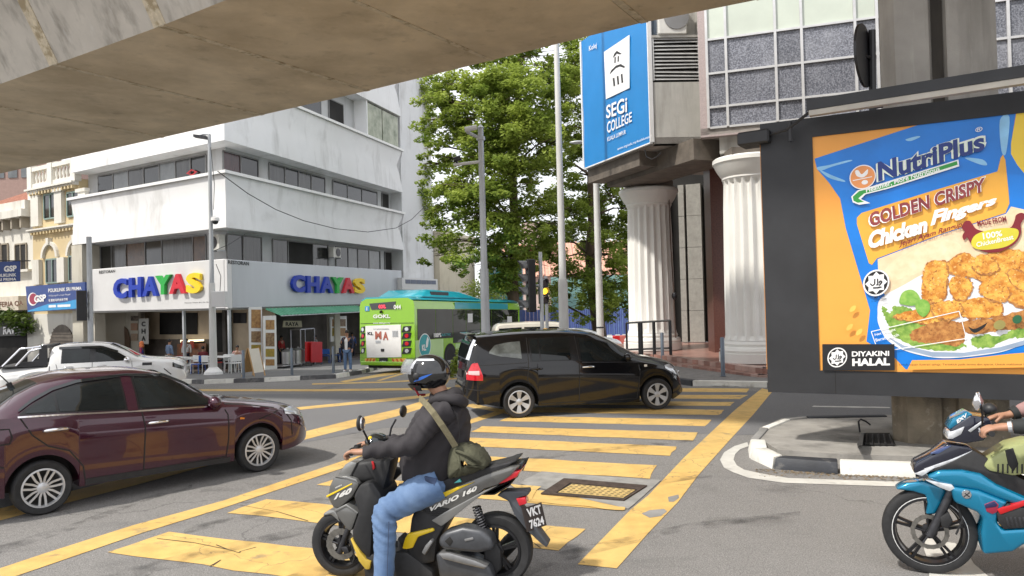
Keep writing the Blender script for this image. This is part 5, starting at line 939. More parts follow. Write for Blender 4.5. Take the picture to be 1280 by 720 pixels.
# fluted columns
wcol = mat('white column paint', (.78, .77, .73), .55, var=.04, scale=1.5, bump=.06); layer(wcol, (.42, .39, .33), 1.5, .58, .8, amt=.45, stretch=(1, 1, .2), detail=9)
def fluted(P, label):
    c = thing('fluted_column', (P[0], P[1], PZ), label, 'column', 'white fluted columns of the college'); H_ = 6.03-PZ; nf = 20; rows = []
    for z, r in ((.62, .88), (.75, .845), (2.5, .83), (4.4, .8), (H_-.72, .775), (H_-.62, .80)):
        row = []
        fl = 0 if z in (.62, H_-.62) else 1
        for k in range(nf*6):
            a = 2*PI*k/(nf*6); ph = (k % 6)/6; d = (.0 if ph < .12 else math.sin(PI*(ph-.1)/.9)*.085)*fl; row.append(((r-d)*math.cos(a), (r-d)*math.sin(a), z))
        rows.append(row+[row[0]])
    mb = MB(); mb.grid(rows); mb.build('shaft', wcol, c, smooth=.6)
    mb = MB(); mb.lathe([(1.04, 0), (1.04, .26), (1.0, .27), (1.02, .34), (.98, .42), (.9, .45), (.92, .52), (.88, .6), (.84, .64)], n=40); mb.build('base', wcol, c, smooth=.6)
    mb = MB(); mb.lathe([(.79, H_-.64), (.82, H_-.6), (.82, H_-.55), (.86, H_-.5), (.95, H_-.36), (1.03, H_-.2), (1.05, H_-.16), (1.07, H_-.15), (1.07, H_-.04), (1.02, H_)], n=40); mb.build('capital', wcol, c, smooth=.5)
    mb = MB(); mb.box((0, 0, H_+.1), (1.5, 1.5, .2)); mb.build('pad', dbm, c)
fluted(c2, 'white fluted column beside the poster board, nearer of the two'); fluted(c1_, 'white fluted column under the blue college banner, farther of the two')
dp = thing('downpipe', c1_+np.array([.9, -.75, 0]), 'thin rusty cable pipe running down the farther fluted column', 'pipe'); mb = MB(); mb.tube([D(836, 240, 26.6), D(838, 300, 26.6), D(842, 366, 26.6), D(845, 432, 26.55)], .025, 5); mb.build('pipe_run', mat('rust pipe', (.15, .11, .09), .7), dp, True); mb = MB(); a = D(843, 370, 26.55); mb.ball(a, (.1, .08, .14), 8, 6); mb.build('junction', M['darkmetal'], dp, True)
# porch interior: granite walls, brown pillar, tiled steps
gran = mat('grey granite slabs', (.33, .32, .29), .4, var=.15, scale=8, bump=.05); layer(gran, (.2, .19, .17), 1.2, .5, .75, amt=.5)
IN = Face(D(856, 440, 31), (.9, -.43), (-.43, -.9))
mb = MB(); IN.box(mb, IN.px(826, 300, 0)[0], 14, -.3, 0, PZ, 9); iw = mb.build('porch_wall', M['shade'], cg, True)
for u0, u1 in ((818, 836), (850, 857), (860, 878), (883, 893)):
    t0 = IN.px(u0, 300, .15)[0]; t1 = IN.px(u1, 300, .15)[0]
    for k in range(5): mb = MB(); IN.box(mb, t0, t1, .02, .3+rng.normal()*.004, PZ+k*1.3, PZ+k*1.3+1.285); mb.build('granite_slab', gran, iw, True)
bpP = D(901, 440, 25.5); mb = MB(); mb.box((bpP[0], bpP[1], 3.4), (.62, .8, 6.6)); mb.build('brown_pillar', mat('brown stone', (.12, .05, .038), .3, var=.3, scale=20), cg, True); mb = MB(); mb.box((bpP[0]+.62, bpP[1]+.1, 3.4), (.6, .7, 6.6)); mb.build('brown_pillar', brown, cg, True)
ns = thing('notice', IN.pp(889, 330, .4), 'small white and red no smoking notice on the porch wall', 'sign'); q = IN.quad(884.5, 334, 893, 334, 893, 316, 884.5, 316, .42); mb = MB(); mb.prism(q, -IN.n*.03); nb = mb.build('board', M['white'], ns, True); q = IN.quad(884.5, 334, 893, 334, 893, 329.5, 884.5, 329.5, .43); mb = MB(); mb.prism(q, -IN.n*.008); mb.build('red_strip', M['red'], nb, True); c = IN.pp(889, 323, .425); mb = MB()
for k in range(20): a, b_ = 2*PI*k/20, 2*PI*(k+1)/20; w1 = lambda r, x: c+IN.d*r*math.cos(x)+np.array([0, 0, r*math.sin(x)]); mb.quad(w1(.1, a), w1(.1, b_), w1(.08, b_), w1(.08, a))
mb.build('ring_mark', M['red'], nb, True)
tile = mat('red brown tile', (.28, .15, .12), .3, var=.25, scale=3); tile2 = mat('pink tile', (.4, .27, .23), .3, var=.2, scale=3); vary(tile, .25); vary(tile2, .2)
ex = np.array([c1_[0]-c2[0], c1_[1]-c2[1], 0]); ex /= np.linalg.norm(ex); FP = Face(np.array([c2[0], c2[1], 0])+ex*0, ex, (-ex[1], ex[0]));
if np.dot(FP.n, -FP.A) < 0: FP.n = -FP.n
def plat(o, z0, z1, name): 
    a = FP.P(10, o, 0); b = FP.P(-1.0-o*.75, o, 0); c = FM.P(lenM, .2+o*.35, 0); d = FM.P(lenM, -9, 0); e = FP.P(10, -9, 0)
    return a, b, c, d, e
for o, z0, z1, nm in ((1.55, -.3, .07, 'step'), (1.2, .0, .2, 'porch_floor')):
    P = plat(o, z0, z1, nm); mb = MB(); mb.slab([p[:2] for p in P], z0, z1-.02); st_ = mb.build(nm, tile, cg, True)
    for A_, B_ in ((P[0], P[1]), (P[1], P[2])):
        d = (B_-A_); L = np.linalg.norm(d); d = d/L; nn = np.array([d[1], -d[0], 0]); nn = nn if nn.dot(-A_) > 0 else -nn; n_ = min(46, int(L/.3))
        for k in range(n_):
            a = A_+d*(L*k/n_+.006); b = A_+d*(L*(k+1)/n_-.006); mb = MB()
            mb.hexa([a+nn*.012+np.array([0, 0, z1-.16]), b+nn*.012+np.array([0, 0, z1-.16]), b-nn*.3+np.array([0, 0, z1-.16]), a-nn*.3+np.array([0, 0, z1-.16])], [a+nn*.012+np.array([0, 0, z1]), b+nn*.012+np.array([0, 0, z1]), b-nn*.3+np.array([0, 0, z1]), a-nn*.3+np.array([0, 0, z1])]); mb.build('tile', (tile, tile2)[int(rng.random() > .6)], st_, True)
# banner
bz0, bz1_ = ZW+.05, ZW+4.6; t1 = float((K2-K).dot(FB.d)); bnr = thing('college_banner', FB.P(t1/2, .2, bz0), 'tall bright blue college banner with white dome emblem on the building corner', 'banner'); BB = mat('banner blue', (.008, .2, .52), .45, var=.06, scale=.8, bump=.1, bscale=3)
mb = MB(); rows = [[FB.P(t1*i/12, .12+.015*math.sin(i*2.1+j*1.3), bz0+(bz1_-bz0)*j/10) for j in range(11)] for i in range(13)]; mb.grid(rows); rows2 = [[q-FB.n*.03 for q in r] for r in rows]; mb.grid(rows2); bsh = mb.build('banner_sheet', BB, bnr, True, smooth=9)
mb = MB(); FB.box(mb, -.04, 0.0, .02, .16, bz0, bz1_); FB.box(mb, t1, t1+.08, .02, .16, bz0, bz1_); FB.box(mb, 0.002, t1-.002, .05, .145, bz0-.04, bz0); mb.build('banner_frame', M['white'], bnr, True)
BQ = lambda *p: FB.quad(*p, .15)
text('SEGi', BQ(758, 148.5, 784, 140, 784, 120.5, 758, 132), SW, bsh, bold=.02); text('COLLEGE', BQ(759, 167, 790, 152, 790, 139.5, 759, 152.5), SW, bsh, bold=.015); text('KUALA LUMPUR', BQ(759.5, 177, 782.5, 167, 782.5, 162, 759.5, 171.5), SW, bsh, bold=.01); text('www.segi.edu.my/kualalumpur', BQ(772, 189, 815, 172, 815, 168, 772, 184.5), SW, bsh, bold=0); text('Kolej', BQ(736.5, 66, 746, 61, 746, 53, 736.5, 57.5), SW, bsh, bold=.01)
def bink(pts, m, o): mb = MB(); mb.prism([FB.pp(u, v, o) for u, v in pts], FB.n*.004); mb.build('emblem_shape', m, bsh, True)
bink([(755, 65), (787, 43.5), (787, 110), (757.5, 124)], SW, .148)
for p in ([(762, 93), (764, 88), (770, 82), (776, 80), (781, 83), (780.5, 85), (775, 83), (770, 85), (765, 90)], [(766, 98), (768, 97), (769, 107), (767, 108)], [(771, 95.5), (773, 94.5), (774, 105), (772, 106)], [(776, 93), (778, 92), (779, 103), (777, 104)], [(768, 79), (769.5, 78.3), (769.7, 71), (768.2, 71.6)], [(772, 77.3), (773.5, 76.6), (773.6, 69.8), (772.2, 70.4)], [(766, 72.5), (768, 67), (771, 63.5), (773.5, 65), (777, 67), (775, 68), (771, 67), (768.5, 70)]): bink(p, M['ink'], .155)
wr = thing('loose_cable', FB.P(.3, .1, ZW-.3), 'loose cable loop hanging below the banner corner', 'cable'); mb = MB(); mb.tube([D(806, 187, 22.5), D(808, 196, 22.5), D(815, 199, 22.4), D(821, 196, 22.3), D(826, 191, 22.2)], .018, 5); mb.build('cable_run', M['ink'], wr, True)
# right pavement
KR = [FM.P(lenM+12, 3.2, 0), G(1110, 486.5), G(960, 484.5), G(866, 482.5), G(836, 478), FP.P(3.0, 3.2, 0), FP.P(7.5, 2.8, 0), FP.P(7.5, 2.8, 0)+np.array([12., 32, 0])]; KI = [FM.P(lenM+12, 1, 0), FM.P(5.5, .6, 0), FP.P(-2.1, 1.3, 0), FP.P(-1.2, 1.4, 0), FP.P(-.5, 1.4, 0), FP.P(3, 1.3, 0), FP.P(7.5, 1.2, 0), FP.P(7.5, 1.2, 0)+np.array([15., 31, 0])]
brick = mat('paving blocks', (.2, .19, .18), .85, var=.2, scale=3, bump=.3, bscale=60); layer(brick, (.11, .1, .1), 9, .5, .6, amt=.5)
rows = []
for i in range(len(KR)-1):
    for k in range(5+(i == len(KR)-2)):
        t = k/5; a = np.array(KR[i])*(1-t)+np.array(KR[i+1])*t; b = np.array(KI[i])*(1-t)+np.array(KI[i+1])*t; rows.append([(a[0], a[1], gz(a[0], a[1])-.12)]+[((a*(1-e)+b*e)[0], (a*(1-e)+b*e)[1], (gz(a[0], a[1])+.11)*(1-e)+0.0*e) for e in (0, .3, .6, 1)])
mb = MB(); mb.grid(rows); pavR = struct(mb.build('pavement', brick))
kr = []
for i in range(1, 5):
    a, b = np.array(KR[i]), np.array(KR[i+1]); n_ = max(1, int(np.linalg.norm((b-a)[:2])/.95)); kr += [a*(1-k/n_)+b*k/n_ for k in range(n_)]
def kerb3(pts, ms, parent):
    for i in range(len(pts)-1):
        a, b = np.array(pts[i]), np.array(pts[i+1]); d = (b-a)[:2]; d = d/np.linalg.norm(d); nn = np.array([d[1], -d[0]])
        if np.dot(nn, KI[3][:2]-a[:2]) > 0: nn = -nn
        P = [a[:2]+d*.012, b[:2]-d*.012, b[:2]-d*.012-nn*.22, a[:2]+d*.012-nn*.22]; P = [p+nn*.03 for p in P]; mb = MB(); mb.hexa([(p[0], p[1], gz(p[0], p[1])-.05) for p in P], [(p[0], p[1], gz(p[0], p[1])+.13) for p in P]); mb.build('kerb_stone', ms[i % len(ms)], parent)
kerb3(kr, [M['pave'], kb, kw, kb], pavR)
bollard(D(904, 472, 19.2), 1.0, 'grey bollard on the pavement between the black car and the poster board', BM, z=.03); q = FP.P(5.4, 2.0, 0); bollard(D(828, 440, 24.2), 1.0, 'grey bollard standing in front of the black railing', BM, z=-.06)
rl = thing('railing', D(812, 440, 24.6), 'black metal pedestrian railing before the farther fluted column', 'railing'); R0 = D(784, 443, 25.2); R1 = D(839, 441, 24.4); zr0 = R0[2]; h = 1.06
for z in (h, .16): mb = MB(); mb.tube([R0+np.array([0, 0, z]), R1+np.array([0, 0, z])], .035, 6); mb.build('rail', M['black'], rl, True)
for e, r in ((0, .04), (.3, .06), (.34, .06), (.63, .06), (.98, .04), (1, .04)): p = R0*(1-e)+R1*e; mb = MB(); mb.tube([p-np.array([0, 0, .1]), p+np.array([0, 0, h])], r, 6); mb.build('post', M['black'], rl, True)
# ================================================================ STREET END BEHIND THE BUS
cbm = plaster('stained cream wall', (.6, .54, .42), .7, (.22, .17, .1)); cw = thing('low_building', FR.P(31, -2, -1.8), 'low stained cream building beyond the white corner block', 'building')
mb = MB(); FR.box(mb, 24.6, 32.5, -8, .3, -3, FR.px(570, 296, .3)[1]); mb.build('wall', cbm, cw, True); z_ = FR.px(570, 296, .3)[1]
mb = MB(); FR.box(mb, 24.55, 32.7, -8, .45, z_, z_+.25); mb.build('parapet', cbm, cw, True); mb = MB(); FR.box(mb, 31.0, 32.2, .3, .32, -2.4, 1.2); mb.build('doorway', M['shade'], cw, True)
teal = mat('teal safety net', (.07, .24, .25), .5, var=.5, scale=2, stretch=(3, 3, .3)); nb_ = thing('netted_building', D(636, 420, 66), 'half built block wrapped in teal safety netting behind the bus', 'building')
a0, a1 = D(612, 420, 64), D(655, 420, 64); z1 = D(630, 315, 64)[2]; mb = MB(); mb.hexa([(a0[0], 64.3, -3), (a1[0], 64.3, -3), (a1[0], 72, -3), (a0[0], 72, -3)], [(a0[0], 64.3, z1), (a1[0], 64.3, z1), (a1[0], 72, z1), (a0[0], 72, z1)]); mb.build('wall', mat('dim concrete', (.12, .13, .13), .8, var=.4, scale=.5), nb_, True)
for k in range(5): x0 = a0[0]+(a1[0]-a0[0])*k/5; mb = MB(); w_ = (a1[0]-a0[0])/5; mb.box((x0+w_*.5, 64.1, (z1-1)/2+1), (w_*.86, .06, z1-3.2)); mb.build('net_panel', teal, nb_, True)
for k in range(6): x0 = a0[0]+(a1[0]-a0[0])*k/5; mb = MB(); mb.tube([(x0, 63.9, -2), (x0, 63.9, z1+.5)], .05, 5); mb.build('scaffold_tube', M['galv'], nb_, True)
for z in (1.5, 3.2, 4.9): mb = MB(); mb.tube([(a0[0]-.3, 63.85, z), (a1[0]+.3, 63.85, z)], .05, 5); mb.build('scaffold_tube', M['galv'], nb_, True)
hoard = vary(mat('blue hoarding', (.09, .13, .34), .5, var=.2, scale=1), .15); hf = thing('hoarding', D(720, 420, 58), 'blue corrugated hoarding fence across the far end of the street', 'fence')
h0, h1 = D(648, 420, 60), D(830, 418, 55); nP = 34
for k in range(nP):
    p = h0*(1-k/nP)+h1*k/nP; q = h0*(1-(k+.96)/nP)+h1*(k+.96)/nP; rows = []
    for i in range(9):
        e = i/8; r = p*(1-e)+q*e; o = .05 if i % 4 in (1, 2) else 0; rows.append([(r[0], r[1]-o, -2.5), (r[0], r[1]-o, 1.25+rng.normal()*.004)])
    mb = MB(); mb.grid(rows); mb.build('sheet', hoard, hf, True)
gnet = thing('green_hoarding', D(740, 400, 64), 'tall teal netting wall standing above the blue hoarding', 'fence')
g0, g1 = D(690, 400, 66), D(835, 400, 63); 
for k in range(7):
    p = g0*(1-k/7)+g1*k/7; q = g0*(1-(k+.97)/7)+g1*(k+.97)/7; mb = MB(); mb.hexa([(p[0], p[1], -2), (q[0], q[1], -2), (q[0], q[1]+.1, -2), (p[0], p[1]+.1, -2)], [(p[0], p[1], 4.0), (q[0], q[1], 4.0), (q[0], q[1]+.1, 4.0), (p[0], p[1]+.1, 4.0)]); mb.build('net_panel', mat('pale teal net', (.2, .36, .34), .6, var=.25, scale=1) if k == 0 else MATS['pale teal net'], gnet, True)
rb_ = thing('roofed_building', (8, 88, -1.5), 'building with terracotta tiled roof and pale walls seen through the tree', 'building'); rfm = mat('terracotta tile', (.58, .32, .24), .8, var=.25, scale=2); pw = mat('pale pink wall', (.6, .45, .4), .8, var=.1)
x0 = D(625, 300, 84)[0]; x1 = D(800, 300, 84)[0]; zw = D(700, 345, 84)[2]; zr1 = D(700, 312, 84)[2]
mb = MB(); mb.hexa([(x0, 84, -3), (x1+3, 84, -3), (x1+3, 96, -3), (x0, 96, -3)], [(x0, 84, zw), (x1+3, 84, zw), (x1+3, 96, zw), (x0, 96, zw)]); mb.build('wall', pw, rb_, True)
mb = MB(); mb.prism([(x0-1, 83.2, zw), (x0-1, 90, zr1+1.2), (x0-1, 97, zw)], (x1-x0+5, 0, 0)); r_ = mb.build('roof', rfm, rb_, True); me_ = None
for k in range(30): x = x0-.8+(x1-x0+4.6)*k/29; mb = MB(); mb.tube([(x, 83.15, zw+.1), (x, 90, zr1+1.3)], .12, 5); mb.build('tile_row', rfm, r_, True)
mb = MB(); mb.box((x0+4, 88, zr1+2.0), (3, 5, 2.6)); mb.build('dormer', pw, rb_, True)
# ================================================================ TREES
def tree(name, label, base, trunk_pts, r0, clusters, limbs, leafm, n_per=900, size=.125, seed=1, flat=.95, group='broad leaved trees at the street end'):
    t = thing(name, base, label, 'tree', group); rs = np.random.default_rng(seed); mb = MB(); tp = [np.array(p, float) for p in trunk_pts]
    mb.tube(tp, [r0*(1-.75*i/(len(tp)-1))+.02 for i in range(len(tp))], 10)
    for (c, r) in clusters:
        j = min(range(1, len(tp)), key=lambda i: np.linalg.norm((tp[i]-c)*np.array([1, 1, 1.6]))+(6 if tp[i][2] > c[2]+.5 else 0)); a = tp[j]; L = np.linalg.norm(c-a); mid = a*.5+np.array(c)*.5+np.array([rs.normal()*.3, rs.normal()*.3, .12*L]); mid2 = a*.2+np.array(c)*.8+np.array([rs.normal()*.2, rs.normal()*.2, .05*L])
        rr = min(.16, .05+.012*L); mb.tube([a, mid, mid2, c], [rr, rr*.65, rr*.4, .02], 6)
        for k in range(5): e = np.array(c)+rs.normal(size=3)*np.array([r*.55, r*.55, r*.2]); mb.tube([mid2, (mid2+e)/2+np.array([0, 0, .1]), e], [.03, .02, .01], 4)
    mb.build('trunk', BARK, t, True, smooth=9); Ps = []
    for c, r in clusters:
        ns = max(5, int(r*8))
        for k in range(ns):
            e = rs.normal(size=3); e /= np.linalg.norm(e); e *= rs.random()**.4; cc = np.array(c)+e*np.array([r*1.0, r*1.0, r*flat]); sr = r*rs.uniform(.16, .45); n = int(n_per*sr*sr*.75)+20; P = leaves(cc, (sr*rs.uniform(1, 1.5), sr*rs.uniform(1, 1.5), sr*rs.uniform(.45, .95)), n, size, rs); Ps.append(P)
    P = np.concatenate(Ps); link('crown', leafmesh(P, size, rs), leafm, t, True)
def cl(u, v, Y, r): return (np.array(D(u, v, Y)), r)
YT = 44; tb = G(752, 446); tb = D(752, 446, YT); tb[2] = gz(tb[0], tb[1])
tp_ = [tb]+[D(u, v, YT) for u, v in ((748, 405), (741, 360), (738, 320), (741, 270), (739, 220), (745, 170), (740, 120), (735, 85))]
cA = [cl(*c) for c in ((740, 70, 44, 2.0), (772, 75, 45, 2.0), (715, 88, 43, 1.8), (770, 120, 44, 1.4), (700, 115, 42, 1.5), (765, 160, 45, 1.2), (700, 160, 43, 1.2), (775, 205, 44, 1.5), (700, 205, 42, 1.3), (765, 245, 44, 1.6), (712, 262, 42, 1.3), (775, 290, 45, 1.7), (735, 250, 46, 1.3), (690, 300, 43, 1.3), (780, 335, 44, 1.5), (700, 376, 42, 1.1), (768, 382, 42, 1.4), (728, 380, 41, 1.0), (705, 345, 43, 1.0), (790, 375, 43, 1.4), (700, 275, 43, 1.5), (725, 215, 45, 1.6), (760, 270, 46, 1.5), (725, 300, 45, 1.6), (755, 320, 43, 1.6), (700, 325, 43, 1.3), (785, 260, 44, 1.4), (735, 345, 42, 1.4), (770, 355, 43, 1.5), (685, 360, 44, 1.1), (745, 140, 44, 1.6), (720, 170, 44, 1.5), (790, 310, 44, 1.4), (740, 372, 41, 1.2))]
tree('street_tree', 'tall dark limbed street tree with open layered branches beside the blue banner', tb, tp_, .42, cA, None, LF, n_per=800, seed=5, size=.11)
YB = 41; tb2 = D(640, 440, YB); tb2[2] = gz(tb2[0], tb2[1]); tp2 = [tb2]+[D(u, v, YB) for u, v in ((642, 380), (640, 330), (644, 280), (640, 220), (645, 160), (648, 110), (650, 75))]
cB = [cl(*c) for c in ((672, 70, 42, 1.8), (640, 85, 41, 2.0), (608, 98, 40, 1.9), (575, 112, 40, 1.6), (548, 125, 39, 1.2), (690, 100, 41, 1.5), (655, 120, 39, 2.1), (615, 135, 38, 1.8), (560, 150, 40, 1.3), (535, 150, 41, .8), (685, 145, 40, 1.5), (640, 160, 38, 1.9), (595, 172, 40, 1.5), (670, 180, 38, 1.7), (628, 195, 37.5, 1.8), (565, 200, 41, 1.2), (685, 215, 40, 1.3), (545, 235, 40, 1.3), (590, 232, 39, 1.6), (640, 235, 38, 1.9), (675, 250, 39, 1.5), (565, 268, 40, 1.5), (610, 268, 38.5, 1.7), (650, 280, 38, 1.5), (555, 298, 40, 1.1), (590, 305, 39, 1.5), (625, 345, 40, 1.3), (655, 330, 40, 1.2), (580, 330, 41, 1.0), (630, 308, 39, 1.4), (665, 305, 40, 1.2), (610, 335, 40, 1.2), (530, 205, 41, .8), (545, 180, 40, .9), (580, 150, 39, 1.5), (600, 200, 38, 1.5), (575, 235, 39, 1.3), (540, 265, 40, 1.0), (538, 120, 40, .9), (545, 320, 41, .9), (690, 180, 40, 1.3), (690, 285, 40, 1.2), (640, 350, 41, 1.0))]
tree('street_tree', 'dense bright green street tree behind the tall camera pole', tb2, tp2, .36, cB, None, LF, n_per=860, seed=9, size=.11)
for (u, v, Y, r, lb, s_) in ((577, 451, 25, .36, 'small round green shrub behind the tail of the black car', 21), (614, 372, 58, 1.6, 'scrubby green bush beside the cream building wall', 23)):
    c = D(u, v, Y); z = gz(c[0], c[1]); sh_ = thing('shrub', (c[0], c[1], z), lb, 'shrub'); rs = np.random.default_rng(s_); mb = MB()
    for k in range(6): a = rs.random()*6.28; mb.tube([(c[0], c[1], z), (c[0]+math.cos(a)*r*.4, c[1]+math.sin(a)*r*.4, z+(c[2]-z)*1.1)], [.03, .01], 5)
    mb.build('stem', BARK, sh_, True)['kind'] = 'stuff'; P = np.concatenate([leaves(c+rs.normal(size=3)*r*.4, (r*.6,)*3, 260, .07, rs) for k in range(6)]); link('foliage', leafmesh(P, .06 if r < 1 else .12, rs), LF, sh_, True)
vn = thing('wall_creeper', D(533, 140, 56), 'green creeper leaves clinging to the edge of the stair tower', 'plant'); rs = np.random.default_rng(31); P = np.concatenate([leaves(FR.pp(u, v, .1), (.5, .5, .9), 220, .1, rs) for u, v in ((530, 112), (535, 125), (538, 150), (536, 172), (532, 245), (536, 262), (537, 215))]); link('foliage', leafmesh(P, .13, rs), LF, vn, True)
# ================================================================ POLES, LAMPS, SIGNALS
def pole(mb, P0, P1, r0, r1, n=12): mb.tube([P0, np.array(P0)*.5+np.array(P1)*.5, P1], [r0, (r0+r1)/2, r1], n)
polem = mat('grey pole paint', (.42, .44, .46), .5, .2, var=.12, scale=3, stretch=(1, 1, .3)); lightp = mat('pale pole paint', (.62, .62, .6), .5, .1, var=.1, scale=3, stretch=(1, 1, .3))
# corner lamp post with dome camera
Lb = D(267, 472, 32.6); Lb[2] = pz(Lb); Lt = np.array([Lb[0]+.02, Lb[1], D(264, 168, 32.6)[2]]); lp_ = thing('lamp_post', Lb, 'tall grey lamp post with dome camera and meter box on the pavement corner', 'lamp post')
mb = MB(); pole(mb, Lb, Lb*.62+Lt*.38, .17, .13); mb.build('pole_base', lightp, lp_, True, smooth=.6); mb = MB(); pole(mb, Lb*.62+Lt*.38, Lt, .1, .07); mb.build('pole', polem, lp_, True, smooth=.6)
mb = MB(); mb.lathe([(.4, 0), (.38, .12), (.2, .3), (.19, .32)], Lb, n=14); mb.build('footing', M['white'], lp_, True); 
h_ = D(246, 170, 32.6); mb = MB(); mb.tube([Lt, (Lt+h_)/2+np.array([0, 0, .05]), h_], [.05, .05, .04], 6); mb.build('lamp_arm', polem, lp_, True); mb = MB(); mb.hexa([h_+np.array(q) for q in ((-.1, -.15, -.06), (.45, -.15, -.16), (.45, .15, -.16), (-.1, .15, -.06))], [h_+np.array(q) for q in ((-.1, -.15, .05), (.45, -.15, -.02), (.45, .15, -.02), (-.1, .15, .05))]); mb.build('lamp_head', M['darkmetal'], lp_, True)
q = D(269, 276, 32.4); mb = MB(); mb.tube([(Lb[0], 32.6, q[2]+.2), (q[0], q[1], q[2]+.2), q], .03, 6); mb.build('camera_arm', polem, lp_, True); mb = MB(); mb.lathe([(.04, .18), (.17, .14), (.18, 0)], q, n=14); mb.build('camera_hood', M['white'], lp_, True, smooth=.7); mb = MB(); mb.ball(q-np.array([0, 0, .02]), .14, 12, 8); mb.build('camera_dome', M['glass'], lp_, True, smooth=9)
mb = MB(); a = D(266, 384, 32.35); b = D(283, 364, 32.35); mb.hexa([(a[0], 32.2, a[2]), (b[0], 32.2, a[2]), (b[0], 32.5, a[2]), (a[0], 32.5, a[2])], [(a[0], 32.2, b[2]), (b[0], 32.2, b[2]), (b[0], 32.5, b[2]), (a[0], 32.5, b[2])]); mb.build('meter_box', M['whitesign'], lp_, True, bevel=.02)
mb = MB(); mb.tube([Lt-np.array([-.1, .12, .6]), D(268, 230, 32.4), D(267, 262, 32.4)], .015, 5); mb.tube([D(270, 330, 32.4), D(276, 345, 32.35), D(275, 364, 32.35)], .015, 5); mb.build('pole_cable', M['ink'], lp_, True)['kind'] = 'stuff'
# camera pole with two arms
def vert(u0, v0, u1, v1, Y, zb=None):
    b = D(u1, v1, Y); b[2] = gz(b[0], b[1]) if zb is None else zb; t = np.array([b[0], b[1], D(u0, v0, Y)[2]]); return b, t
b, t = vert(600, 160, 608, 450, 21); cp_ = thing('camera_pole', b, 'galvanised pole with two short camera arms in front of the green bus', 'camera pole'); mb = MB(); pole(mb, b, b*.55+t*.45, .125, .12); mb.build('pole_base', M['galv'], cp_, True, smooth=.6); mb = MB(); pole(mb, b*.55+t*.45, t, .095, .075); mb.build('pole', M['galv'], cp_, True, smooth=.6)
a1_ = D(602, 174, 21); e1 = D(586, 166, 21); mb = MB(); mb.tube([a1_, e1], .05, 8); mb.tube([e1, D(583, 162, 20.9)], .06, 8); mb.build('upper_arm', M['galv'], cp_, True); mb = MB(); mb.lathe([(.12, 0), (.12, .1)], t-np.array([0, 0, .35]), n=12); mb.lathe([(.11, 0), (.02, .1)], t, n=12); mb.build('pole_collar', M['galv'], cp_, True)['kind'] = 'stuff'
e2 = D(567, 206, 20.9); mb = MB(); mb.tube([D(602, 202, 21), e2], .045, 8); mb.build('lower_arm', lightp, cp_, True); mb = MB(); mb.tube([D(567, 200, 20.9), D(576, 197, 20.9)], .075, 10); mb.tube([D(571, 204, 20.9), D(571, 199, 20.9)], .03, 6); mb.build('camera', M['darkmetal'], cp_, True); mb = MB(); mb.tube([D(581, 162, 20.9), D(596, 159, 20.9)], .07, 10); mb.build('camera', M['whitesign'], cp_, True)
b, t = vert(694, 40, 706, 450, 24); tp3 = thing('flagpole', b, 'tall pale tapered pole rising past the viaduct left of the blue banner', 'pole'); mb = MB(); pole(mb, b, b*.72+t*.28, .165, .15); mb.build('pole_base', lightp, tp3, True, smooth=.6); mb = MB(); pole(mb, b*.72+t*.28, t+np.array([0, 0, 4]), .115, .07); mb.build('pole', lightp, tp3, True, smooth=.6)
b, t = vert(735, 60, 751, 440, 29); lp2 = thing('lamp_post', b, 'thin pale lamp post with a side lamp, directly left of the blue banner', 'lamp post'); mb = MB(); pole(mb, b, t, .15, .09); mb.build('pole', lightp, lp2, True, smooth=.6); a = D(738, 176, 29); e = D(716, 178, 29); mb = MB(); mb.tube([np.array([t[0], t[1], a[2]]), e], [.04, .04], 6); mb.build('lamp_arm', lightp, lp2, True); mb = MB(); mb.ball(D(722, 178, 28.9), (.33, .14, .07), 10, 6); mb.build('lamp_head', M['galv'], lp2, True, smooth=9)
mb = MB(); mb.lathe([(.16, 0), (.16, .05)], b+(t-b)*.12, n=10); mb.build('band', M['darkmetal'], lp2, True)
# traffic signals
hood = mat('signal hood', (.2, .21, .22), .5, var=.2); amber = mat('amber lamp', (1, .5, .03), .4, emit=2.2); dkl = mat('dark signal lens', (.05, .02, .02), .3)
def signal(b, t, hc, hh, hw, face, n, label, lit=None, pr=.055):
    s = thing('traffic_light', b, label, 'traffic light', 'traffic lights at the junction'); mb = MB(); pole(mb, b, t, pr, pr*.9); mb.build('pole', M['galv'], s, True, smooth=.6); f = np.array([face[0], face[1], 0.]); f /= np.linalg.norm(f); r = np.array([f[1], -f[0], 0])
    mb = MB(); d = .2; z0, z1 = hc[2]-hh/2, hc[2]+hh/2
    q = [hc+r*x*hw/2+f*y*d/2 for x, y in ((-1, -1), (1, -1), (1, 1), (-1, 1))]; mb.hexa([(p[0], p[1], z0) for p in q], [(p[0], p[1], z1) for p in q]); body = mb.build('signal_head', M['black'], s, True, bevel=.02)
    for k in range(n):
        zc_ = z1-hh*(k+.5)/n; c = np.array([hc[0], hc[1], zc_])+f*(d/2+.004); R_ = hw*.36; mb = MB(); mb.prism([c+r*R_*math.cos(i*PI/8)+np.array([0, 0, R_*math.sin(i*PI/8)]) for i in range(16)], f*.02); mb.build('lens', amber if lit == k else dkl, body, True)
        mb = MB(); L = .24; rows = []
        for i in range(11): a = PI*(-.15+1.3*i/10); p = c+r*(R_+.015)*math.cos(a)+np.array([0, 0, (R_+.015)*math.sin(a)]); rows.append([p, p+f*L*(.45+.55*max(0, math.sin(a)))])
        mb.grid(rows); mb.build('hood', hood, body, True)
    mb = MB(); mb.tube([hc, (t[0], t[1], hc[2])], .03, 6); mb.build('bracket', M['galv'], s, True)
b, t = vert(672, 315, 679, 455, 19.5); hc = D(663.5, 357, 19.5); signal(b, t, hc, 1.38, .34, (-.97, -.22), 4, 'four lamp traffic light seen from the side in front of the street tree')
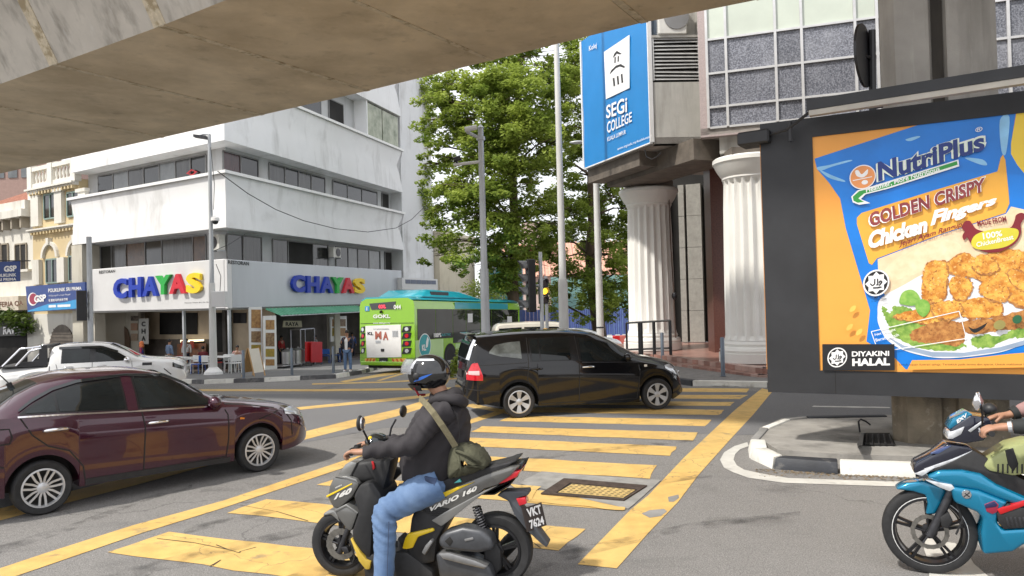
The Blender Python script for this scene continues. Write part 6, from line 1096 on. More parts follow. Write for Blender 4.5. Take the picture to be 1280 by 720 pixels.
b, t = vert(680, 345, 685, 450, 23); hc = D(679, 364, 23.0); signal(b, t, hc, .78, .27, (.3, -.95), 3, 'traffic light showing amber behind the four lamp one', lit=1)
b, t = vert(110, 296, 114, 460, 30); hc = D(102, 382, 29.7); signal(b, t, hc, 1.2, .36, (-.55, .83), 3, 'traffic light seen from behind before the clinic sign', pr=.11)
# barrier clutter at the street end
for i, (u, m_, lb) in enumerate(((762, M['white'], 'white water barrier at the foot of the blue hoarding'), (772, M['red'], 'red water barrier between a white one and the railing'), (781, mat('faded red barrier', (.5, .12, .1), .5), 'faded red water barrier nearest the black railing'))):
    p = D(u, 420, 50); p[2] = gz(p[0], p[1]); t = thing('water_barrier', p, lb, 'barrier', 'water barriers at the street end'); mb = MB(); mb.hexa([p+np.array(q) for q in ((-.45, -.25, 0), (.45, -.25, 0), (.45, .25, 0), (-.45, .25, 0))], [p+np.array(q) for q in ((-.4, -.1, 1.0), (.4, -.1, 1.0), (.4, .1, 1.0), (-.4, .1, 1.0))]); mb.build('body', m_, t, True, bevel=.05); mb = MB(); mb.box(p+np.array([0, -.01, 1.03]), (.3, .14, .07)); mb.build('filler_cap', M['white'], t, True)
# ================================================================ CARS
def pl(pts): 
    xs_ = [p[0] for p in pts]; ys_ = [p[1] for p in pts]; n = len(pts)
    def f(x):
        if x <= xs_[0]: return ys_[0]
        if x >= xs_[-1]: return ys_[-1]
        i = max(k for k in range(n-1) if xs_[k] <= x); h = xs_[i+1]-xs_[i]; t = (x-xs_[i])/h; d = [(ys_[k+1]-ys_[k])/(xs_[k+1]-xs_[k]) for k in range(n-1)]
        def tan(k):
            if k == 0: return d[0]
            if k == n-1: return d[-1]
            return 0 if d[k-1]*d[k] <= 0 else 2*d[k-1]*d[k]/(d[k-1]+d[k])
        a, b = tan(i)*h, tan(i+1)*h; return ys_[i]*(2*t**3-3*t*t+1)+a*(t**3-2*t*t+t)+ys_[i+1]*(-2*t**3+3*t*t)+b*(t**3-t*t)
    return f
def lerp_pl(pts): 
    a = np.array(pts, float); return lambda x: float(np.interp(x, a[:, 0], a[:, 1]))
class Car:
    def __init__(s, top, belt, bot, hw, rw, axles, R, zc, r):
        s.top, s.belt, s.bot, s.hw, s.rw = pl(top), pl(belt), lerp_pl(bot), pl(hw), rw; s.ax, s.R, s.zc, s.r = axles, R, zc, r; s.x0, s.x1 = top[0][0], top[-1][0]
    def zb(s, x):
        z = s.bot(x)
        for a in s.ax:
            d = abs(x-a)
            if d < s.R: z = max(z, s.zc+math.sqrt(s.R**2-d*d))
        return z
    def sec(s, x):
        zt, zb, w, b = s.top(x), s.zb(x), s.hw(x), s.belt(x); e = min(1, max(0, (zt-b)/.34)); g = e*e*(3-2*e); zs = min(b, zt-.06); zb = min(zb, zs-.03); d = zs-zb
        yr = w*.84*(1-g)+min(s.rw, w*.84)*g; ze = zt-(.025+.05*g)
        c = [(w*.5, zb+.01), (w*.955, zb), (w*.975, zb+.2*d), (w*.99, zb+.5*d), (w, zb+.72*d), (w*.985, zb+.8*d), (w*.965, zs), (yr, ze), (yr*.8, ze+.62*(zt-ze)), (yr*.42, zt-.006*g-.004), (0, zt)]
        o = [c[0], c[1]]
        def sp(a, b_, n):
            for k in range(a, b_):
                p0, p1, p2, p3 = [np.array(c[min(max(q, a), b_)]) for q in (k-1, k, k+1, k+2)]
                for t in np.linspace(0, 1, n+1)[1:]: o.append(tuple(.5*((2*p1)+(-p0+p2)*t+(2*p0-5*p1+4*p2-p3)*t*t+(-p0+3*p1-3*p2+p3)*t**3)))
        sp(1, 6, 2)
        for t in (.25, .5, .75, 1): o.append((c[6][0]*(1-t)+c[7][0]*t+.022*g*math.sin(PI*t), c[6][1]*(1-t)+c[7][1]*t))
        sp(7, 10, 3); return o
    def y(s, x, z):
        q = s.sec(x)[1:16]
        for a, b in zip(q, q[1:]):
            if min(a[1], b[1]) <= z <= max(a[1], b[1]) and abs(b[1]-a[1]) > 1e-6: t = (z-a[1])/(b[1]-a[1]); return a[0]*(1-t)+b[0]*t
        return q[0][0] if z < q[0][1] else q[-1][0]
    def cols(s):
        X = set(np.linspace(s.x0, s.x1, 64).round(4))
        for a in s.ax:
            for k in range(27): X.add(round(a-s.R*math.cos(PI*k/26), 4))
            X.add(round(a-s.R-.004, 4)); X.add(round(a+s.R+.004, 4))
        for e in (.01, .03, .06): X.add(s.x0+e); X.add(s.x1-e)
        return sorted(X)
    def body(s, root, paint, name='body'):
        rows = []
        for x in s.cols(): q = s.sec(x); rows.append([(x, -a, b) for a, b in q]+[(x, a, b) for a, b in q[::-1][1:]])
        mb = MB(); mb.grid(rows)
        for r in (rows[0], rows[-1]): mb.add(r, [tuple(range(len(r)))])
        o = mb.build(name, paint, root, smooth=.75)
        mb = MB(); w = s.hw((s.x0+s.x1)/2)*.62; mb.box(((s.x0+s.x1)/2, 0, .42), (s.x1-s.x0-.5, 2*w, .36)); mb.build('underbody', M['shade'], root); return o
    def patch(s, root, name, m, lo, hi, off=.006, side=-1, n=16, rows=6, parent=None):
        a, b = max(lo[0][0], hi[0][0]), min(lo[-1][0], hi[-1][0]); L_, H_ = lerp_pl(lo), lerp_pl(hi); P = []
        for x in np.linspace(a, b, n+1): z0, z1 = L_(x), H_(x); P.append([(x, side*(s.y(x, z)+off), z) for z in np.linspace(z0, z1, rows+1)])
        mb = MB(); mb.grid(P); return mb.build(name, m, parent or root, smooth=9)
    def seam(s, root, pts, name='seam', w=.007, off=.0035, m=None, side=-1):
        P = []; Q = []
        for (x0, z0), (x1, z1) in zip(pts, pts[1:]):
            n = max(2, int(math.hypot(x1-x0, z1-z0)/.05))
            for t in np.linspace(0, 1, n, endpoint=False): Q.append((x0*(1-t)+x1*t, z0*(1-t)+z1*t))
        Q.append(pts[-1])
        for i, (x, z) in enumerate(Q):
            a, b = Q[max(i-1, 0)], Q[min(i+1, len(Q)-1)]; dx, dz = b[0]-a[0], b[1]-a[1]; L = math.hypot(dx, dz) or 1; nx, nz = -dz/L*w, dx/L*w
            P.append([(x+nx*k, side*(s.y(x+nx*k, z+nz*k)+off), z+nz*k) for k in (-1, 1)])
        mb = MB(); mb.grid(P); return mb.build(name, m or M['shade'], root)
    def screen(s, root, name, m, xa, xb, f=.9, off=.008):
        P = []
        for x in np.linspace(xa, xb, 9):
            q = s.sec(x)[15:]; q = [(a*f if a < q[0][0]*2 else a, b) for a, b in q]; r = [(x, -a, b+off) for a, b in q]+[(x, a, b+off) for a, b in q[::-1][1:]]; P.append(r)
        mb = MB(); mb.grid(P); return mb.build(name, m, root, smooth=9)
def wheel(root, x, y, r, w, style, rr, side=-1, nm='wheel'):
    """tyre with a rim and spokes; the outer face looks along side*y"""
    mb = MB(); h = w/2; mb.lathe([(rr, -h*.8), (rr+.02, -h*.96), (r*.93, -h), (r*.985, -h*.8), (r, -h*.5), (r, h*.5), (r*.985, h*.8), (r*.93, h), (rr+.02, h*.96), (rr, h*.8)], (x, y, r), 'Y', 40, close=True)
    ty = mb.build(nm, M['rubber'], root, smooth=.7); yo = y+side*h*.78
    mb = MB(); mb.lathe([(rr+.004, -h*.6), (rr+.004, 0), (rr-.02, .0), (rr-.03, -h*.6)], (x, y, r), 'Y', 32, close=(style == 'bike')); mb.build('wheel_well', M['shade'], ty)
    mb = MB(); mb.lathe([(rr+.006, 0), (rr+.006, side*.014), (rr-.012, side*.016), (rr-.02, -side*.03)], (x, yo, r), 'Y', 40, close=True)
    def spoke(a, prof, d):
        ca, sa = math.cos(a), math.sin(a); P = [(x+ca*p-sa*q, yo+side*dd, r+sa*p+ca*q) for (p, q), dd in zip(prof, d)]; mb.prism(P, (0, -side*.03, 0))
    if style == 'pairs':
        for k in range(7):
            a = 2*PI*k/7+.2
            for sg in (-1, 1): spoke(a+sg*.16, [(.03, .01), (rr*.5, .012+.008*sg), (rr*.97, .011), (rr*.97, -.011), (rr*.5, -.010+.008*sg), (.03, -.01)], [-.0, -.012, .006, .006, -.012, -.0])
    elif style == 'six':
        for k in range(6): spoke(2*PI*k/6+.5, [(.03, .02), (rr*.55, .034), (rr*.97, .052), (rr*.97, -.052), (rr*.55, -.034), (.03, -.02)], [-.005, -.01, .006, .006, -.01, -.005])
    elif style == 'bike':
        for k in range(5):
            for sg in (-1, 1): spoke(2*PI*k/5+.3+sg*.09, [(.03, .012), (rr*.98, .009), (rr*.98, -.009), (.03, -.012)], [0, 0, 0, 0])
    elif style == 'steel': mb.lathe([(rr*.8, 0), (rr*.7, -side*.05), (rr*.3, -side*.05), (rr*.2, side*.02), (.02, side*.02)], (x, yo-side*.01, r), 'Y', 24)
    mb.lathe([(.055, -side*.03), (.055, side*.0), (.03, side*.008), (.005, side*.008)], (x, yo, r), 'Y', 16); mb.build('rim', M['bikerim'] if style == 'bike' else M['alloy'], ty, smooth=.5); 
    if style in ('pairs', 'six'):
        mb = MB(); mb.lathe([(rr*.62, 0), (.05, 0)], (x, yo-side*.06, r), 'Y', 24); mb.build('brake_disc', M['darkmetal'], ty)
    return ty
M['bikerim'] = mat('black bike rim', (.015, .015, .017), .3, .3, var=.2)
def handle(s, root, x, z, L=.2, m=None, side=-1, name='door_handle'):
    y = side*(s.y(x, z)+.02); mb = MB(); mb.tube([(x-L/2, side*(s.y(x-L/2, z)+.004), z), (x-L*.38, y, z+.005), (x, y+side*.008, z+.008), (x+L*.38, y, z+.004), (x+L/2, side*(s.y(x+L/2, z)+.004), z)], [.014, .018, .019, .018, .014], 8); return mb.build(name, m or M['chrome'], root, smooth=9)
def mirror(s, root, x, z, m, side=-1, k=1.):
    y = side*(s.y(x, z)+.1*k); mb = MB(); mb.ball((x, y, z+.05), (.075*k, .1*k, .075*k), 12, 8); o = mb.build('wing_mirror', m, root, smooth=9); mb = MB(); mb.tube([(x+.03, side*(s.y(x, z-.02)-.01), z-.02), (x+.01, y, z+.01)], [.03, .02], 6); mb.build('mirror_stalk', M['plastic'], root); return o
def carroot(name, A, B, hw, label, cat='car', group=None):
    """A, B: where the near side rear and front tyres meet the road"""
    A = np.array(A); B = np.array(B); d = (B-A)[:2]; d = d/np.linalg.norm(d); lft = np.array([-d[1], d[0]]); o = A[:2]+lft*hw; return thing(name, (o[0], o[1], (gz(A[0], A[1])+gz(B[0], B[1]))/2), label, cat, group, math.atan2(d[1], d[0]))
def paint(name, c, metal=.3, rough=.25, **k): return mat(name, c, rough, metal, var=.04, scale=2, coat=1, **k)
winglass = mat('car glass', (.01, .013, .014), .02, var=.6, scale=1.5, spec=.45)
# ---------------------------------------------------------------- dark red saloon
sd_ = Car([(-1.0, .78), (-.97, .96), (-.85, 1.05), (-.58, 1.08), (-.4, 1.14), (-.1, 1.31), (.15, 1.41), (.5, 1.465), (1.0, 1.455), (1.4, 1.37), (1.75, 1.18), (2.08, .985), (2.35, .94), (2.847, .85), (3.179, .74), (3.312, .6), (3.352, .45)],
          [(-1, .85), (-.38, 1.06), (.14, 1.03), (.97, .97), (1.85, .905), (2.3, .86), (2.913, .72), (3.352, .45)], [(-1.0, .4), (-.6, .28), (-.3, .24), (2.2, .2), (2.98, .22), (3.352, .27)],
          [(-1.0, .55), (-.92, .7), (-.7, .8), (-.2, .84), (1.2, .85), (2.2, .84), (2.6, .82), (3.046, .72), (3.246, .58), (3.352, .45)], .56, (0, 2.457), .345, .285, .285)
red_ = carroot('parked_car', (-5.005, 7.894, 0), (-3.317, 9.679, 0), .82, 'glossy dark maroon saloon car with alloy wheels at the left foreground'); red_.name = 'saloon_car'; RM['saloon_car'] = RM.pop('parked_car')
mp = paint('maroon paint', (.045, .004, .018), .35, .2); sd_.body(red_, mp)
blkt = mat('gloss black trim', (.012, .012, .013), .2, var=.1)
W_lo = [(-.2, 1.075), (.14, 1.055), (.97, .995), (1.9, .935)]; W_hi = [(-.2, 1.09), (-.06, 1.17), (.15, 1.275), (.4, 1.345), (.91, 1.375), (1.35, 1.33), (1.6, 1.2), (1.9, .95)]
sd_.patch(red_, 'window_surround', blkt, W_lo, W_hi, .003, n=40)
def sub(lo, hi, a, b, dz=.018): 
    f, g = lerp_pl(lo), lerp_pl(hi); X = np.linspace(a, b, 12); L_ = [(x, f(x)+dz) for x in X]; H_ = [(x, max(f(x)+dz+.004, g(x)-dz*1.4)) for x in X]; return L_, H_
for a, b, nm in ((-.14, .14, 'quarter_window'), (.17, .83, 'rear_window'), (.99, 1.8, 'front_window')): l, h = sub(W_lo, W_hi, a, b); sd_.patch(red_, nm, winglass, l, h, .008)
mpill = sd_.patch(red_, 'door_pillar', mp, [(.855, .99), (.965, .985)], [(.855, 1.375), (.965, 1.37)], .0065, n=3)
sd_.seam(red_, [(-.22, 1.06), (.14, 1.038), (.97, .978), (1.92, .918)], 'chrome_strip', .008, .006, M['chrome'])
sd_.patch(red_, 'window_visor', M['glass'], [(-.2, 1.11), (-.06, 1.19), (.15, 1.29), (.4, 1.35), (.9, 1.375), (1.35, 1.33), (1.6, 1.205), (1.8, 1.05)], [(-.2, 1.13), (-.06, 1.22), (.15, 1.32), (.4, 1.38), (.9, 1.405), (1.35, 1.365), (1.6, 1.24), (1.8, 1.085)], .02, n=40, rows=2)
sd_.seam(red_, [(1.0, 1.36), (1.0, .98), (1.03, .8), (1.01, .3)]); sd_.seam(red_, [(1.97, .91), (2.03, .8), (2.03, .5), (2.0, .28), (1.01, .29), (.42, .3)]); sd_.seam(red_, [(-.2, 1.05), (-.1, .86), (.05, .72), (.25, .64), (.38, .45), (.4, .3)]); sd_.seam(red_, [(-.5, .96), (-.3, .95), (-.28, .86), (-.3, .8), (-.5, .8), (-.52, .9), (-.5, .96)], 'fuel_flap'); sd_.seam(red_, [(2.45, .68), (2.82, .78), (2.95, .6), (2.97, .4)]); sd_.seam(red_, [(2.02, .93), (2.3, .89), (2.7, .8)], 'bonnet_gap', .006)
sd_.seam(red_, [(-.5, .62), (-.35, .56)], 'seam'); 
for x in (.12, 1.18): handle(sd_, red_, x, .885 if x < 1 else .82, .24); sd_.patch(red_, 'handle_cup', mp, [(x-.05, .79 if x > 1 else .855), (x+.12, .79 if x > 1 else .855)], [(x-.05, .85 if x > 1 else .915), (x+.12, .85 if x > 1 else .915)], .002, n=4)
sd_.screen(red_, 'windscreen', winglass, 1.47, 2.02, .93); sd_.screen(red_, 'rear_screen', winglass, -.36, .06, .9)
for s_ in (-1, 1):
    sd_.patch(red_, 'headlight', M['lamp_clear'], [(2.85, .7), (3.05, .66), (3.25, .58)], [(2.85, .76), (3.05, .775), (3.25, .67)], .008, s_, n=10); sd_.patch(red_, 'tail_light', M['lamp_red'], [(-.97, .72), (-.7, .8)], [(-.97, .92), (-.7, .98)], .008, s_); mirror(sd_, red_, 1.83, .93, mp, s_)
    sd_.patch(red_, 'mirror_sail', blkt, [(1.82, .94), (1.95, .92)], [(1.82, 1.03), (1.95, .95)], .007, s_, n=3)
    for x in (0, 2.457): wheel(red_, x, s_*.735, .285, .17, 'pairs', .2, s_)
sd_.patch(red_, 'sill_trim', M['plastic'], [(.4, .235), (2.05, .2)], [(.4, .3), (2.05, .265)], .006, n=20); sd_.patch(red_, 'indicator', mat('amber lens', (.7, .25, .03), .2), [(2.18, .72), (2.24, .715)], [(2.18, .745), (2.24, .735)], .006, n=3)
mb = MB(); mb.tube([(-.1, 0, sd_.top(-.1)+.0), (-.12, 0, sd_.top(-.1)+.05)], .03, 8); mb.tube([(-.12, 0, sd_.top(-.1)+.05), (-.42, 0, sd_.top(-.1)+.42)], .007, 6); mb.build('aerial', M['plastic'], red_)
mb = MB(); mb.box((-.99, 0, .72), (.02, .5, .13)); mb.build('number_plate', M['black'], red_); mb = MB(); mb.box((3.33, 0, .42), (.05, .8, .16)); mb.build('front_grille', M['plastic'], red_)
# ---------------------------------------------------------------- black people carrier
mv = Car([(-.97, .55), (-.93, .9), (-.86, 1.25), (-.8, 1.45), (-.72, 1.52), (-.4, 1.555), (.3, 1.585), (.9, 1.575), (1.4, 1.53), (1.75, 1.42), (2.15, 1.2), (2.45, 1.04), (2.8, .97), (3.05, .9), (3.22, .78), (3.32, .6), (3.37, .4)],
         [(-.97, .6), (-.9, 1.04), (.2, 1.0), (1.0, .98), (2.1, .92), (2.8, .83), (3.1, .7), (3.37, .36)], [(-.97, .4), (-.8, .32), (-.36, .22), (2.3, .17), (3.05, .17), (3.37, .26)],
         [(-.97, .5), (-.9, .66), (-.75, .79), (-.5, .835), (0, .845), (2.0, .85), (2.6, .84), (2.95, .76), (3.2, .6), (3.37, .42)], .58, (0, 2.68), .36, .295, .295)
blk_ = carroot('people_carrier', (.084, 13.52, 0), (2.704, 14.083, 0), .83, 'shiny black people carrier with silver alloy wheels crossing the stripes', 'car')
bp_k = paint('black car paint', (.005, .005, .006), .0, .1); bp_k.node_tree.nodes['Principled BSDF'].inputs['Coat Weight'].default_value = .5; bp_k.node_tree.nodes['Principled BSDF'].inputs['Specular IOR Level'].default_value = .35; mv.body(blk_, bp_k)
Wl = [(.23, 1.015), (1.03, 1.005), (1.17, .98), (2.09, .945), (2.36, .925)]; Wh = [(.23, 1.44), (1.03, 1.44), (1.17, 1.43), (1.5, 1.38), (1.81, 1.29), (2.1, 1.12), (2.36, .945)]
mv.patch(blk_, 'window_surround', blkt, Wl, Wh, .003, n=30)
qg = mat('clear quarter glass', (.1, .11, .105), .03, var=.9, scale=2.5, spec=.8, detail=8)
mv.patch(blk_, 'quarter_window', qg, [(-.52, 1.19), (-.33, 1.13), (.07, 1.075)], [(-.52, 1.22), (-.4, 1.335), (-.2, 1.37), (.07, 1.39)], .008); 
for a, b, nm in ((.26, .4, 'rear_window'), (.43, 1.0, 'rear_window'), (1.2, 2.05, 'front_window'), (2.1, 2.28, 'quarter_window')): l, h = sub(Wl, Wh, a, b, .014); mv.patch(blk_, nm, winglass, l, h, .008)
mv.seam(blk_, [(1.2, .965), (2.09, .93), (2.4, .915)], 'belt_strip', .006, .006, M['darkmetal'])
mv.seam(blk_, [(.2, 1.45), (.19, 1.0), (.16, .7), (.2, .62)]); mv.seam(blk_, [(1.13, 1.46), (1.15, .97), (1.13, .25)]); mv.seam(blk_, [(2.3, .93), (2.33, .7), (2.26, .24), (.4, .24)]); mv.seam(blk_, [(-.82, .98), (.16, 1.0)], w=.004); mv.seam(blk_, [(-.95, .56), (-.37, .5)])
handle(mv, blk_, 1.32, .87, .24); handle(mv, blk_, .33, .88, .22, bp_k); mirror(mv, blk_, 2.08, .98, bp_k, -1, .95); mirror(mv, blk_, 2.08, .98, bp_k, 1, .95)
mv.patch(blk_, 'side_marker', mat('clear marker', (.8, .75, .65), .2), [(2.42, .83), (2.48, .83)], [(2.42, .87), (2.48, .87)], .008, n=3)
for s_ in (-1, 1):
    mv.patch(blk_, 'tail_light', M['lamp_red'], [(-.93, .72), (-.66, .71)], [(-.93, .82), (-.84, 1.02), (-.74, 1.03), (-.66, .8)], .01, s_, n=10); mv.patch(blk_, 'tail_light_lens', mat('pale lens', (.7, .5, .5), .15), [(-.93, .82), (-.72, .81)], [(-.93, .88), (-.72, .89)], .014, s_, n=6)
    mv.patch(blk_, 'headlight', M['lamp_clear'], [(2.86, .78), (3.05, .68), (3.28, .57)], [(2.86, .83), (3.0, .85), (3.28, .64)], .01, s_, n=12); mv.seam(blk_, [(-.9, 1.08), (-.83, 1.3), (-.76, 1.44)], 'rear_pillar_trim', .025, .01, M['chrome'], s_)
    for x in (0, 2.68): wheel(blk_, x, s_*.74, .295, .18, 'six', .205, s_)
mv.screen(blk_, 'windscreen', winglass, 1.6, 2.38, .93)
mb = MB(); mb.box((-.8, 0, 1.525), (.16, 1.0, .03)); mb.build('roof_spoiler', bp_k, blk_, bevel=.012); mb = MB(); mb.hexa([(-.925, -.55, 1.0), (-.925, .55, 1.0), (-.8, .55, 1.0), (-.8, -.55, 1.0)], [(-.835, -.5, 1.4), (-.835, .5, 1.4), (-.75, .5, 1.4), (-.75, -.5, 1.4)]); mb.build('rear_screen', winglass, blk_); mb = MB(); mb.box((-.955, 0, .8), (.02, .5, .12)); mb.build('number_plate', M['black'], blk_); mb = MB(); mb.box((-.95, 0, .52), (.08, 1.1, .16)); mb.build('rear_bumper', bp_k, blk_, bevel=.03); mb = MB(); mb.box((3.36, -.2, .47), (.04, .12, .08)); mb.build('fog_lamp', M['lamp_clear'], blk_)
mb = MB(); mb.box((3.33, 0, .62), (.05, .7, .1)); mb.build('front_grille', M['chrome'], blk_, bevel=.01)
# ---------------------------------------------------------------- white pickup
pk = Car([(-5.1, .75), (-5.08, 1.02), (-5.0, 1.06), (-3.76, 1.06), (-3.74, 1.5), (-3.68, 1.63), (-3.3, 1.7), (-2.8, 1.71), (-2.25, 1.66), (-1.8, 1.47), (-1.35, 1.22), (-1.1, 1.17), (-.5, 1.12), (-.2, 1.05), (-.06, .9), (0, .6)],
         [(-5.1, .8), (-3.8, 1.0), (-3.6, 1.07), (-1.4, 1.07), (-.5, 1.0), (-.15, .9), (0, .55)], [(-5.1, .5), (-4.6, .42), (-1.5, .4), (-.2, .4), (0, .45)],
         [(-5.1, .8), (-4.9, .88), (-3.5, .9), (-1.2, .91), (-.7, .88), (-.25, .74), (0, .55)], .64, (-4.1, -1.02), .43, .38, .38)
A = D(231.5, 468, 23.5); d_ = np.array([.95, .31]); lf_ = np.array([-d_[1], d_[0]]); pr_ = A[:2]+lf_*.78
pku = thing('pickup_truck', (pr_[0], pr_[1], gz(A[0], A[1])-.06), 'white double cab pickup with black sports bar waiting at the left', 'pickup truck', None, math.atan2(d_[1], d_[0])); wpnt = paint('white car paint', (.72, .72, .71), 0, .25); pk.body(pku, wpnt)
pl_ = [(-3.42, 1.11), (-1.55, 1.12)]; ph_ = [(-3.55, 1.54), (-3.42, 1.58), (-2.3, 1.56), (-1.95, 1.41), (-1.55, 1.16)]
pk.patch(pku, 'window_surround', blkt, pl_, ph_, .004, n=24)
for a, b, nm in ((-3.38, -2.66, 'rear_window'), (-2.5, -1.62, 'front_window')): l, h = sub(pl_, ph_, a, b, .02); pk.patch(pku, nm, winglass, l, h, .01)
pk.patch(pku, 'window_visor', M['glass'], [(-3.5, 1.54), (-2.35, 1.53), (-1.9, 1.35)], [(-3.5, 1.61), (-2.35, 1.6), (-1.9, 1.43)], .025, n=16, rows=2)
pk.seam(pku, [(-2.58, 1.6), (-2.58, .5)]); pk.seam(pku, [(-3.55, 1.1), (-3.5, .9), (-3.5, .5)]); pk.seam(pku, [(-1.5, 1.1), (-1.45, .5)]); pk.seam(pku, [(-3.72, 1.05), (-3.73, .5)], w=.012); handle(pk, pku, -3.22, 1.0, .26, M['chrome']); handle(pk, pku, -2.32, 1.0, .26, M['chrome']); mirror(pk, pku, -1.62, 1.1, M['chrome'], -1, 1.2); mirror(pk, pku, -1.62, 1.1, M['chrome'], 1, 1.2); pk.screen(pku, 'windscreen', winglass, -2.15, -1.36, .93)
pk.patch(pku, 'fender_vent', M['plastic'], [(-1.2, .95), (-.93, .95)], [(-1.24, 1.04), (-.9, 1.03)], .012, n=4)
for s_ in (-1, 1):
    pk.patch(pku, 'headlight', M['glass'], [(-.36, .86), (-.06, .74)], [(-.36, 1.0), (-.06, .84)], .01, s_, n=8); pk.patch(pku, 'wheel_arch_trim', M['plastic'], [(-.6, .8), (-.4, .6)], [(-.6, .84), (-.4, .64)], .01, s_, n=3)
    for x in (-4.1, -1.02): wheel(pku, x, s_*.78, .38, .24, 'six', .24, s_)
    mb = MB(); mb.hexa([(-4.45, s_*.8, 1.07), (-3.78, s_*.8, 1.07), (-3.78, s_*.72, 1.07), (-4.45, s_*.72, 1.07)], [(-3.98, s_*.74, 1.62), (-3.76, s_*.74, 1.66), (-3.76, s_*.66, 1.66), (-3.98, s_*.66, 1.62)]) if False else mb
    for P in ([(-4.95, s_*.78, 1.1), (-4.5, s_*.75, 1.6), (-3.95, s_*.74, 1.66)], [(-4.6, s_*.78, 1.1), (-4.25, s_*.76, 1.52), (-3.95, s_*.74, 1.6)]): mb = MB(); mb.tube(P, .035, 8); mb.build('sports_bar', M['chrome'], pku, smooth=.8)
    mb = MB(); mb.prism([(-4.6, s_*.77, 1.08), (-3.8, s_*.77, 1.08), (-3.8, s_*.77, 1.68), (-4.0, s_*.77, 1.68), (-4.02, s_*.77, 1.22), (-4.5, s_*.77, 1.2)], (0, -s_*.07, 0)); mb.build('sports_bar_panel', M['plastic'], pku)
mb = MB(); mb.box((-3.9, 0, 1.64), (.2, 1.5, .08)); mb.build('bar_crosspiece', M['plastic'], pku, bevel=.02); mb = MB(); mb.box((-4.45, 0, 1.075), (1.25, 1.62, .03)); mb.build('bed_cover', M['plastic'], pku); mb = MB(); mb.box((-.02, 0, .78), (.06, 1.0, .2)); mb.build('front_grille', M['chrome'], pku)
# dark car just behind the pickup bed
dk = carroot('saloon_car', D(-120, 455, 19.5), D(-40, 452, 19.2), .8, 'dark car seen only by its black roof at the left edge', 'car'); sd_.body(dk, paint('dark grey paint', (.02, .02, .022)))
for a, b, nm in ((.17, .83, 'rear_window'), (.99, 1.8, 'front_window')): l, h = sub(W_lo, W_hi, a, b); sd_.patch(dk, nm, winglass, l, h, .008)
for x in (0, 2.457): wheel(dk, x, -.735, .285, .17, 'pairs', .2, -1); wheel(dk, x, .735, .285, .17, 'pairs', .2, 1)
dk.location = (-21.2, 25.2, gz(-21.2, 25.2)); dk.rotation_euler[2] = math.atan2(.31, .95)
# ---------------------------------------------------------------- cars beyond
vn_ = Car([(-1.0, .6), (-.97, 1.5), (-.9, 1.75), (-.7, 1.85), (.5, 1.88), (1.6, 1.85), (1.85, 1.72), (2.2, 1.25), (2.45, 1.1), (2.7, .95), (2.78, .5)], [(-1, .9), (0, 1.1), (2.2, 1.05), (2.78, .5)], [(-1, .4), (2.78, .35)], [(-1, .7), (-.8, .8), (1.5, .82), (2.5, .75), (2.78, .6)], .64, (0, 2.1), .36, .3, .3)
def far_car(c, u, Y, m, label, hd, nm, wins, sc=1.):
    p = D(u, 420, Y); r = thing(nm, (p[0], p[1], gz(p[0], p[1])), label, 'van' if nm == 'van' else 'car', None, hd); c.body(r, m)
    for lo, hi in wins: 
        for s_ in (-1, 1): c.patch(r, 'window', winglass, lo, hi, .008, s_, n=8)
    for s_ in (-1, 1):
        for x in c.ax: wheel(r, x, s_*.7, c.r, .17, 'steel', c.r*.68, s_)
    c.screen(r, 'windscreen', winglass, *( (1.88, 2.2) if nm == 'van' else (1.47, 2.02)), .9); return r
far_car(vn_, 646, 30, paint('cream van paint', (.62, .58, .5), 0, .35), 'old cream van behind the roof of the black people carrier', math.radians(8), 'van', [([(-.8, 1.15), (.1, 1.15)], [(-.8, 1.65), (.1, 1.68)]), ([(.2, 1.15), (1.0, 1.15)], [(.2, 1.68), (1.0, 1.68)]), ([(1.1, 1.15), (1.95, 1.15)], [(1.1, 1.67), (1.6, 1.66), (1.95, 1.3)])])
far_car(mv, 701, 40, wpnt, 'small white car passing in front of the blue hoarding', math.radians(10), 'hatchback', [([(.26, 1.02), (1.0, 1.0)], [(.26, 1.42), (1.0, 1.42)]), ([(1.2, .99), (2.05, .96)], [(1.2, 1.41), (1.5, 1.36), (2.05, 1.1)])])
p = D(1125, 500, 15.8); sv = thing('saloon_car', (p[0]+.9, p[1]+.6, gz(p[0], p[1])), 'silver car mostly hidden behind the concrete pillar', 'car', None, math.radians(186)); sd_.body(sv, paint('silver paint', (.5, .52, .55), .6, .25))
for s_ in (-1, 1):
    sd_.patch(sv, 'headlight', M['lamp_clear'], [(2.85, .7), (3.25, .58)], [(2.85, .76), (3.25, .67)], .008, s_, n=6)
    for a, b, nm in ((.17, .83, 'rear_window'), (.99, 1.8, 'front_window')): l, h = sub(W_lo, W_hi, a, b); sd_.patch(sv, nm, winglass, l, h, .008, s_)
    for x in (0, 2.457): wheel(sv, x, s_*.735, .285, .17, 'pairs', .2, s_)
sv.location[0] = p[0]+3.0
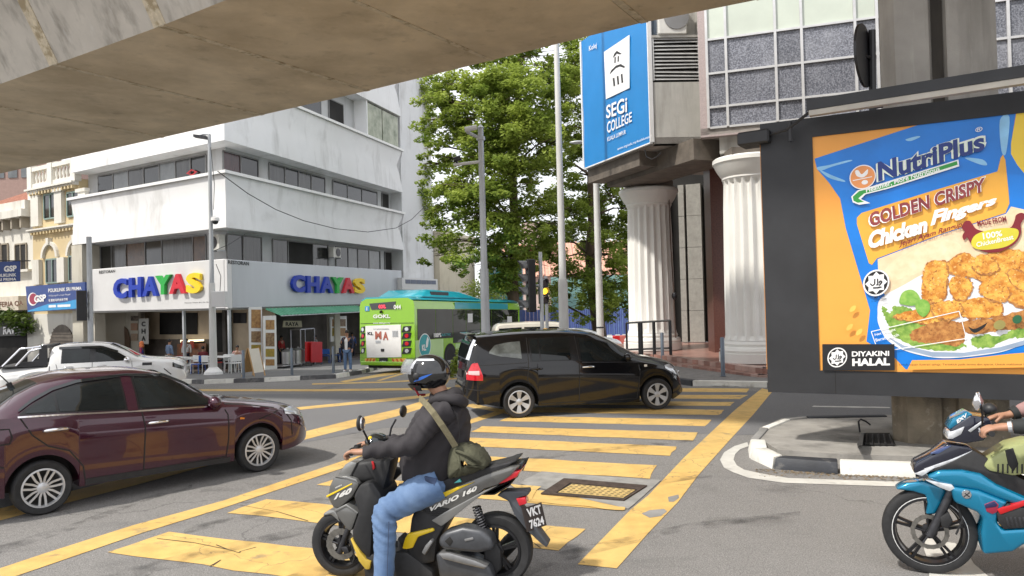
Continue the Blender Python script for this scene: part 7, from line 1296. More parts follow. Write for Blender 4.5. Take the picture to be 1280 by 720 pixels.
# ---------------------------------------------------------------- green bus
th_ = math.radians(23); fx = np.array([math.sin(th_), math.cos(th_)]); lx = np.array([-fx[1], fx[0]]); bc = np.array([-3.95, 29.7])+lx*1.3; zb_ = gz(-3.95, 29.7)
bus = thing('city_bus', (bc[0], bc[1], zb_), 'lime green and teal city bus seen from behind, turning past the corner restaurant', 'bus', None, math.atan2(fx[1], fx[0])); bus.rotation_euler = (0, math.radians(1.5), math.atan2(fx[1], fx[0]))
lime = mat('lime bus paint', (.24, .5, .012), .25, coat=.8, var=.04); pal = mat('pale green bus paint', (.4, .6, .25), .28, coat=.8, var=.12, scale=.6); tl_ = mat('teal bus paint', (.01, .33, .42), .28, coat=.8, var=.05)
HW = 1.3; BLn = 11.0; busg = mat('bus glass', (.02, .024, .022), .04, var=.6, scale=.8, spec=.8)
mb = MB(); prof = [(-HW+.06, .3), (-HW, .42), (-HW, 2.7), (-HW+.06, 2.88), (-HW+.3, 3.0), (HW-.3, 3.0), (HW-.06, 2.88), (HW, 2.7), (HW, .42), (HW-.06, .3)]
mb.prism([(0.0, a, b) for a, b in prof], (BLn, 0, 0)); mb.build('body', lime, bus, smooth=.5)
# side skin: pale panel, arch, windows
def sq(mb, x0, x1, z0, z1, o=.006, y=-1): mb.hexa([(x0, y*HW, z0), (x1, y*HW, z0), (x1, y*(HW+o), z0), (x0, y*(HW+o), z0)], [(x0, y*HW, z1), (x1, y*HW, z1), (x1, y*(HW+o), z1), (x0, y*(HW+o), z1)])
for y in (-1, 1):
    mb = MB(); sq(mb, .05, 2.38, .45, 1.28, .008, y); sq(mb, 3.52, 8.4, .45, 1.02, .008, y); mb.build('side_panel', pal, bus)['kind'] = 'stuff'
    mb = MB(); sq(mb, 3.5, BLn-1.6, 2.57, 2.86, .008, y); mb.build('teal_band', tl_, bus)
    wx = [.22, 1.75, 3.3, 4.6, 6.1, 7.4, 8.9, 10.8]
    for i in range(len(wx)-1):
        z0 = 1.3 if i < 2 else 1.06; mb = MB(); sq(mb, wx[i], wx[i+1]-.04, z0, 2.55, .012, y); mb.build('window', busg, bus)
    for x in (3.0, 9.0):
        mb = MB(); P = [(x+.56*math.cos(a), y*(HW+.009), .5+.56*math.sin(a)) for a in np.linspace(-.3, PI+.3, 18)]; mb.prism(P, (0, y*.006, 0)); mb.build('wheel_arch', M['shade'], bus); wheel(bus, x, y*1.17, .48, .3, 'steel', .29, y)
# roof
mb = MB(); mb.prism([(.02, -1.27, 2.93), (.02, -1.0, 3.06), (.02, 1.0, 3.06), (.02, 1.27, 2.93)], (BLn-.05, 0, 0)); mb.build('roof', tl_, bus)
mb = MB(); mb.hexa([(.9, -1.1, 3.05), (6.6, -1.1, 3.05), (6.6, 1.1, 3.05), (.9, 1.1, 3.05)], [(1.6, -.95, 3.38), (4.6, -.95, 3.36), (4.6, .95, 3.36), (1.6, .95, 3.38)]); mb.build('roof_unit', tl_, bus, bevel=.04); mb = MB(); mb.box((2.6, -1.03, 3.2), (1.6, .04, .2)); mb.build('roof_vent', M['darkmetal'], bus)
# rear face: crop pixel -> y,z
Y = lambda q: 1.27-(q-85)*.00686; Z = lambda v: 2.9-(v-190)*.00624
def rear(pts, m, name, d=.02, o=0., parent=None): mb = MB(); mb.prism([(-o, Y(a), Z(b)) for a, b in pts], (-d, 0, 0)); return mb.build(name, m, parent or bus)
def rt(s, x0, x1, vb, vt, m, b=.02, o=.03): text(s, [(-o, Y(x0), Z(vb)), (-o, Y(x1), Z(vb)), (-o, Y(x1), Z(vt)), (-o, Y(x0), Z(vt))], m, bus, 'lettering', b, world=False)
rear([(150, 205), (335, 195), (325, 245), (165, 245)], M['glass'], 'display_panel'); led = mat('red led text', (1, .05, .08), .5, emit=1.2); rt('GOKL', 218, 268, 238, 215, led, .05); rt('044', 322, 372, 246, 217, M['white'], .04)
rear([(120, 222), (150, 222), (150, 254), (120, 254)], mat('badge blue', (.05, .3, .6), .4), 'access_badge'); rt('♿' if False else 'i', 131, 139, 250, 227, M['white'])
rt('GOKL', 178, 298, 302, 278, M['white'], .04); rt('www.dbkl.gov.my', 178, 298, 341, 328, M['white'], .01); mb = MB(); mb.tube([(-.02, Y(236), Z(258)), (-.1, Y(236), Z(264))], .05, 8); mb.build('rear_camera', M['black'], bus)
ad = rear([(122, 352), (368, 345), (370, 555), (132, 560)], M['white'], 'advert_panel', .03); pr = mat('print brown red', (.4, .12, .08), .5); rt('SUATU TANGGUNGJAWAB BERSAMA', 180, 290, 380, 370, M['ink'], 0, .035)
for x0, x1, v0, v1, m_ in ((138, 180, 412, 392, M['ink']), (192, 236, 440, 388, pr), (246, 284, 445, 392, pr), (312, 350, 425, 385, M['galv']), (195, 230, 465, 448, M['galv'])): rt({0: 'KL', 1: 'M', 2: 'A', 3: 'IIII', 4: '----'}[(138, 192, 246, 312, 195).index(x0)], x0, x1, v0, v1, m_, .04, .035)
rear([(232, 502), (254, 502), (254, 520), (232, 520)], M['plastic'], 'latch', .02, .03)
for k, (v, m_) in enumerate(((375, M['lamp_clear']), (418, M['lamp_red']), (468, M['lamp_red']), (515, M['lamp_clear']))):
    for sx in (0, 1):
        xa, xb = ((380, 438) if sx else (90, 118)); h = rear([(xa+6, v-18), (xb, v-20), (xb-8, v+16), (xa-6, v+20)], M['black'], 'lamp_housing', .03); c = (xa+xb)/2; mb = MB(); w_ = 9 if sx else 6; mb.prism([(-.03, Y(c+w_*1.4*math.cos(a)), Z(v+13*math.sin(a))) for a in np.linspace(0, 2*PI, 14, endpoint=False)], (-.02, 0, 0)); mb.build('tail_lamp', m_, h)
chev = mat('chevron red', (.55, .1, .02), .4); gold = mat('chevron gold', (.7, .45, .08), .4)
for x0, x1 in ((115, 190), (305, 400)):
    r_ = rear([(x0, 566), (x1, 562), (x1, 588), (x0, 592)], gold, 'reflector', .015)
    for k in range(3): a = x0+(x1-x0)*(.1+.3*k); sg_ = 1 if x0 < 200 else -1; b = a+(x1-x0)*.14; off_ = (x1-x0)*.14*sg_; rear([(a, 590), (b, 590), (b+off_, 565), (a+off_, 565)], chev, 'chevron', .006, .016, r_)
npl = rear([(218, 562), (275, 560), (275, 604), (218, 606)], M['black'], 'number_plate', .03); rt('VDK 4821'[:3], 226, 268, 598, 580, M['white'], .03, .035)
mb = MB(); mb.box((-.03, 0, .36), (.1, 2.5, .16)); mb.build('rear_bumper', lime, bus, bevel=.03); mb = MB(); mb.box((.6, .2, .26), (.9, 1.6, .2)); mb.build('engine_guard', M['shade'], bus)
mb = MB(); mb.box((-.006, 0, 1.99), (.012, 2.52, .018)); mb.build('hatch_gap', M['shade'], bus)
# side graphics
tc_ = mat('badge teal', (.01, .3, .33), .35); yS = -HW-.014
mb = MB(); mb.prism([(.78+.5*math.cos(a), yS, 1.05+.5*math.sin(a)) for a in np.linspace(0, 2*PI, 28, endpoint=False)], (0, -.006, 0)); bd_ = mb.build('round_badge', M['white'], bus); mb = MB(); mb.prism([(.78+.46*math.cos(a), yS-.007, 1.05+.46*math.sin(a)) for a in np.linspace(0, 2*PI, 28, endpoint=False)], (0, -.005, 0)); mb.build('badge_disc', tc_, bd_)
def stx(s, x0, x1, z0, z1, m, b=.03, o=.03): text(s, [(x0, -HW-o, z0), (x1, -HW-o, z0), (x1, -HW-o, z1), (x0, -HW-o, z1)], m, bus, 'lettering', b, world=False)
stx('KL', .5, .85, .85, 1.1, M['white'], .05); mb = MB(); mb.prism([(.85, yS-.013, .95), (1.0, yS-.013, 1.0), (1.08, yS-.013, 1.3), (.98, yS-.013, 1.42), (.86, yS-.013, 1.2)], (0, -.003, 0)); mb.build('badge_bird', M['white'], bus); stx('100%', 1.5, 2.15, 1.36, 1.54, M['white'], .05); stx('ELECTRIC', 2.2, 3.0, 1.4, 1.5, tc_, .02)
mb = MB(); mb.tube([(4.3, -HW-.012, .95), (4.35, -HW-.012, .75), (4.6, -HW-.012, .6), (4.9, -HW-.012, .5)], .025, 5); mb.tube([(4.1, -HW-.012, .8), (4.2, -HW-.012, .95), (4.3, -HW-.012, .8), (4.2, -HW-.012, .68), (4.1, -HW-.012, .8)], .025, 5); mb.build('plug_graphic', tc_, bus); stx('GO', 5.0, 5.5, .75, .98, mat('badge brown', (.3, .2, .06), .4), .06)
for x, z0, z1, w_ in ((4.75, 1.95, 2.35, .5), (6.4, 1.5, 2.5, .35), (9.3, 1.9, 2.2, .6), (5.3, 1.15, 1.3, 1.4)): mb = MB(); sq(mb, x, x+w_, z0, z1, .016); mb.build('window_notice', M['whitesign'] if w_ < 1 else M['galv'], bus)
# ================================================================ MOTORCYCLES AND RIDERS
class Side:
    """upright mid plane of a motorcycle: sight line -> (forward, sideways, up) in the machine's own frame; +y is the near side"""
    def __init__(s, A, d, root): s.A = np.array(A, float); s.d = np.array([d[0], d[1], 0.]); s.d /= np.linalg.norm(s.d); s.n = np.array([-s.d[1], s.d[0], 0.]); s.root = root
    def __call__(s, u, v, y=0.):
        q = PL(u, v, s.A+s.n*y, s.d)-s.A; return (float(q.dot(s.d)), y, float(q[2]))
    def panel(s, name, px, y0, y1, m, parent=None, bev=.012, sm=True, both=False, seg=2, rnd=False):
        """outline seen at its near face y1, given thickness back to y0"""
        if rnd: px = smooth_poly(px, 4)
        P = [s(u, v, y1) for u, v in px]; o = None
        for k in ((1, -1) if both else (1,)):
            mb = MB(); mb.prism([(a, y1*k, c) for a, _, c in P], (0, (y0-y1)*k, 0)); o = mb.build(name, m, parent or s.root, bevel=bev, seg=seg, smooth=.7)
        return o
    def tube(s, name, pts, r, m, n=8, parent=None): mb = MB(); mb.tube([s(*p) for p in pts], r, n); return mb.build(name, m, parent or s.root, smooth=.8)
def conv(ox, oy, k): return lambda *pts: [(ox+x/k, oy+y/k) for x, y in pts]
K1 = conv(380, 430, 2.482); K2_ = conv(380, 560, 4.5); K3 = conv(540, 560, 4.5)
gun = mat('gunmetal paint', (.15, .148, .14), .35, .5, var=.1, coat=.5); gunl = mat('light gunmetal', (.28, .28, .27), .3, .6, var=.1, coat=.4); byel = mat('bike yellow', (.72, .5, .01), .35, coat=.5, var=.05); mblk = mat('matt black plastic', (.016, .016, .017), .6, var=.25, scale=18, bump=.05); eng = mat('engine casing', (.075, .078, .085), .42, .4, var=.2, scale=9); engl = mat('bare engine metal', (.3, .3, .3), .4, .7, var=.25, scale=9); seatm = mat('seat vinyl', (.022, .022, .024), .6, var=.2, scale=20, bump=.1)
sA = np.array([-.167, 5.664, 0.]); sdir = (-.977, .212)
sc_ = thing('scooter', (sA[0], sA[1], 0), 'grey and yellow scooter under the helmeted rider in the centre foreground', 'scooter', None, math.atan2(sdir[1], sdir[0])); B = Side(sA, sdir, sc_)
fw = B(430, 681)[0]; rwx = B(622, 690)[0]
def bwheel(root, x, r, w, rr, m_name, sp=True, disc=True):
    ty = wheel(root, x, 0, r, w, 'bike', rr, 1, m_name); mb = MB()
    for k in range(56):
        a = 2*PI*k/56
        for sg in (-1, 1): 
            b = a+.05*sg; p = lambda q, rr_, y: (x+rr_*math.cos(q), y, r+rr_*math.sin(q)); mb.add([p(b, r*1.001, sg*w*.08), p(b+.03, r*1.001, sg*w*.08), p(b+.07, r*.965, sg*w*.42), p(b+.04, r*.965, sg*w*.42)], [(0, 1, 2, 3)])
    o = mb.build('tread_groove', M['shade'], ty); o['kind'] = 'stuff'
    mb = MB(); mb.lathe([(rr*1.01, w*.36), (rr*.97, w*.4), (rr*.93, w*.36)], (x, 0, r), 'Y', 40); mb.lathe([(rr*1.01, -w*.36), (rr*.97, -w*.4), (rr*.93, -w*.36)], (x, 0, r), 'Y', 40)
    if disc:
        mb = MB(); 
        n = 40; R0, R1 = rr*.4, rr*(.66 if rr < .2 else .52); P = []
        for k in range(n):
            a = 2*PI*k/n; P.append([(x+q*math.cos(a), w*.5+h, r+q*math.sin(a)) for q, h in ((R0, 0), (R1*(1+.03*(k % 2)), 0), (R1*(1+.03*(k % 2)), .005), (R0, .005))])
        P.append(P[0]); mb.grid([p+[p[0]] for p in P]); mb.build('brake_disc', mat('brake disc', (.22, .21, .19), .4, .8, var=.25, scale=30) if 'brake disc' not in MATS else MATS['brake disc'], ty)
        mb = MB()
        for k in range(5): a = 2*PI*k/5; mb.tube([(x+.03*math.cos(a), w*.45, r+.03*math.sin(a)), (x+R0*1.05*math.cos(a+.2), w*.5, r+R0*1.05*math.sin(a+.2))], .008, 5)
        mb.build('disc_carrier', M['darkmetal'], ty)['kind'] = 'stuff'
    return ty
bwheel(sc_, fw, .26, .1, .185, 'front_wheel'); bwheel(sc_, rwx, .27, .135, .185, 'rear_wheel', disc=False)
B.panel('front_panel', K2_((140, 215), (165, 163), (235, 170), (290, 182), (312, 205), (272, 275), (200, 340), (165, 345), (127, 280)), -.13, .13, gun, bev=.03)
B.panel('front_panel_edge', K2_((165, 163), (240, 160), (292, 176), (312, 205), (285, 190), (235, 175)), -.12, .135, gunl, bev=.008)
B.panel('handlebar_cover', K2_((180, 166), (226, 96), (262, 74), (300, 82), (258, 165)), -.11, .11, gunl, bev=.02); B.panel('steering_column', K2_((255, 160), (300, 80), (395, 72), (490, 66), (478, 130), (445, 245), (400, 252), (380, 185), (312, 202)), -.1, .1, mblk, bev=.03)
B.panel('yellow_line', K2_((125, 268), (268, 198), (272, 204), (126, 280)), .12, .137, byel, bev=.002); B.panel('front_fin', K2_((165, 355), (235, 320), (302, 366), (265, 472), (240, 462), (190, 395)), -.15, .15, gun, bev=.02); B.panel('front_fin_edge', K2_((165, 352), (237, 316), (304, 363), (298, 373), (236, 330), (175, 362)), -.14, .156, gunl, bev=.004)
B.panel('front_fender', K2_((102, 384), (112, 366), (140, 348), (178, 350), (205, 425), (180, 402), (150, 376)), -.06, .06, gunl, bev=.015)
B.panel('leg_shield', K2_((312, 204), (382, 185), (430, 255), (445, 300), (405, 350), (388, 400), (378, 560), (372, 640), (340, 610), (270, 540), (265, 470), (302, 366), (272, 276)), -.19, .17, mblk, bev=.03); B.panel('shield_trim', K2_((260, 512), (268, 508), (318, 590), (350, 630), (375, 640), (368, 684), (345, 684), (308, 636)), .12, .18, mat('worn yellow trim', (.5, .35, .05), .4, var=.2), bev=.005)
B.panel('floorboard', K2_((345, 600), (500, 590), (575, 585), (650, 640), (720, 700), (740, 760), (340, 760), (330, 640)), -.16, .16, mblk, bev=.02); B.panel('inner_tunnel', K2_((520, 500), (560, 560), (700, 540), (720, 640), (600, 660), (520, 610)), -.1, .1, mblk, bev=.03)
B.panel('mid_cover', K1((330, 545), (345, 505), (400, 490), (470, 500), (440, 560), (412, 610), (405, 680), (340, 690), (318, 640)), -.14, .15, mblk, bev=.03); B.panel('yellow_side_panel', K1((303, 636), (312, 604), (322, 588), (400, 571), (405, 581), (352, 600), (336, 634), (318, 638)), .1, .165, byel, bev=.012)
B.panel('side_cover', K1((335, 510), (352, 500), (398, 470), (480, 438), (560, 405), (640, 380), (672, 378), (640, 412), (600, 440), (560, 452), (520, 484), (470, 522), (430, 552), (395, 545), (355, 528)), -.15, .15, gun, bev=.03); B.panel('side_cover_edge', K1((395, 548), (440, 520), (500, 488), (560, 455), (600, 440), (560, 462), (520, 492), (440, 556), (425, 566)), .1, .156, gunl, bev=.005); B.panel('yellow_stripe', K1((352, 500), (366, 489), (430, 462), (475, 444), (530, 428), (478, 452), (425, 482), (404, 491)), .12, .158, byel, bev=.003)
B.panel('seat', K1((385, 468), (400, 445), (440, 420), (480, 404), (555, 386), (600, 376), (640, 366), (655, 364), (620, 388), (560, 410), (480, 440), (420, 462)), -.13, .13, seatm, bev=.03); B.panel('grab_rail', K1((560, 402), (575, 390), (640, 362), (662, 357), (655, 368), (600, 392), (570, 412)), -.12, .12, mblk, bev=.012)
B.panel('tail_light', K1((566, 442), (590, 412), (630, 398), (672, 392), (660, 414), (625, 430), (590, 440)), -.11, .135, M['lamp_red'], bev=.012); B.panel('tail_cover', K1((640, 385), (674, 376), (660, 408), (620, 432), (580, 450), (540, 470), (590, 470), (640, 440)), -.1, .1, mblk, bev=.012)
B.panel('plate_bracket', K1((598, 470), (620, 458), (695, 456), (697, 468), (664, 478), (668, 500), (690, 530), (758, 622), (752, 632), (735, 620), (690, 578), (652, 530), (634, 488)), -.06, .06, mat('grey plastic', (.06, .065, .075), .5, var=.1), bev=.008); B.panel('rear_reflector', K1((658, 480), (686, 476), (690, 496), (668, 502)), -.03, .068, M['lamp_red'], bev=.003)
# number plate turned to face rearwards: a plate across the tail
pc = [B(*K1((672, 525))[0], .1), B(*K1((722, 503))[0], -.1)]; 
q0 = B(*K1((706, 538))[0], 0); f_ = np.array([-.82, .5, .28]); f_ /= np.linalg.norm(f_); sd2 = np.cross(np.array([0, 0, 1]), f_); sd2 /= np.linalg.norm(sd2); up2 = np.cross(f_, sd2); c0 = np.array(q0)+f_*.035+sd2*.0
W2_, H2_ = .105, .085; pq = [c0-sd2*W2_-up2*H2_, c0+sd2*W2_-up2*H2_, c0+sd2*W2_+up2*H2_, c0-sd2*W2_+up2*H2_]; mb = MB(); mb.prism(pq, -f_*.012); np_ = mb.build('number_plate', mat('plate black', (.03, .022, .02), .5), sc_)
for s_, a, b in (('VKT', .12, .88), ('7624', -.85, -.1)): text(s_, [c0-sd2*W2_*.75+up2*H2_*a, c0+sd2*W2_*.75+up2*H2_*a, c0+sd2*W2_*.75+up2*H2_*b, c0-sd2*W2_*.75+up2*H2_*b], M['white'], np_, 'lettering', .04, lift=.003, world=False)
def btext(s, px, m, y, b=.03, shear=0.): text(s, [B(u, v, y) for u, v in px], m, sc_, 'lettering', b, lift=.003, shear=shear, world=False, depth=.001)
silv = mat('silver lettering', (.75, .74, .7), .35, .3)
btext('160', K2_((168, 292), (268, 252), (272, 218), (180, 258)), silv, .132, .06, .2); btext('HONDA', K2_((178, 228), (216, 210), (214, 202), (176, 220)), silv, .132, .03); btext('VARIO 160', K1((392, 520), (540, 452), (536, 438), (390, 506)), silv, .156, .05, .3)
B.panel('seat_sticker', K1((465, 432), (482, 418), (488, 428)), .12, .145, mat('turquoise sticker', (.1, .5, .5), .4), bev=.001)
B.panel('engine_cover', K1((412, 612), (432, 586), (490, 569), (550, 578), (582, 604), (588, 640), (540, 652), (470, 645), (425, 640)), .04, .2, eng, bev=.035, seg=3); B.panel('engine_badge', K1((497, 606), (524, 600), (526, 607), (499, 613)), .18, .207, engl, bev=.002); B.panel('crankcase', K1((405, 650), (440, 645), (500, 655), (575, 690), (590, 735), (520, 745), (420, 735)), .0, .17, eng, bev=.03, seg=3); B.panel('kick_cover', K1((415, 650), (450, 648), (530, 672), (570, 690), (560, 700), (500, 686), (430, 668)), .1, .2, engl, bev=.012)
B.panel('intake', K1((436, 612), (452, 598), (462, 612), (452, 628)), .15, .204, M['shade'], bev=.002); B.panel('foot_peg', K1((364, 648), (376, 625), (392, 608), (400, 614), (384, 640), (374, 656)), .14, .2, engl, bev=.008); B.panel('belt_guard', K1((560, 610), (585, 600), (610, 640), (612, 700), (580, 730), (555, 690)), -.02, .09, mblk, bev=.02)
mb = MB(); a, b = np.array(B(*K1((535, 505))[0], .1)), np.array(B(*K1((562, 590))[0], .1)); mb.tube([a, b], .014, 8)
n_ = 46; pts = [];
for k in range(n_*2): t = k/(n_*2-1); ax_ = (b-a)/np.linalg.norm(b-a); o1 = np.cross(ax_, [0, 1, 0]); o2 = np.cross(ax_, o1); an = t*9*2*PI; pts.append(a+(b-a)*t*.85+(o1*math.cos(an)+o2*math.sin(an))*.03)
mb.tube(pts, .007, 5); mb.build('shock_spring', M['darkmetal'], sc_); B.tube('swing_arm', [(*K1((480, 640))[0], -.09), (*K1((600, 650))[0], -.09)], .03, M['darkmetal']); B.tube('exhaust', [(*K1((520, 700))[0], -.16), (*K1((600, 660))[0], -.18), (*K1((640, 615))[0], -.18), (*K1((690, 570))[0], -.18)], [.03, .06, .065, .06], mblk, 12)
for y in (-.075, .075): B.tube('fork_leg', [(*K2_((255, 440))[0], y), (*K2_((200, 590))[0], y)], .024, M['darkmetal'])
B.panel('brake_caliper', K2_((205, 560), (240, 555), (255, 590), (225, 600)), .06, .11, M['darkmetal'], bev=.008)
B.tube('brake_hose', [(*K2_((270, 560))[0], .08), (*K2_((285, 610))[0], .08), (*K2_((275, 645))[0], .08)], .007, M['rubber'], 6)
# cockpit: bars, grips, mirrors, dash
gl, gr_ = B(441, 566, .31), B(455, 556, -.31); mb = MB(); mid = np.array(B(476, 556, 0)); mb.tube([np.array(gl), mid+np.array([.0, .12, .01]), mid+np.array([0, -.12, .01]), np.array(gr_)], .014, 8); mb.build('handlebar', M['darkmetal'], sc_)
for y, c in ((1, gl), (-1, gr_)): mb = MB(); c = np.array(c); mb.tube([c+np.array([0, .03*y, 0]), c-np.array([-.02, .12*y, -.005])], .019, 10); mb.build('grip', M['rubber'], sc_, smooth=.8); mb = MB(); mb.tube([c+np.array([.05, 0, -.01]), c+np.array([.06, -.14*y, -.01])], .007, 6); mb.build('brake_lever', M['darkmetal'], sc_)
d0 = np.array(B(471, 551, .0)); mb = MB(); mb.ball(d0, (.09, .12, .06), 14, 8); mb.build('dash', M['glass'], sc_, smooth=9); mb = MB(); mb.ball(np.array(B(463, 549, .08)), (.02, .02, .025), 8, 6); mb.build('bar_clamp', byel, sc_, smooth=9)
def mirror_b(root, m, stalk, c, rx, rz, nm='mirror'): mb = MB(); mb.tube(stalk, .008, 6); st = mb.build('mirror_stalk', M['black'], root, smooth=.8); mb = MB(); mb.ball(c, (.022, rx, rz), 14, 9); return mb.build(nm, m, root, smooth=9)
mirror_b(sc_, M['plastic'], [B(462, 556, .2), B(458, 546, .22), B(454, 538, .24)], np.array(B(450, 529, .25)), .05, .06); mb = MB(); c = np.array(B(450.5, 529, .26)); mb.ball(c+np.array([-.018, 0, 0]), (.012, .042, .052), 14, 8); mb.build('mirror_glass', M['chrome'], sc_, smooth=9)
mirror_b(sc_, M['plastic'], [B(487, 545, -.2), B(489, 535, -.21), B(495, 524, -.22)], np.array(B(504, 514, -.25)), .065, .05); B.panel('key_tag', K2_((378, 75), (390, 78), (398, 115), (386, 125)), .1, .115, M['red'], bev=.003)
B.panel('hand_guard', K2_((485, 105), (545, 120), (550, 140), (500, 190), (470, 205), (465, 160)), -.24, -.18, mblk, bev=.015)
# ---------------------------------------------------------------- a hand: palm, four bent fingers and a thumb
def hand_nodes(W, f, s, n, k=1., curl=(50, 110, 165), N0=0, spread=1.):
    f, s, n = [np.array(q, float)/np.linalg.norm(q) for q in (f, s, n)]; W = np.array(W, float); N = [(tuple(W+f*.045*k), (.034*k, .02*k))]; E = []
    for off, L in ((.033, .92), (.011, 1.05), (-.011, 1.0), (-.032, .82)):
        p = W+f*.082*k+s*off*k*spread; b = len(N); N.append((tuple(p), .0125*k)); E.append((0, b))
        for a, l, r in zip(curl, (.042, .026, .02), (.0105, .0095, .008)):
            a = math.radians(a); p = p+(f*math.cos(a)+n*math.sin(a))*l*L*k; N.append((tuple(p), r*k)); E.append((len(N)-2, len(N)-1))
    p = W+f*.03*k+s*.034*k; b = len(N); N.append((tuple(p), .014*k)); E.append((0, b))
    for d, l in (((.55, .75, .25), .035), ((.75, .2, .75), .03), ((.4, -.3, 1), .02)):
        v = f*d[0]+s*d[1]+n*d[2]; p = p+v/np.linalg.norm(v)*l*k; N.append((tuple(p), .0105*k)); E.append((len(N)-2, len(N)-1))
    return N, E
def joinc(N, E, n2, e2, at): b = len(N); N += n2; E += [(a+b, c+b) for a, c in e2]; E.append((at, b))
# ---------------------------------------------------------------- the helmeted rider
rd_ = thing('person', (sA[0], sA[1], 0), 'scooter rider in dark hooded jacket, blue jeans and black helmet with blue flash', 'person', None, math.atan2(sdir[1], sdir[0])); J = lambda u, v, y=0.: B(u, v, y)
pel = J(553, 598, 0); sp1 = J(556, 565, 0); chs = J(557, 530, 0); nk = J(556, 500, 0); hdc = J(538, 470, 0)
shL, shR = J(551, 515, .19), J(560, 510, -.19); elL, elR = J(512, 556, .30), J(525, 552, -.28); wrL, wrR = J(452, 566, .31), J(462, 554, -.31)
hipL, hipR = J(545, 603, .1), J(548, 600, -.1); knL, knR = J(482, 640, .26), J(482, 636, -.18); anL, anR = J(480, 738, .32), J(482, 712, -.14); toL, toR = (anL[0]+.17, .33, .03), (anR[0]+.17, -.14, anR[2]-.06)
anL = (anL[0], .32, .1)
N = [(pel, .13), (chs, .12), (nk, .055), (tuple(np.array(hdc)*.8+np.array(nk)*.2), (.08, .08)), (tuple(np.array(hdc)+np.array([.0, 0, .05])), .085)]; E = [(0, 1), (1, 2), (2, 3), (3, 4)]
for sh, el, wr, s_, gr in ((shL, elL, wrL, 1, gl), (shR, elR, wrR, -1, gr_)):
    b = len(N); N += [(sh, .05), (el, .04), (wr, .03)]; E += [(1, b), (b, b+1), (b+1, b+2)]; gv = np.array(gr)-np.array(wr); n2, e2 = hand_nodes(wr, (gv[0], gv[1]*.3, gv[2]+.01), (0, -s_, 0), (.35, 0, -1), 1.08); joinc(N, E, n2, e2, b+2)
for hp, kn, an, to in ((hipL, knL, anL, toL), (hipR, knR, anR, toR)): b = len(N); N += [(hp, .085), (kn, .06), (an, .042), (to, .038)]; E += [(0, b), (b, b+1), (b+1, b+2), (b+2, b+3)]
link('body', skin_mesh(N, E), M['skin'], rd_)
jk = mat('charcoal jacket', (.026, .023, .026), .82, var=.25, scale=5, bump=.35, bscale=9)
def tapered(mb, pts, rs, n=16, sub=5):
    P = [np.array(p, float) for p in pts]; Q = []; R2 = []
    for i in range(len(P)-1):
        p0, p1, p2, p3 = P[max(i-1, 0)], P[i], P[i+1], P[min(i+2, len(P)-1)]
        for t in np.linspace(0, 1, sub, endpoint=False): Q.append(.5*(2*p1+(p2-p0)*t+(2*p0-5*p1+4*p2-p3)*t*t+(3*p1-p0-3*p2+p3)*t**3)); R2.append(rs[i]*(1-t)+rs[i+1]*t)
    Q.append(P[-1]); R2.append(rs[-1]); mb.tube(Q, R2, n)
def loft(mb, rings, n=28, sub=5):
    R0 = [np.array(r, float) for r in rings]; rr = []
    for i in range(len(R0)-1):
        p0, p1, p2, p3 = R0[max(i-1, 0)], R0[i], R0[i+1], R0[min(i+2, len(R0)-1)]
        for t in np.linspace(0, 1, sub, endpoint=False): rr.append(.5*(2*p1+(p2-p0)*t+(2*p0-5*p1+4*p2-p3)*t*t+(3*p1-p0-3*p2+p3)*t**3))
    rr.append(R0[-1]); rows = []
    for x, z, a_, b_ in rr:
        row = []
        for k in range(n+1): q = 2*PI*k/n; c_, s_ = math.cos(q), math.sin(q); row.append((x+a_*abs(c_)**.85*(1 if c_ > 0 else -1), b_*abs(s_)**.85*(1 if s_ > 0 else -1), z))
        rows.append(row)
    mb.grid(rows); mb.add(rows[0][:-1], [tuple(range(n))]); mb.add(rows[-1][:-1], [tuple(range(n))])
def ringpx(uf, ub, v, hw_): a_, b_ = B(uf, v, 0), B(ub, v, 0); return ((a_[0]+b_[0])/2, a_[2], abs(a_[0]-b_[0])/2, hw_)
jb = MB(); loft(jb, [ringpx(505, 568, 597, .17), ringpx(503, 574, 585, .185), ringpx(503, 582, 568, .19), ringpx(507, 586, 548, .205), ringpx(513, 586, 530, .215), ringpx(521, 584, 516, .205), ringpx(530, 580, 506, .16), ringpx(536, 574, 498, .105), ringpx(539, 570, 492, .085)])
for sh, el, wr in ((shL, elL, wrL), (shR, elR, wrR)): sh, el, wr = map(np.array, (sh, el, wr)); tapered(jb, [sh+np.array([-.03, -.06*np.sign(sh[1]), .0]), sh*.75+el*.25, sh*.4+el*.6, el, el*.5+wr*.5, wr*.93+el*.07], [.1, .098, .088, .08, .064, .05])
jme = jb.mesh('jacket'); bmj = bmesh.new(); bmj.from_mesh(jme); bmesh.ops.remove_doubles(bmj, verts=bmj.verts, dist=1e-4); bmesh.ops.subdivide_edges(bmj, edges=bmj.edges, cuts=1, use_grid_fill=True); bmj.normal_update(); bmj.to_mesh(jme); bmj.free()
for p_ in jme.polygons: p_.use_smooth = True
jme.update()
co = np.zeros(len(jme.vertices)*3); jme.vertices.foreach_get('co', co); co = co.reshape(-1, 3); nr_ = np.zeros_like(co).ravel(); jme.vertices.foreach_get('normal', nr_); nr_ = nr_.reshape(-1, 3)
wv = .006*np.sin(co[:, 2]*34+co[:, 0]*52+2.5*np.sin(co[:, 1]*13+co[:, 2]*9))+.0035*np.sin(co[:, 0]*95-co[:, 2]*50+2*np.sin(co[:, 2]*23)); co = co+nr_*wv[:, None]*np.clip(1.2-np.abs(nr_[:, 1])*.2, .4, 1)[:, None]; jme.vertices.foreach_set('co', co.ravel()); link('jacket', jme, jk, rd_)
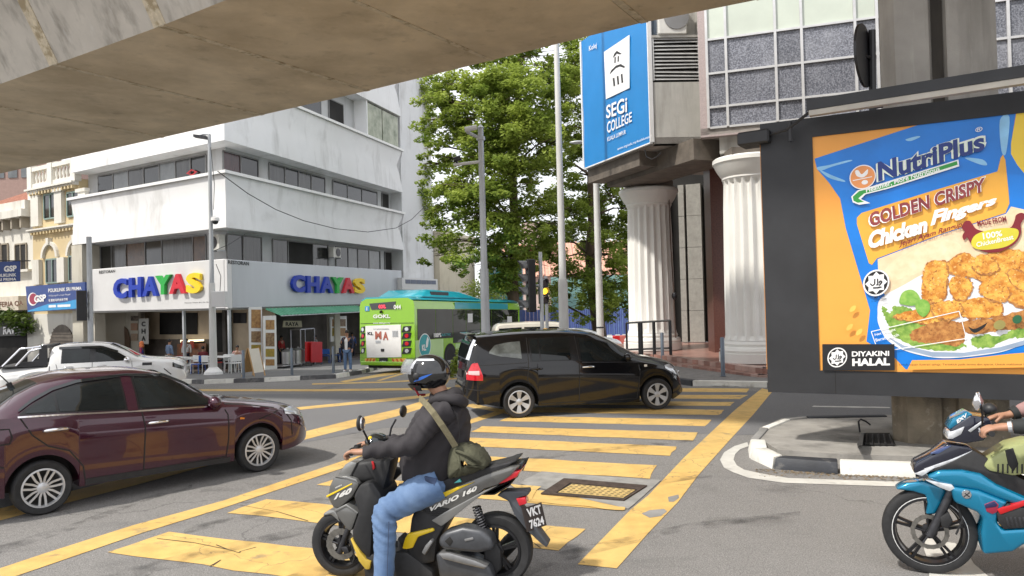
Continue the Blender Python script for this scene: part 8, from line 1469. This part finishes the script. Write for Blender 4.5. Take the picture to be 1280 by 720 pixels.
hd1, hd2 = np.array(J(558, 495, 0)), np.array(J(568, 496, 0)); mb = MB(); mb.ball(hd1, (.1, .13, .05), 18, 10); mb.ball(hd2, (.07, .12, .075), 18, 10); tapered(mb, [J(538, 503, .12), J(552, 498, .15), J(572, 500, .13), J(579, 503, 0), J(572, 500, -.13), J(552, 498, -.15), J(538, 503, -.12)], [.025, .04, .045, .045, .045, .04, .025], 10); mb.build('hood', jk, rd_, smooth=9)
dn = M['denim']; jn = MB(); loft(jn, [ringpx(520, 560, 622, .13), ringpx(512, 568, 612, .17), ringpx(512, 570, 602, .18), ringpx(515, 566, 592, .165)])
for hp, kn, an in ((hipL, knL, anL), (hipR, knR, anR)): hp, kn, an = map(np.array, (hp, kn, an)); tapered(jn, [hp+np.array([-.03, 0, 0]), hp*.7+kn*.3, hp*.3+kn*.7, kn, kn*.7+an*.3, kn*.35+an*.65, an], [.13, .128, .108, .093, .085, .078, .074])
me_ = jn.mesh('jeans'); bmj = bmesh.new(); bmj.from_mesh(me_); bmesh.ops.remove_doubles(bmj, verts=bmj.verts, dist=1e-4); bmesh.ops.subdivide_edges(bmj, edges=bmj.edges, cuts=1, use_grid_fill=True); bmj.normal_update(); bmj.to_mesh(me_); bmj.free()
for p_ in me_.polygons: p_.use_smooth = True
me_.update(); co = np.zeros(len(me_.vertices)*3); me_.vertices.foreach_get('co', co); co = co.reshape(-1, 3); nr_ = np.zeros_like(co).ravel(); me_.vertices.foreach_get('normal', nr_); nr_ = nr_.reshape(-1, 3)
kz = np.array(knL); wk = np.exp(-((co[:, 0]-kz[0])**2+(co[:, 2]-kz[2])**2)/.03)*.008+.0022; co = co+nr_*(wk*np.sin(co[:, 2]*75-co[:, 0]*55+2.2*np.sin(co[:, 1]*20+co[:, 2]*14)))[:, None]; me_.vertices.foreach_set('co', co.ravel()); link('jeans', me_, dn, rd_)
mb = MB(); mb.tube([J(545, 604, .225), J(522, 640, .25) if False else J(540, 612, .235)], .003, 4); B.panel('jeans_pocket', K1((372, 412), (412, 418), (402, 448), (380, 438)), .2, .232, mat('dark denim', (.045, .07, .14), .85, var=.3, scale=12), rd_, bev=.004)
for an, to in ((anL, toL), (anR, toR)): mb = MB(); mb.ball(((an[0]+to[0])/2+.01, an[1], to[2]+.015), (.145, .05, .05), 14, 8); mb.build('shoe', M['plastic'], rd_, smooth=9)
# stitched seams on jacket and jeans, each lying just proud of the cloth
B.tube('jacket_seam', [(563, 508, .175), (572, 520, .19), (575, 540, .19), (573, 565, .175)], .004, mat('seam dark', (.012, .011, .012), .8), 5, rd_); B.tube('jacket_seam', [(528, 518, .28), (536, 530, .275), (548, 536, .255)], .004, MATS['seam dark'], 5, rd_)
B.tube('jeans_seam', [(486, 652, .352), (485, 680, .375), (484, 710, .385), (484, 735, .39)], .004, mat('seam blue', (.05, .08, .15), .85), 5, rd_)
# helmet
hc = np.array(J(536.5, 466.5, 0)); hm_ = mat('helmet black', (.006, .006, .007), .08, coat=1, var=.1); mb = MB(); rows = []
for i in range(19):
    th = PI*i/18; rows.append([(hc[0]+.168*math.sin(th)*math.cos(a)*(1.0), hc[1]+.135*math.sin(th)*math.sin(a), hc[2]+.148*math.cos(th)*(1 if th < PI/2 else .95)) for a in np.linspace(0, 2*PI, 33)])
rows = [r for i, r in enumerate(rows) if i <= 14]; mb.grid(rows); mb.build('helmet', hm_, rd_, smooth=9); hel = [o for o in rd_.children if o.name.startswith('helmet')][0]
def shell(name, a0, a1, t0, t1, k, m, n=14, mm=8, off=(0, 0, 0)):
    P = [[(hc[0]+off[0]+.168*k*math.sin(t)*math.cos(a), hc[1]+off[1]+.135*k*math.sin(t)*math.sin(a), hc[2]+off[2]+.148*k*math.cos(t)) for a in np.linspace(a0, a1, n)] for t in np.linspace(t0, t1, mm)]; mb = MB(); mb.grid(P); return mb.build(name, m, hel, smooth=9)
vis = mat('clear visor', (.3, .31, .33), .04, .0, var=.5, scale=5, coat=1, alpha=.55); R_ = math.radians
shell('visor', -1.25, 1.25, R_(52), R_(92), 1.14, vis, off=(.035, 0, .012)); shell('helmet_trim', -1.5, 1.5, R_(118), R_(140), 1.03, M['plastic'], off=(.02, 0, -.01)); shell('face_opening', -1.0, 1.0, R_(80), R_(118), 1.01, M['shade'])
shell('white_flash', .75, 2.2, R_(38), R_(46), 1.012, mat('helmet white', (.7, .72, .76), .2, coat=1)); shell('white_flash', .7, .95, R_(46), R_(72), 1.012, MATS['helmet white']); hb_ = mat('helmet blue', (.02, .12, .5), .2, coat=1)
P = []
for t in np.linspace(0, 1, 12): 
    a = .95+1.05*t; th0 = R_(112-26*t); th1 = R_(120-30*t+ -2*t); w = math.sin(PI*min(1, t*1.02))*R_(7); P.append([(hc[0]+.171*math.sin(th)*math.cos(a), hc[1]+.138*math.sin(th)*math.sin(a), hc[2]+.15*math.cos(th)) for th in (th0-w*.6, th0, th0+w*.6)])
mb = MB(); mb.grid(P); mb.build('blue_flash', hb_, hel, smooth=9); mb = MB(); c = hc+np.array([.06, .128, -.01]); mb.ball(c, (.028, .014, .028), 12, 8); mb.build('visor_hinge', M['plastic'], hel, smooth=9); mb = MB(); mb.tube([hc+np.array([.09, .09, -.1]), hc+np.array([.075, .04, -.165]), hc+np.array([.05, -.03, -.17])], .009, 6); mb.build('chin_strap', mat('red strap', (.35, .02, .03), .7), hel)
fc = hc+np.array([.115, 0, -.02]); mb = MB(); mb.ball(fc+np.array([.035, 0, -.025]), (.02, .016, .028), 10, 8); mb.build('nose', M['skin'], rd_, smooth=9)
for s_ in (-1, 1): mb = MB(); mb.ball(fc+np.array([.012, .033*s_, .006]), (.012, .014, .01), 10, 6); mb.build('eye', M['ink'], rd_, smooth=9)
# shoulder bag
bagm = mat('olive canvas', (.065, .065, .04), .9, var=.35, scale=7, bump=.5, bscale=26); bg_o = J(583, 578, .14); bag = thing('shoulder_bag', tuple(np.array([sA[0], sA[1], 0])), 'olive green canvas shoulder bag hanging at the back of the scooter rider', 'bag', None, math.atan2(sdir[1], sdir[0]))
BB_ = Side(sA, sdir, bag); bpx = K1((444, 412), (446, 350), (462, 312), (500, 314), (535, 328), (556, 352), (568, 378), (548, 392), (500, 408), (462, 416)); P = [BB_(u, v, .16) for u, v in smooth_poly(bpx, 4)]; cen = np.mean(np.array(P), 0); rows = []
for y, k in ((-.06, .55), (-.04, .85), (.0, .97), (.07, 1.02), (.14, 1.0), (.19, .9), (.225, .6), (.235, .2)): rows.append([(cen[0]+(p[0]-cen[0])*k, y, cen[2]+(p[2]-cen[2])*k+.008*math.sin(i*2.3+y*40)) for i, p in enumerate(P)]+[(cen[0]+(P[0][0]-cen[0])*k, y, cen[2]+(P[0][2]-cen[2])*k+.008*math.sin(y*40))])
mb = MB(); mb.grid(rows); mb.build('bag_body', bagm, bag, smooth=9)
mb = MB(); mb.tube([BB_(*K1((470, 330))[0], .225), BB_(*K1((510, 345))[0], .245), BB_(*K1((550, 372))[0], .225)], .012, 6); mb.tube([BB_(*K1((478, 345))[0], .23), BB_(*K1((485, 380))[0], .245), BB_(*K1((490, 405))[0], .21)], .009, 6); mb.build('bag_strap_fold', bagm, bag, smooth=9)['kind'] = 'stuff'
strp = mat('khaki webbing', (.17, .15, .09), .9, var=.2, scale=40); sp_ = [(358, 168, .14), (368, 176, .21), (382, 190, .275), (402, 214, .31), (428, 252, .305), (450, 285, .275), (470, 318, .24)]; rows = []
SP = [np.array(BB_(*K1((x, y))[0], o)) for x, y, o in sp_]; SP2 = []
for i in range(len(SP)-1):
    for t in np.linspace(0, 1, 5, endpoint=False): SP2.append(SP[i]*(1-t)+SP[i+1]*t)
SP2.append(SP[-1])
for i, p in enumerate(SP2): d = SP2[min(i+1, len(SP2)-1)]-SP2[max(0, i-1)]; d /= np.linalg.norm(d); s1 = np.cross(d, [0, 1, 0]); s1 /= np.linalg.norm(s1); rows.append([p-s1*.024, p-s1*.022+np.array([0, .008, 0]), p+s1*.022+np.array([0, .008, 0]), p+s1*.024])
mb = MB(); mb.grid(rows); mb.build('strap', strp, bag)
# ================================================================ BLUE MOTORCYCLE AT THE RIGHT EDGE
yb_ = paint('teal blue paint', (.0, .2, .36), .45, .2); yk = paint('navy black fairing', (.012, .014, .028), .2, .2); lim = mat('lime grey panel', (.33, .36, .16), .4, var=.15, scale=5)
fA = np.array([3.108, 5.681, 0.]); yd = np.array([-.93, .37]); yd /= np.linalg.norm(yd); yA = np.array([fA[0]-yd[0]*1.42, fA[1]-yd[1]*1.42, 0])
ym = thing('motorcycle', (yA[0], yA[1], 0), 'teal blue and black motorcycle entering the picture at the right edge', 'motorcycle', None, math.atan2(yd[1], yd[0])); Bm = Side(yA, yd, ym); Q = conv(1080, 480, 3); fx_ = Bm(1161, 664)[0]
bwheel(ym, fx_, .32, .105, .245, 'front_wheel'); bwheel(ym, 0., .32, .13, .245, 'rear_wheel')
for r_ in (fx_, 0): mb = MB(); mb.lathe([(.252, .045), (.256, .05), (.248, .05), (.244, .045)], (r_, 0, .32), 'Y', 48, close=True); mb.build('rim_stripe', M['white'], ym)
Bm.panel('front_fender', Q((120, 396), (135, 384), (165, 372), (230, 364), (290, 385), (312, 402), (295, 440), (268, 490), (232, 490), (240, 450), (232, 418), (185, 404)), -.07, .07, yb_, bev=.025, seg=3)
for y in (-.085, .085): Bm.tube('fork_leg', [(1190, 612, y), (1178, 638, y), (1162, 670, y)], [.032, .03, .034], M['darkmetal'], 10)
Bm.panel('brake_caliper', Q((285, 500), (318, 480), (335, 515), (315, 545), (290, 535)), .06, .12, mblk, bev=.01); Bm.tube('brake_hose', [(1196, 630, .1), (1203, 650, .1), (1195, 668, .1)], .008, M['rubber'], 6)
Bm.panel('side_fairing', Q((235, 352), (280, 325), (370, 324), (440, 338), (500, 378), (620, 430), (760, 470), (780, 520), (640, 480), (540, 445), (430, 402), (340, 388), (285, 374)), -.16, .16, yb_, bev=.03, seg=3)
Bm.panel('leg_shield', Q((325, 385), (430, 400), (545, 445), (505, 485), (500, 520), (522, 548), (600, 542), (760, 540), (740, 590), (600, 605), (560, 632), (448, 642), (440, 560), (448, 505), (425, 482), (340, 446)), -.18, .175, yb_, bev=.025, seg=3); Bm.panel('shield_recess', Q((498, 485), (540, 450), (620, 470), (740, 500), (740, 535), (600, 540), (525, 545), (505, 520)), .1, .179, mblk, bev=.006); Bm.panel('red_stripe', Q((498, 470), (600, 440), (700, 420), (700, 438), (600, 458), (512, 490)), .1, .185, M['red'], bev=.004)
for k in range(5): Bm.panel('cooling_fin', Q((530+k*16, 500), (538+k*16, 498), (548+k*16, 538), (540+k*16, 540)), .12, .183, M['darkmetal'], bev=.002)
Bm.panel('silver_strip', Q((232, 362), (330, 378), (342, 392), (322, 404), (282, 388)), .08, .17, M['lamp_clear'], bev=.006); Bm.panel('nose_fairing', Q((184, 332), (192, 300), (262, 264), (312, 225), (400, 236), (412, 250), (335, 290), (245, 330), (222, 346)), -.11, .11, yk, bev=.03, seg=3); Bm.panel('nose_line', Q((225, 318), (330, 282), (408, 250), (412, 256), (335, 292), (240, 326)), .08, .116, M['lamp_clear'], bev=.003); Bm.panel('nose_gloss_panel', Q((250, 262), (300, 236), (330, 232), (280, 262)), .06, .116, mat('blue gloss panel', (.05, .08, .2), .1, coat=1), bev=.004); Bm.panel('marker_lamp', Q((190, 337), (258, 308), (268, 314), (218, 346)), .05, .12, M['lamp_clear'], bev=.004)
Bm.panel('centre_body', Q((245, 330), (335, 290), (412, 250), (500, 300), (600, 360), (760, 420), (760, 470), (600, 425), (490, 372), (440, 338), (350, 322), (280, 325)), -.13, .13, mblk, bev=.03); Bm.panel('head_cowl', Q((314, 206), (330, 166), (398, 118), (470, 128), (486, 160), (450, 214), (380, 224), (325, 214)), -.12, .12, yk, bev=.035, seg=3); Bm.panel('fly_screen', Q((314, 166), (332, 132), (388, 102), (410, 114), (398, 130), (345, 164), (326, 172)), -.08, .1, yb_, bev=.012); Bm.panel('headlight', Q((312, 208), (318, 182), (382, 156), (366, 190), (334, 207)), -.1, .126, M['lamp_clear'], bev=.012); Bm.panel('cowl_line', Q((390, 175), (440, 140), (452, 142), (400, 182)), .06, .127, M['galv'], bev=.003)
text('EXV', [Bm(u, v, .104) for u, v in Q((350, 148), (386, 122), (384, 108), (346, 134))], M['white'], ym, 'lettering', .05, lift=.003, world=False)
mb = MB(); c = np.array(Bm(*Q((384, 413))[0], .168)); mb.lathe([(.0, .014), (.03, .012), (.036, 0)], c, 'Y', 20); mb.build('round_emblem', M['chrome'], ym); mb = MB(); mb.tube([c+np.array([.02, .016, -.018]), c+np.array([0, .016, .0]), c+np.array([-.02, .016, .018])], .004, 4); mb.tube([c+np.array([-.018, .016, -.016]), c+np.array([.012, .016, .01])], .004, 4); mb.build('emblem_mark', M['ink'], ym)['kind'] = 'stuff'
sh_ = Bm.panel('shield_sticker', Q((452, 452), (490, 438), (505, 452), (500, 480), (482, 488), (460, 478)), .15, .182, mat('sticker maroon', (.3, .02, .05), .4), bev=.002); Bm.panel('sticker_band', Q((454, 453), (489, 440), (500, 452), (496, 460), (456, 466)), .17, .185, mat('sticker navy', (.02, .02, .08), .4), sh_, bev=.001)
Bm.panel('pale_side_bag_panel', Q((448, 310), (470, 280), (550, 232), (620, 215), (700, 230), (690, 330), (560, 346), (470, 328)), -.1, .15, lim, bev=.03)
for k in range(6): Bm.panel('vent_slot', Q((500+k*18, 300), (506+k*18, 300), (506+k*18, 335), (500+k*18, 335)), .12, .153, mblk, bev=.001)
Bm.panel('dark_inset', Q((530, 250), (560, 240), (580, 300), (560, 330), (540, 300)), .1, .155, mblk, bev=.005)
def loc_panel(name, pts, y, m, bev=.03): mb = MB(); mb.prism([(a, -y, b) for a, b in pts], (0, 2*y, 0)); return mb.build(name, m, ym, bevel=bev, seg=2, smooth=.7)
loc_panel('seat', [(.62, .83), (.4, .84), (.1, .9), (-.25, .95), (-.3, 1.0), (.1, .98), (.35, .92), (.62, .9)], .13, seatm); loc_panel('tail_cover', [(.6, .82), (.2, .86), (-.3, .95), (-.4, .98), (-.2, .84), (.3, .68), (.6, .6)], .12, yb_); loc_panel('engine_block', [(.35, .3), (.8, .28), (.85, .5), (.5, .6), (.3, .5)], .13, eng); loc_panel('swing_arm', [(.0, .28), (.5, .34), (.5, .42), (.0, .36)], .1, M['darkmetal'], .01); loc_panel('tail_light', [(-.38, .97), (-.44, .98), (-.36, .88), (-.3, .88)], .08, M['lamp_red'], .01); loc_panel('rear_mudguard', [(-.3, .88), (-.5, .6), (-.46, .58), (-.2, .8)], .06, mblk, .01); mb = MB(); mb.tube([(.7, -.15, .3), (.2, -.2, .32), (-.3, -.22, .5)], [.03, .05, .06], 10); mb.build('exhaust', M['darkmetal'], ym)
g1_, g2_ = np.array(Bm(1238, 541, .33)), np.array(Bm(1240, 527, -.33)); mb = MB(); mm = (g1_+g2_)/2+np.array([.06, 0, .0]); mb.tube([g1_, mm+np.array([0, .12, 0]), mm-np.array([0, .12, 0]), g2_], .015, 8); mb.build('handlebar', M['darkmetal'], ym)
for g, s_ in ((g1_, 1), (g2_, -1)): mb = MB(); mb.tube([g+np.array([0, .05*s_, 0]), g-np.array([-.01, .1*s_, 0])], .02, 10); mb.build('grip', M['rubber'], ym, smooth=.8); mb = MB(); mb.tube([g+np.array([.07, .02*s_, .01]), g+np.array([.05, -.1*s_, .01])], .007, 6); mb.build('brake_lever', M['chrome'], ym)
mc = np.array(Bm(1226, 503, .3)); mb = MB(); mb.tube([g1_+np.array([.03, -.1, 0]), np.array(Bm(1228, 518, .28)), mc], .008, 6); mb.build('mirror_stalk', M['black'], ym); P = [Bm(u, v, .3) for u, v in Q((435, 28), (456, 70), (446, 98), (436, 102), (418, 74))]; mb = MB(); mb.prism([(a, .27, c) for a, _, c in P], (.03, .05, 0)); mb.build('mirror', M['chrome'], ym, bevel=.008); mc2 = np.array(Bm(1237, 511, .0)); mb = MB(); mb.ball(mc2, (.05, .06, .045), 14, 9); mb.build('mirror', M['plastic'], ym, smooth=9); mb = MB(); mb.tube([mc2, mm+np.array([0, -.1, 0])], .008, 6); mb.build('mirror_stalk', M['black'], ym)
# rider, cut by the picture edge: arms in view, the rest sits outside it
r2 = thing('person', (yA[0], yA[1], 0), 'rider with bare gripping hands and dark cuffs on the teal blue motorcycle', 'person', None, math.atan2(yd[1], yd[0])); JJ = lambda u, v, y: np.array(Bm(u, v, y))
w1 = g1_+np.array([-.1, .0, .045]); w2 = g2_+np.array([-.1, 0, .05]); e1, e2_ = JJ(1340, 533, .36), JJ(1330, 500, -.34); s1, s2 = JJ(1420, 455, .2), JJ(1420, 450, -.2); pel = np.array([.32, 0, .98]); chs = np.array([.42, 0, 1.36]); s1 = np.array([.45, .2, 1.42]); s2 = np.array([.45, -.2, 1.42]); nk = np.array([.45, 0, 1.52]); hd = np.array([.5, 0, 1.68])
e1 = (s1+w1)/2+np.array([-.05, .12, -.09]); e2_ = (s2+w2)/2+np.array([-.05, -.12, -.05])
N = [(tuple(pel), .13), (tuple(chs), .12), (tuple(nk), .055), (tuple(hd), .085), (tuple(hd+np.array([0, 0, .09])), .07)]; E = [(0, 1), (1, 2), (2, 3), (3, 4)]
for sh, el, wr, s_, g in ((s1, e1, w1, 1, g1_), (s2, e2_, w2, -1, g2_)): b = len(N); N += [(tuple(sh), .05), (tuple(el), .042), (tuple(wr), .032)]; E += [(1, b), (b, b+1), (b+1, b+2)]; n2, e22 = hand_nodes(wr, (1, -.12*s_, -.12), (0, -s_, .15), (.15, 0, -1), 1.2, curl=(25, 85, 140)); joinc(N, E, n2, e22, b+2)
kn = {}; 
for s_ in (-1, 1): b = len(N); N += [((.3, .1*s_, .95), .085), ((.78, .2*s_, .92), .06), ((.5, .22*s_, .5), .042), ((.66, .22*s_, .42), .036)]; E += [(0, b), (b, b+1), (b+1, b+2), (b+2, b+3)]
link('body', skin_mesh(N, E, 3), M['skin'], r2)
slv = mat('dusky pink sleeve', (.34, .2, .19), .85, var=.15, scale=9, bump=.2, bscale=30); N = [(tuple(pel+np.array([0, 0, -.02])), .15), (tuple((pel+chs)/2), .15), (tuple(chs), .16), (tuple(nk-np.array([0, 0, .04])), .09)]; E = [(0, 1), (1, 2), (2, 3)]
for sh, el, wr in ((s1, e1, w1), (s2, e2_, w2)): b = len(N); N += [(tuple(sh), .085), (tuple(el), .068), (tuple(el*.25+wr*.75), .055)]; E += [(2, b), (b, b+1), (b+1, b+2)]
link('shirt', skin_mesh(N, E, 3), slv, r2)
for el, wr, cl_ in ((e1, w1, 1.), (e2_, w2, .6)): mb = MB(); d = (el-wr)/np.linalg.norm(el-wr); mb.tube([wr+d*.035, wr+d*(.035+.035*cl_), wr+d*(.035+.07*cl_)], [.047, .052, .056], 14); mb.build('cuff', mat('dark cuff', (.02, .022, .022), .8) if 'dark cuff' not in MATS else MATS['dark cuff'], r2, smooth=.9)
d = (e1-w1)/np.linalg.norm(e1-w1); mb = MB(); mb.tube([w1+d*.107, w1+d*.17], [.058, .062], 14); mb.build('blue_sleeve_band', mat('blue band', (.02, .25, .5), .7), r2, smooth=.9); mb = MB(); mb.tube([w1+d*.005, w1+d*.03], [.037, .039], 14); mb.build('watch', M['galv'], r2); 
N = [((.32, 0, .97), .15)]; E = []
for s_ in (-1, 1): b = len(N); N += [((.34, .1*s_, .96), .12), ((.78, .2*s_, .92), .088), ((.5, .22*s_, .52), .06)]; E += [(0, b), (b, b+1), (b+1, b+2)]
link('trousers', skin_mesh(N, E), navy, r2); mb = MB(); mb.ball(hd+np.array([0, 0, .04]), (.16, .135, .15), 18, 12); mb.build('helmet', hm_, r2, smooth=9)
for s_ in (-1, 1): mb = MB(); mb.ball((.58, .22*s_, .42), (.14, .05, .05), 12, 8); mb.build('shoe', M['plastic'], r2, smooth=9)
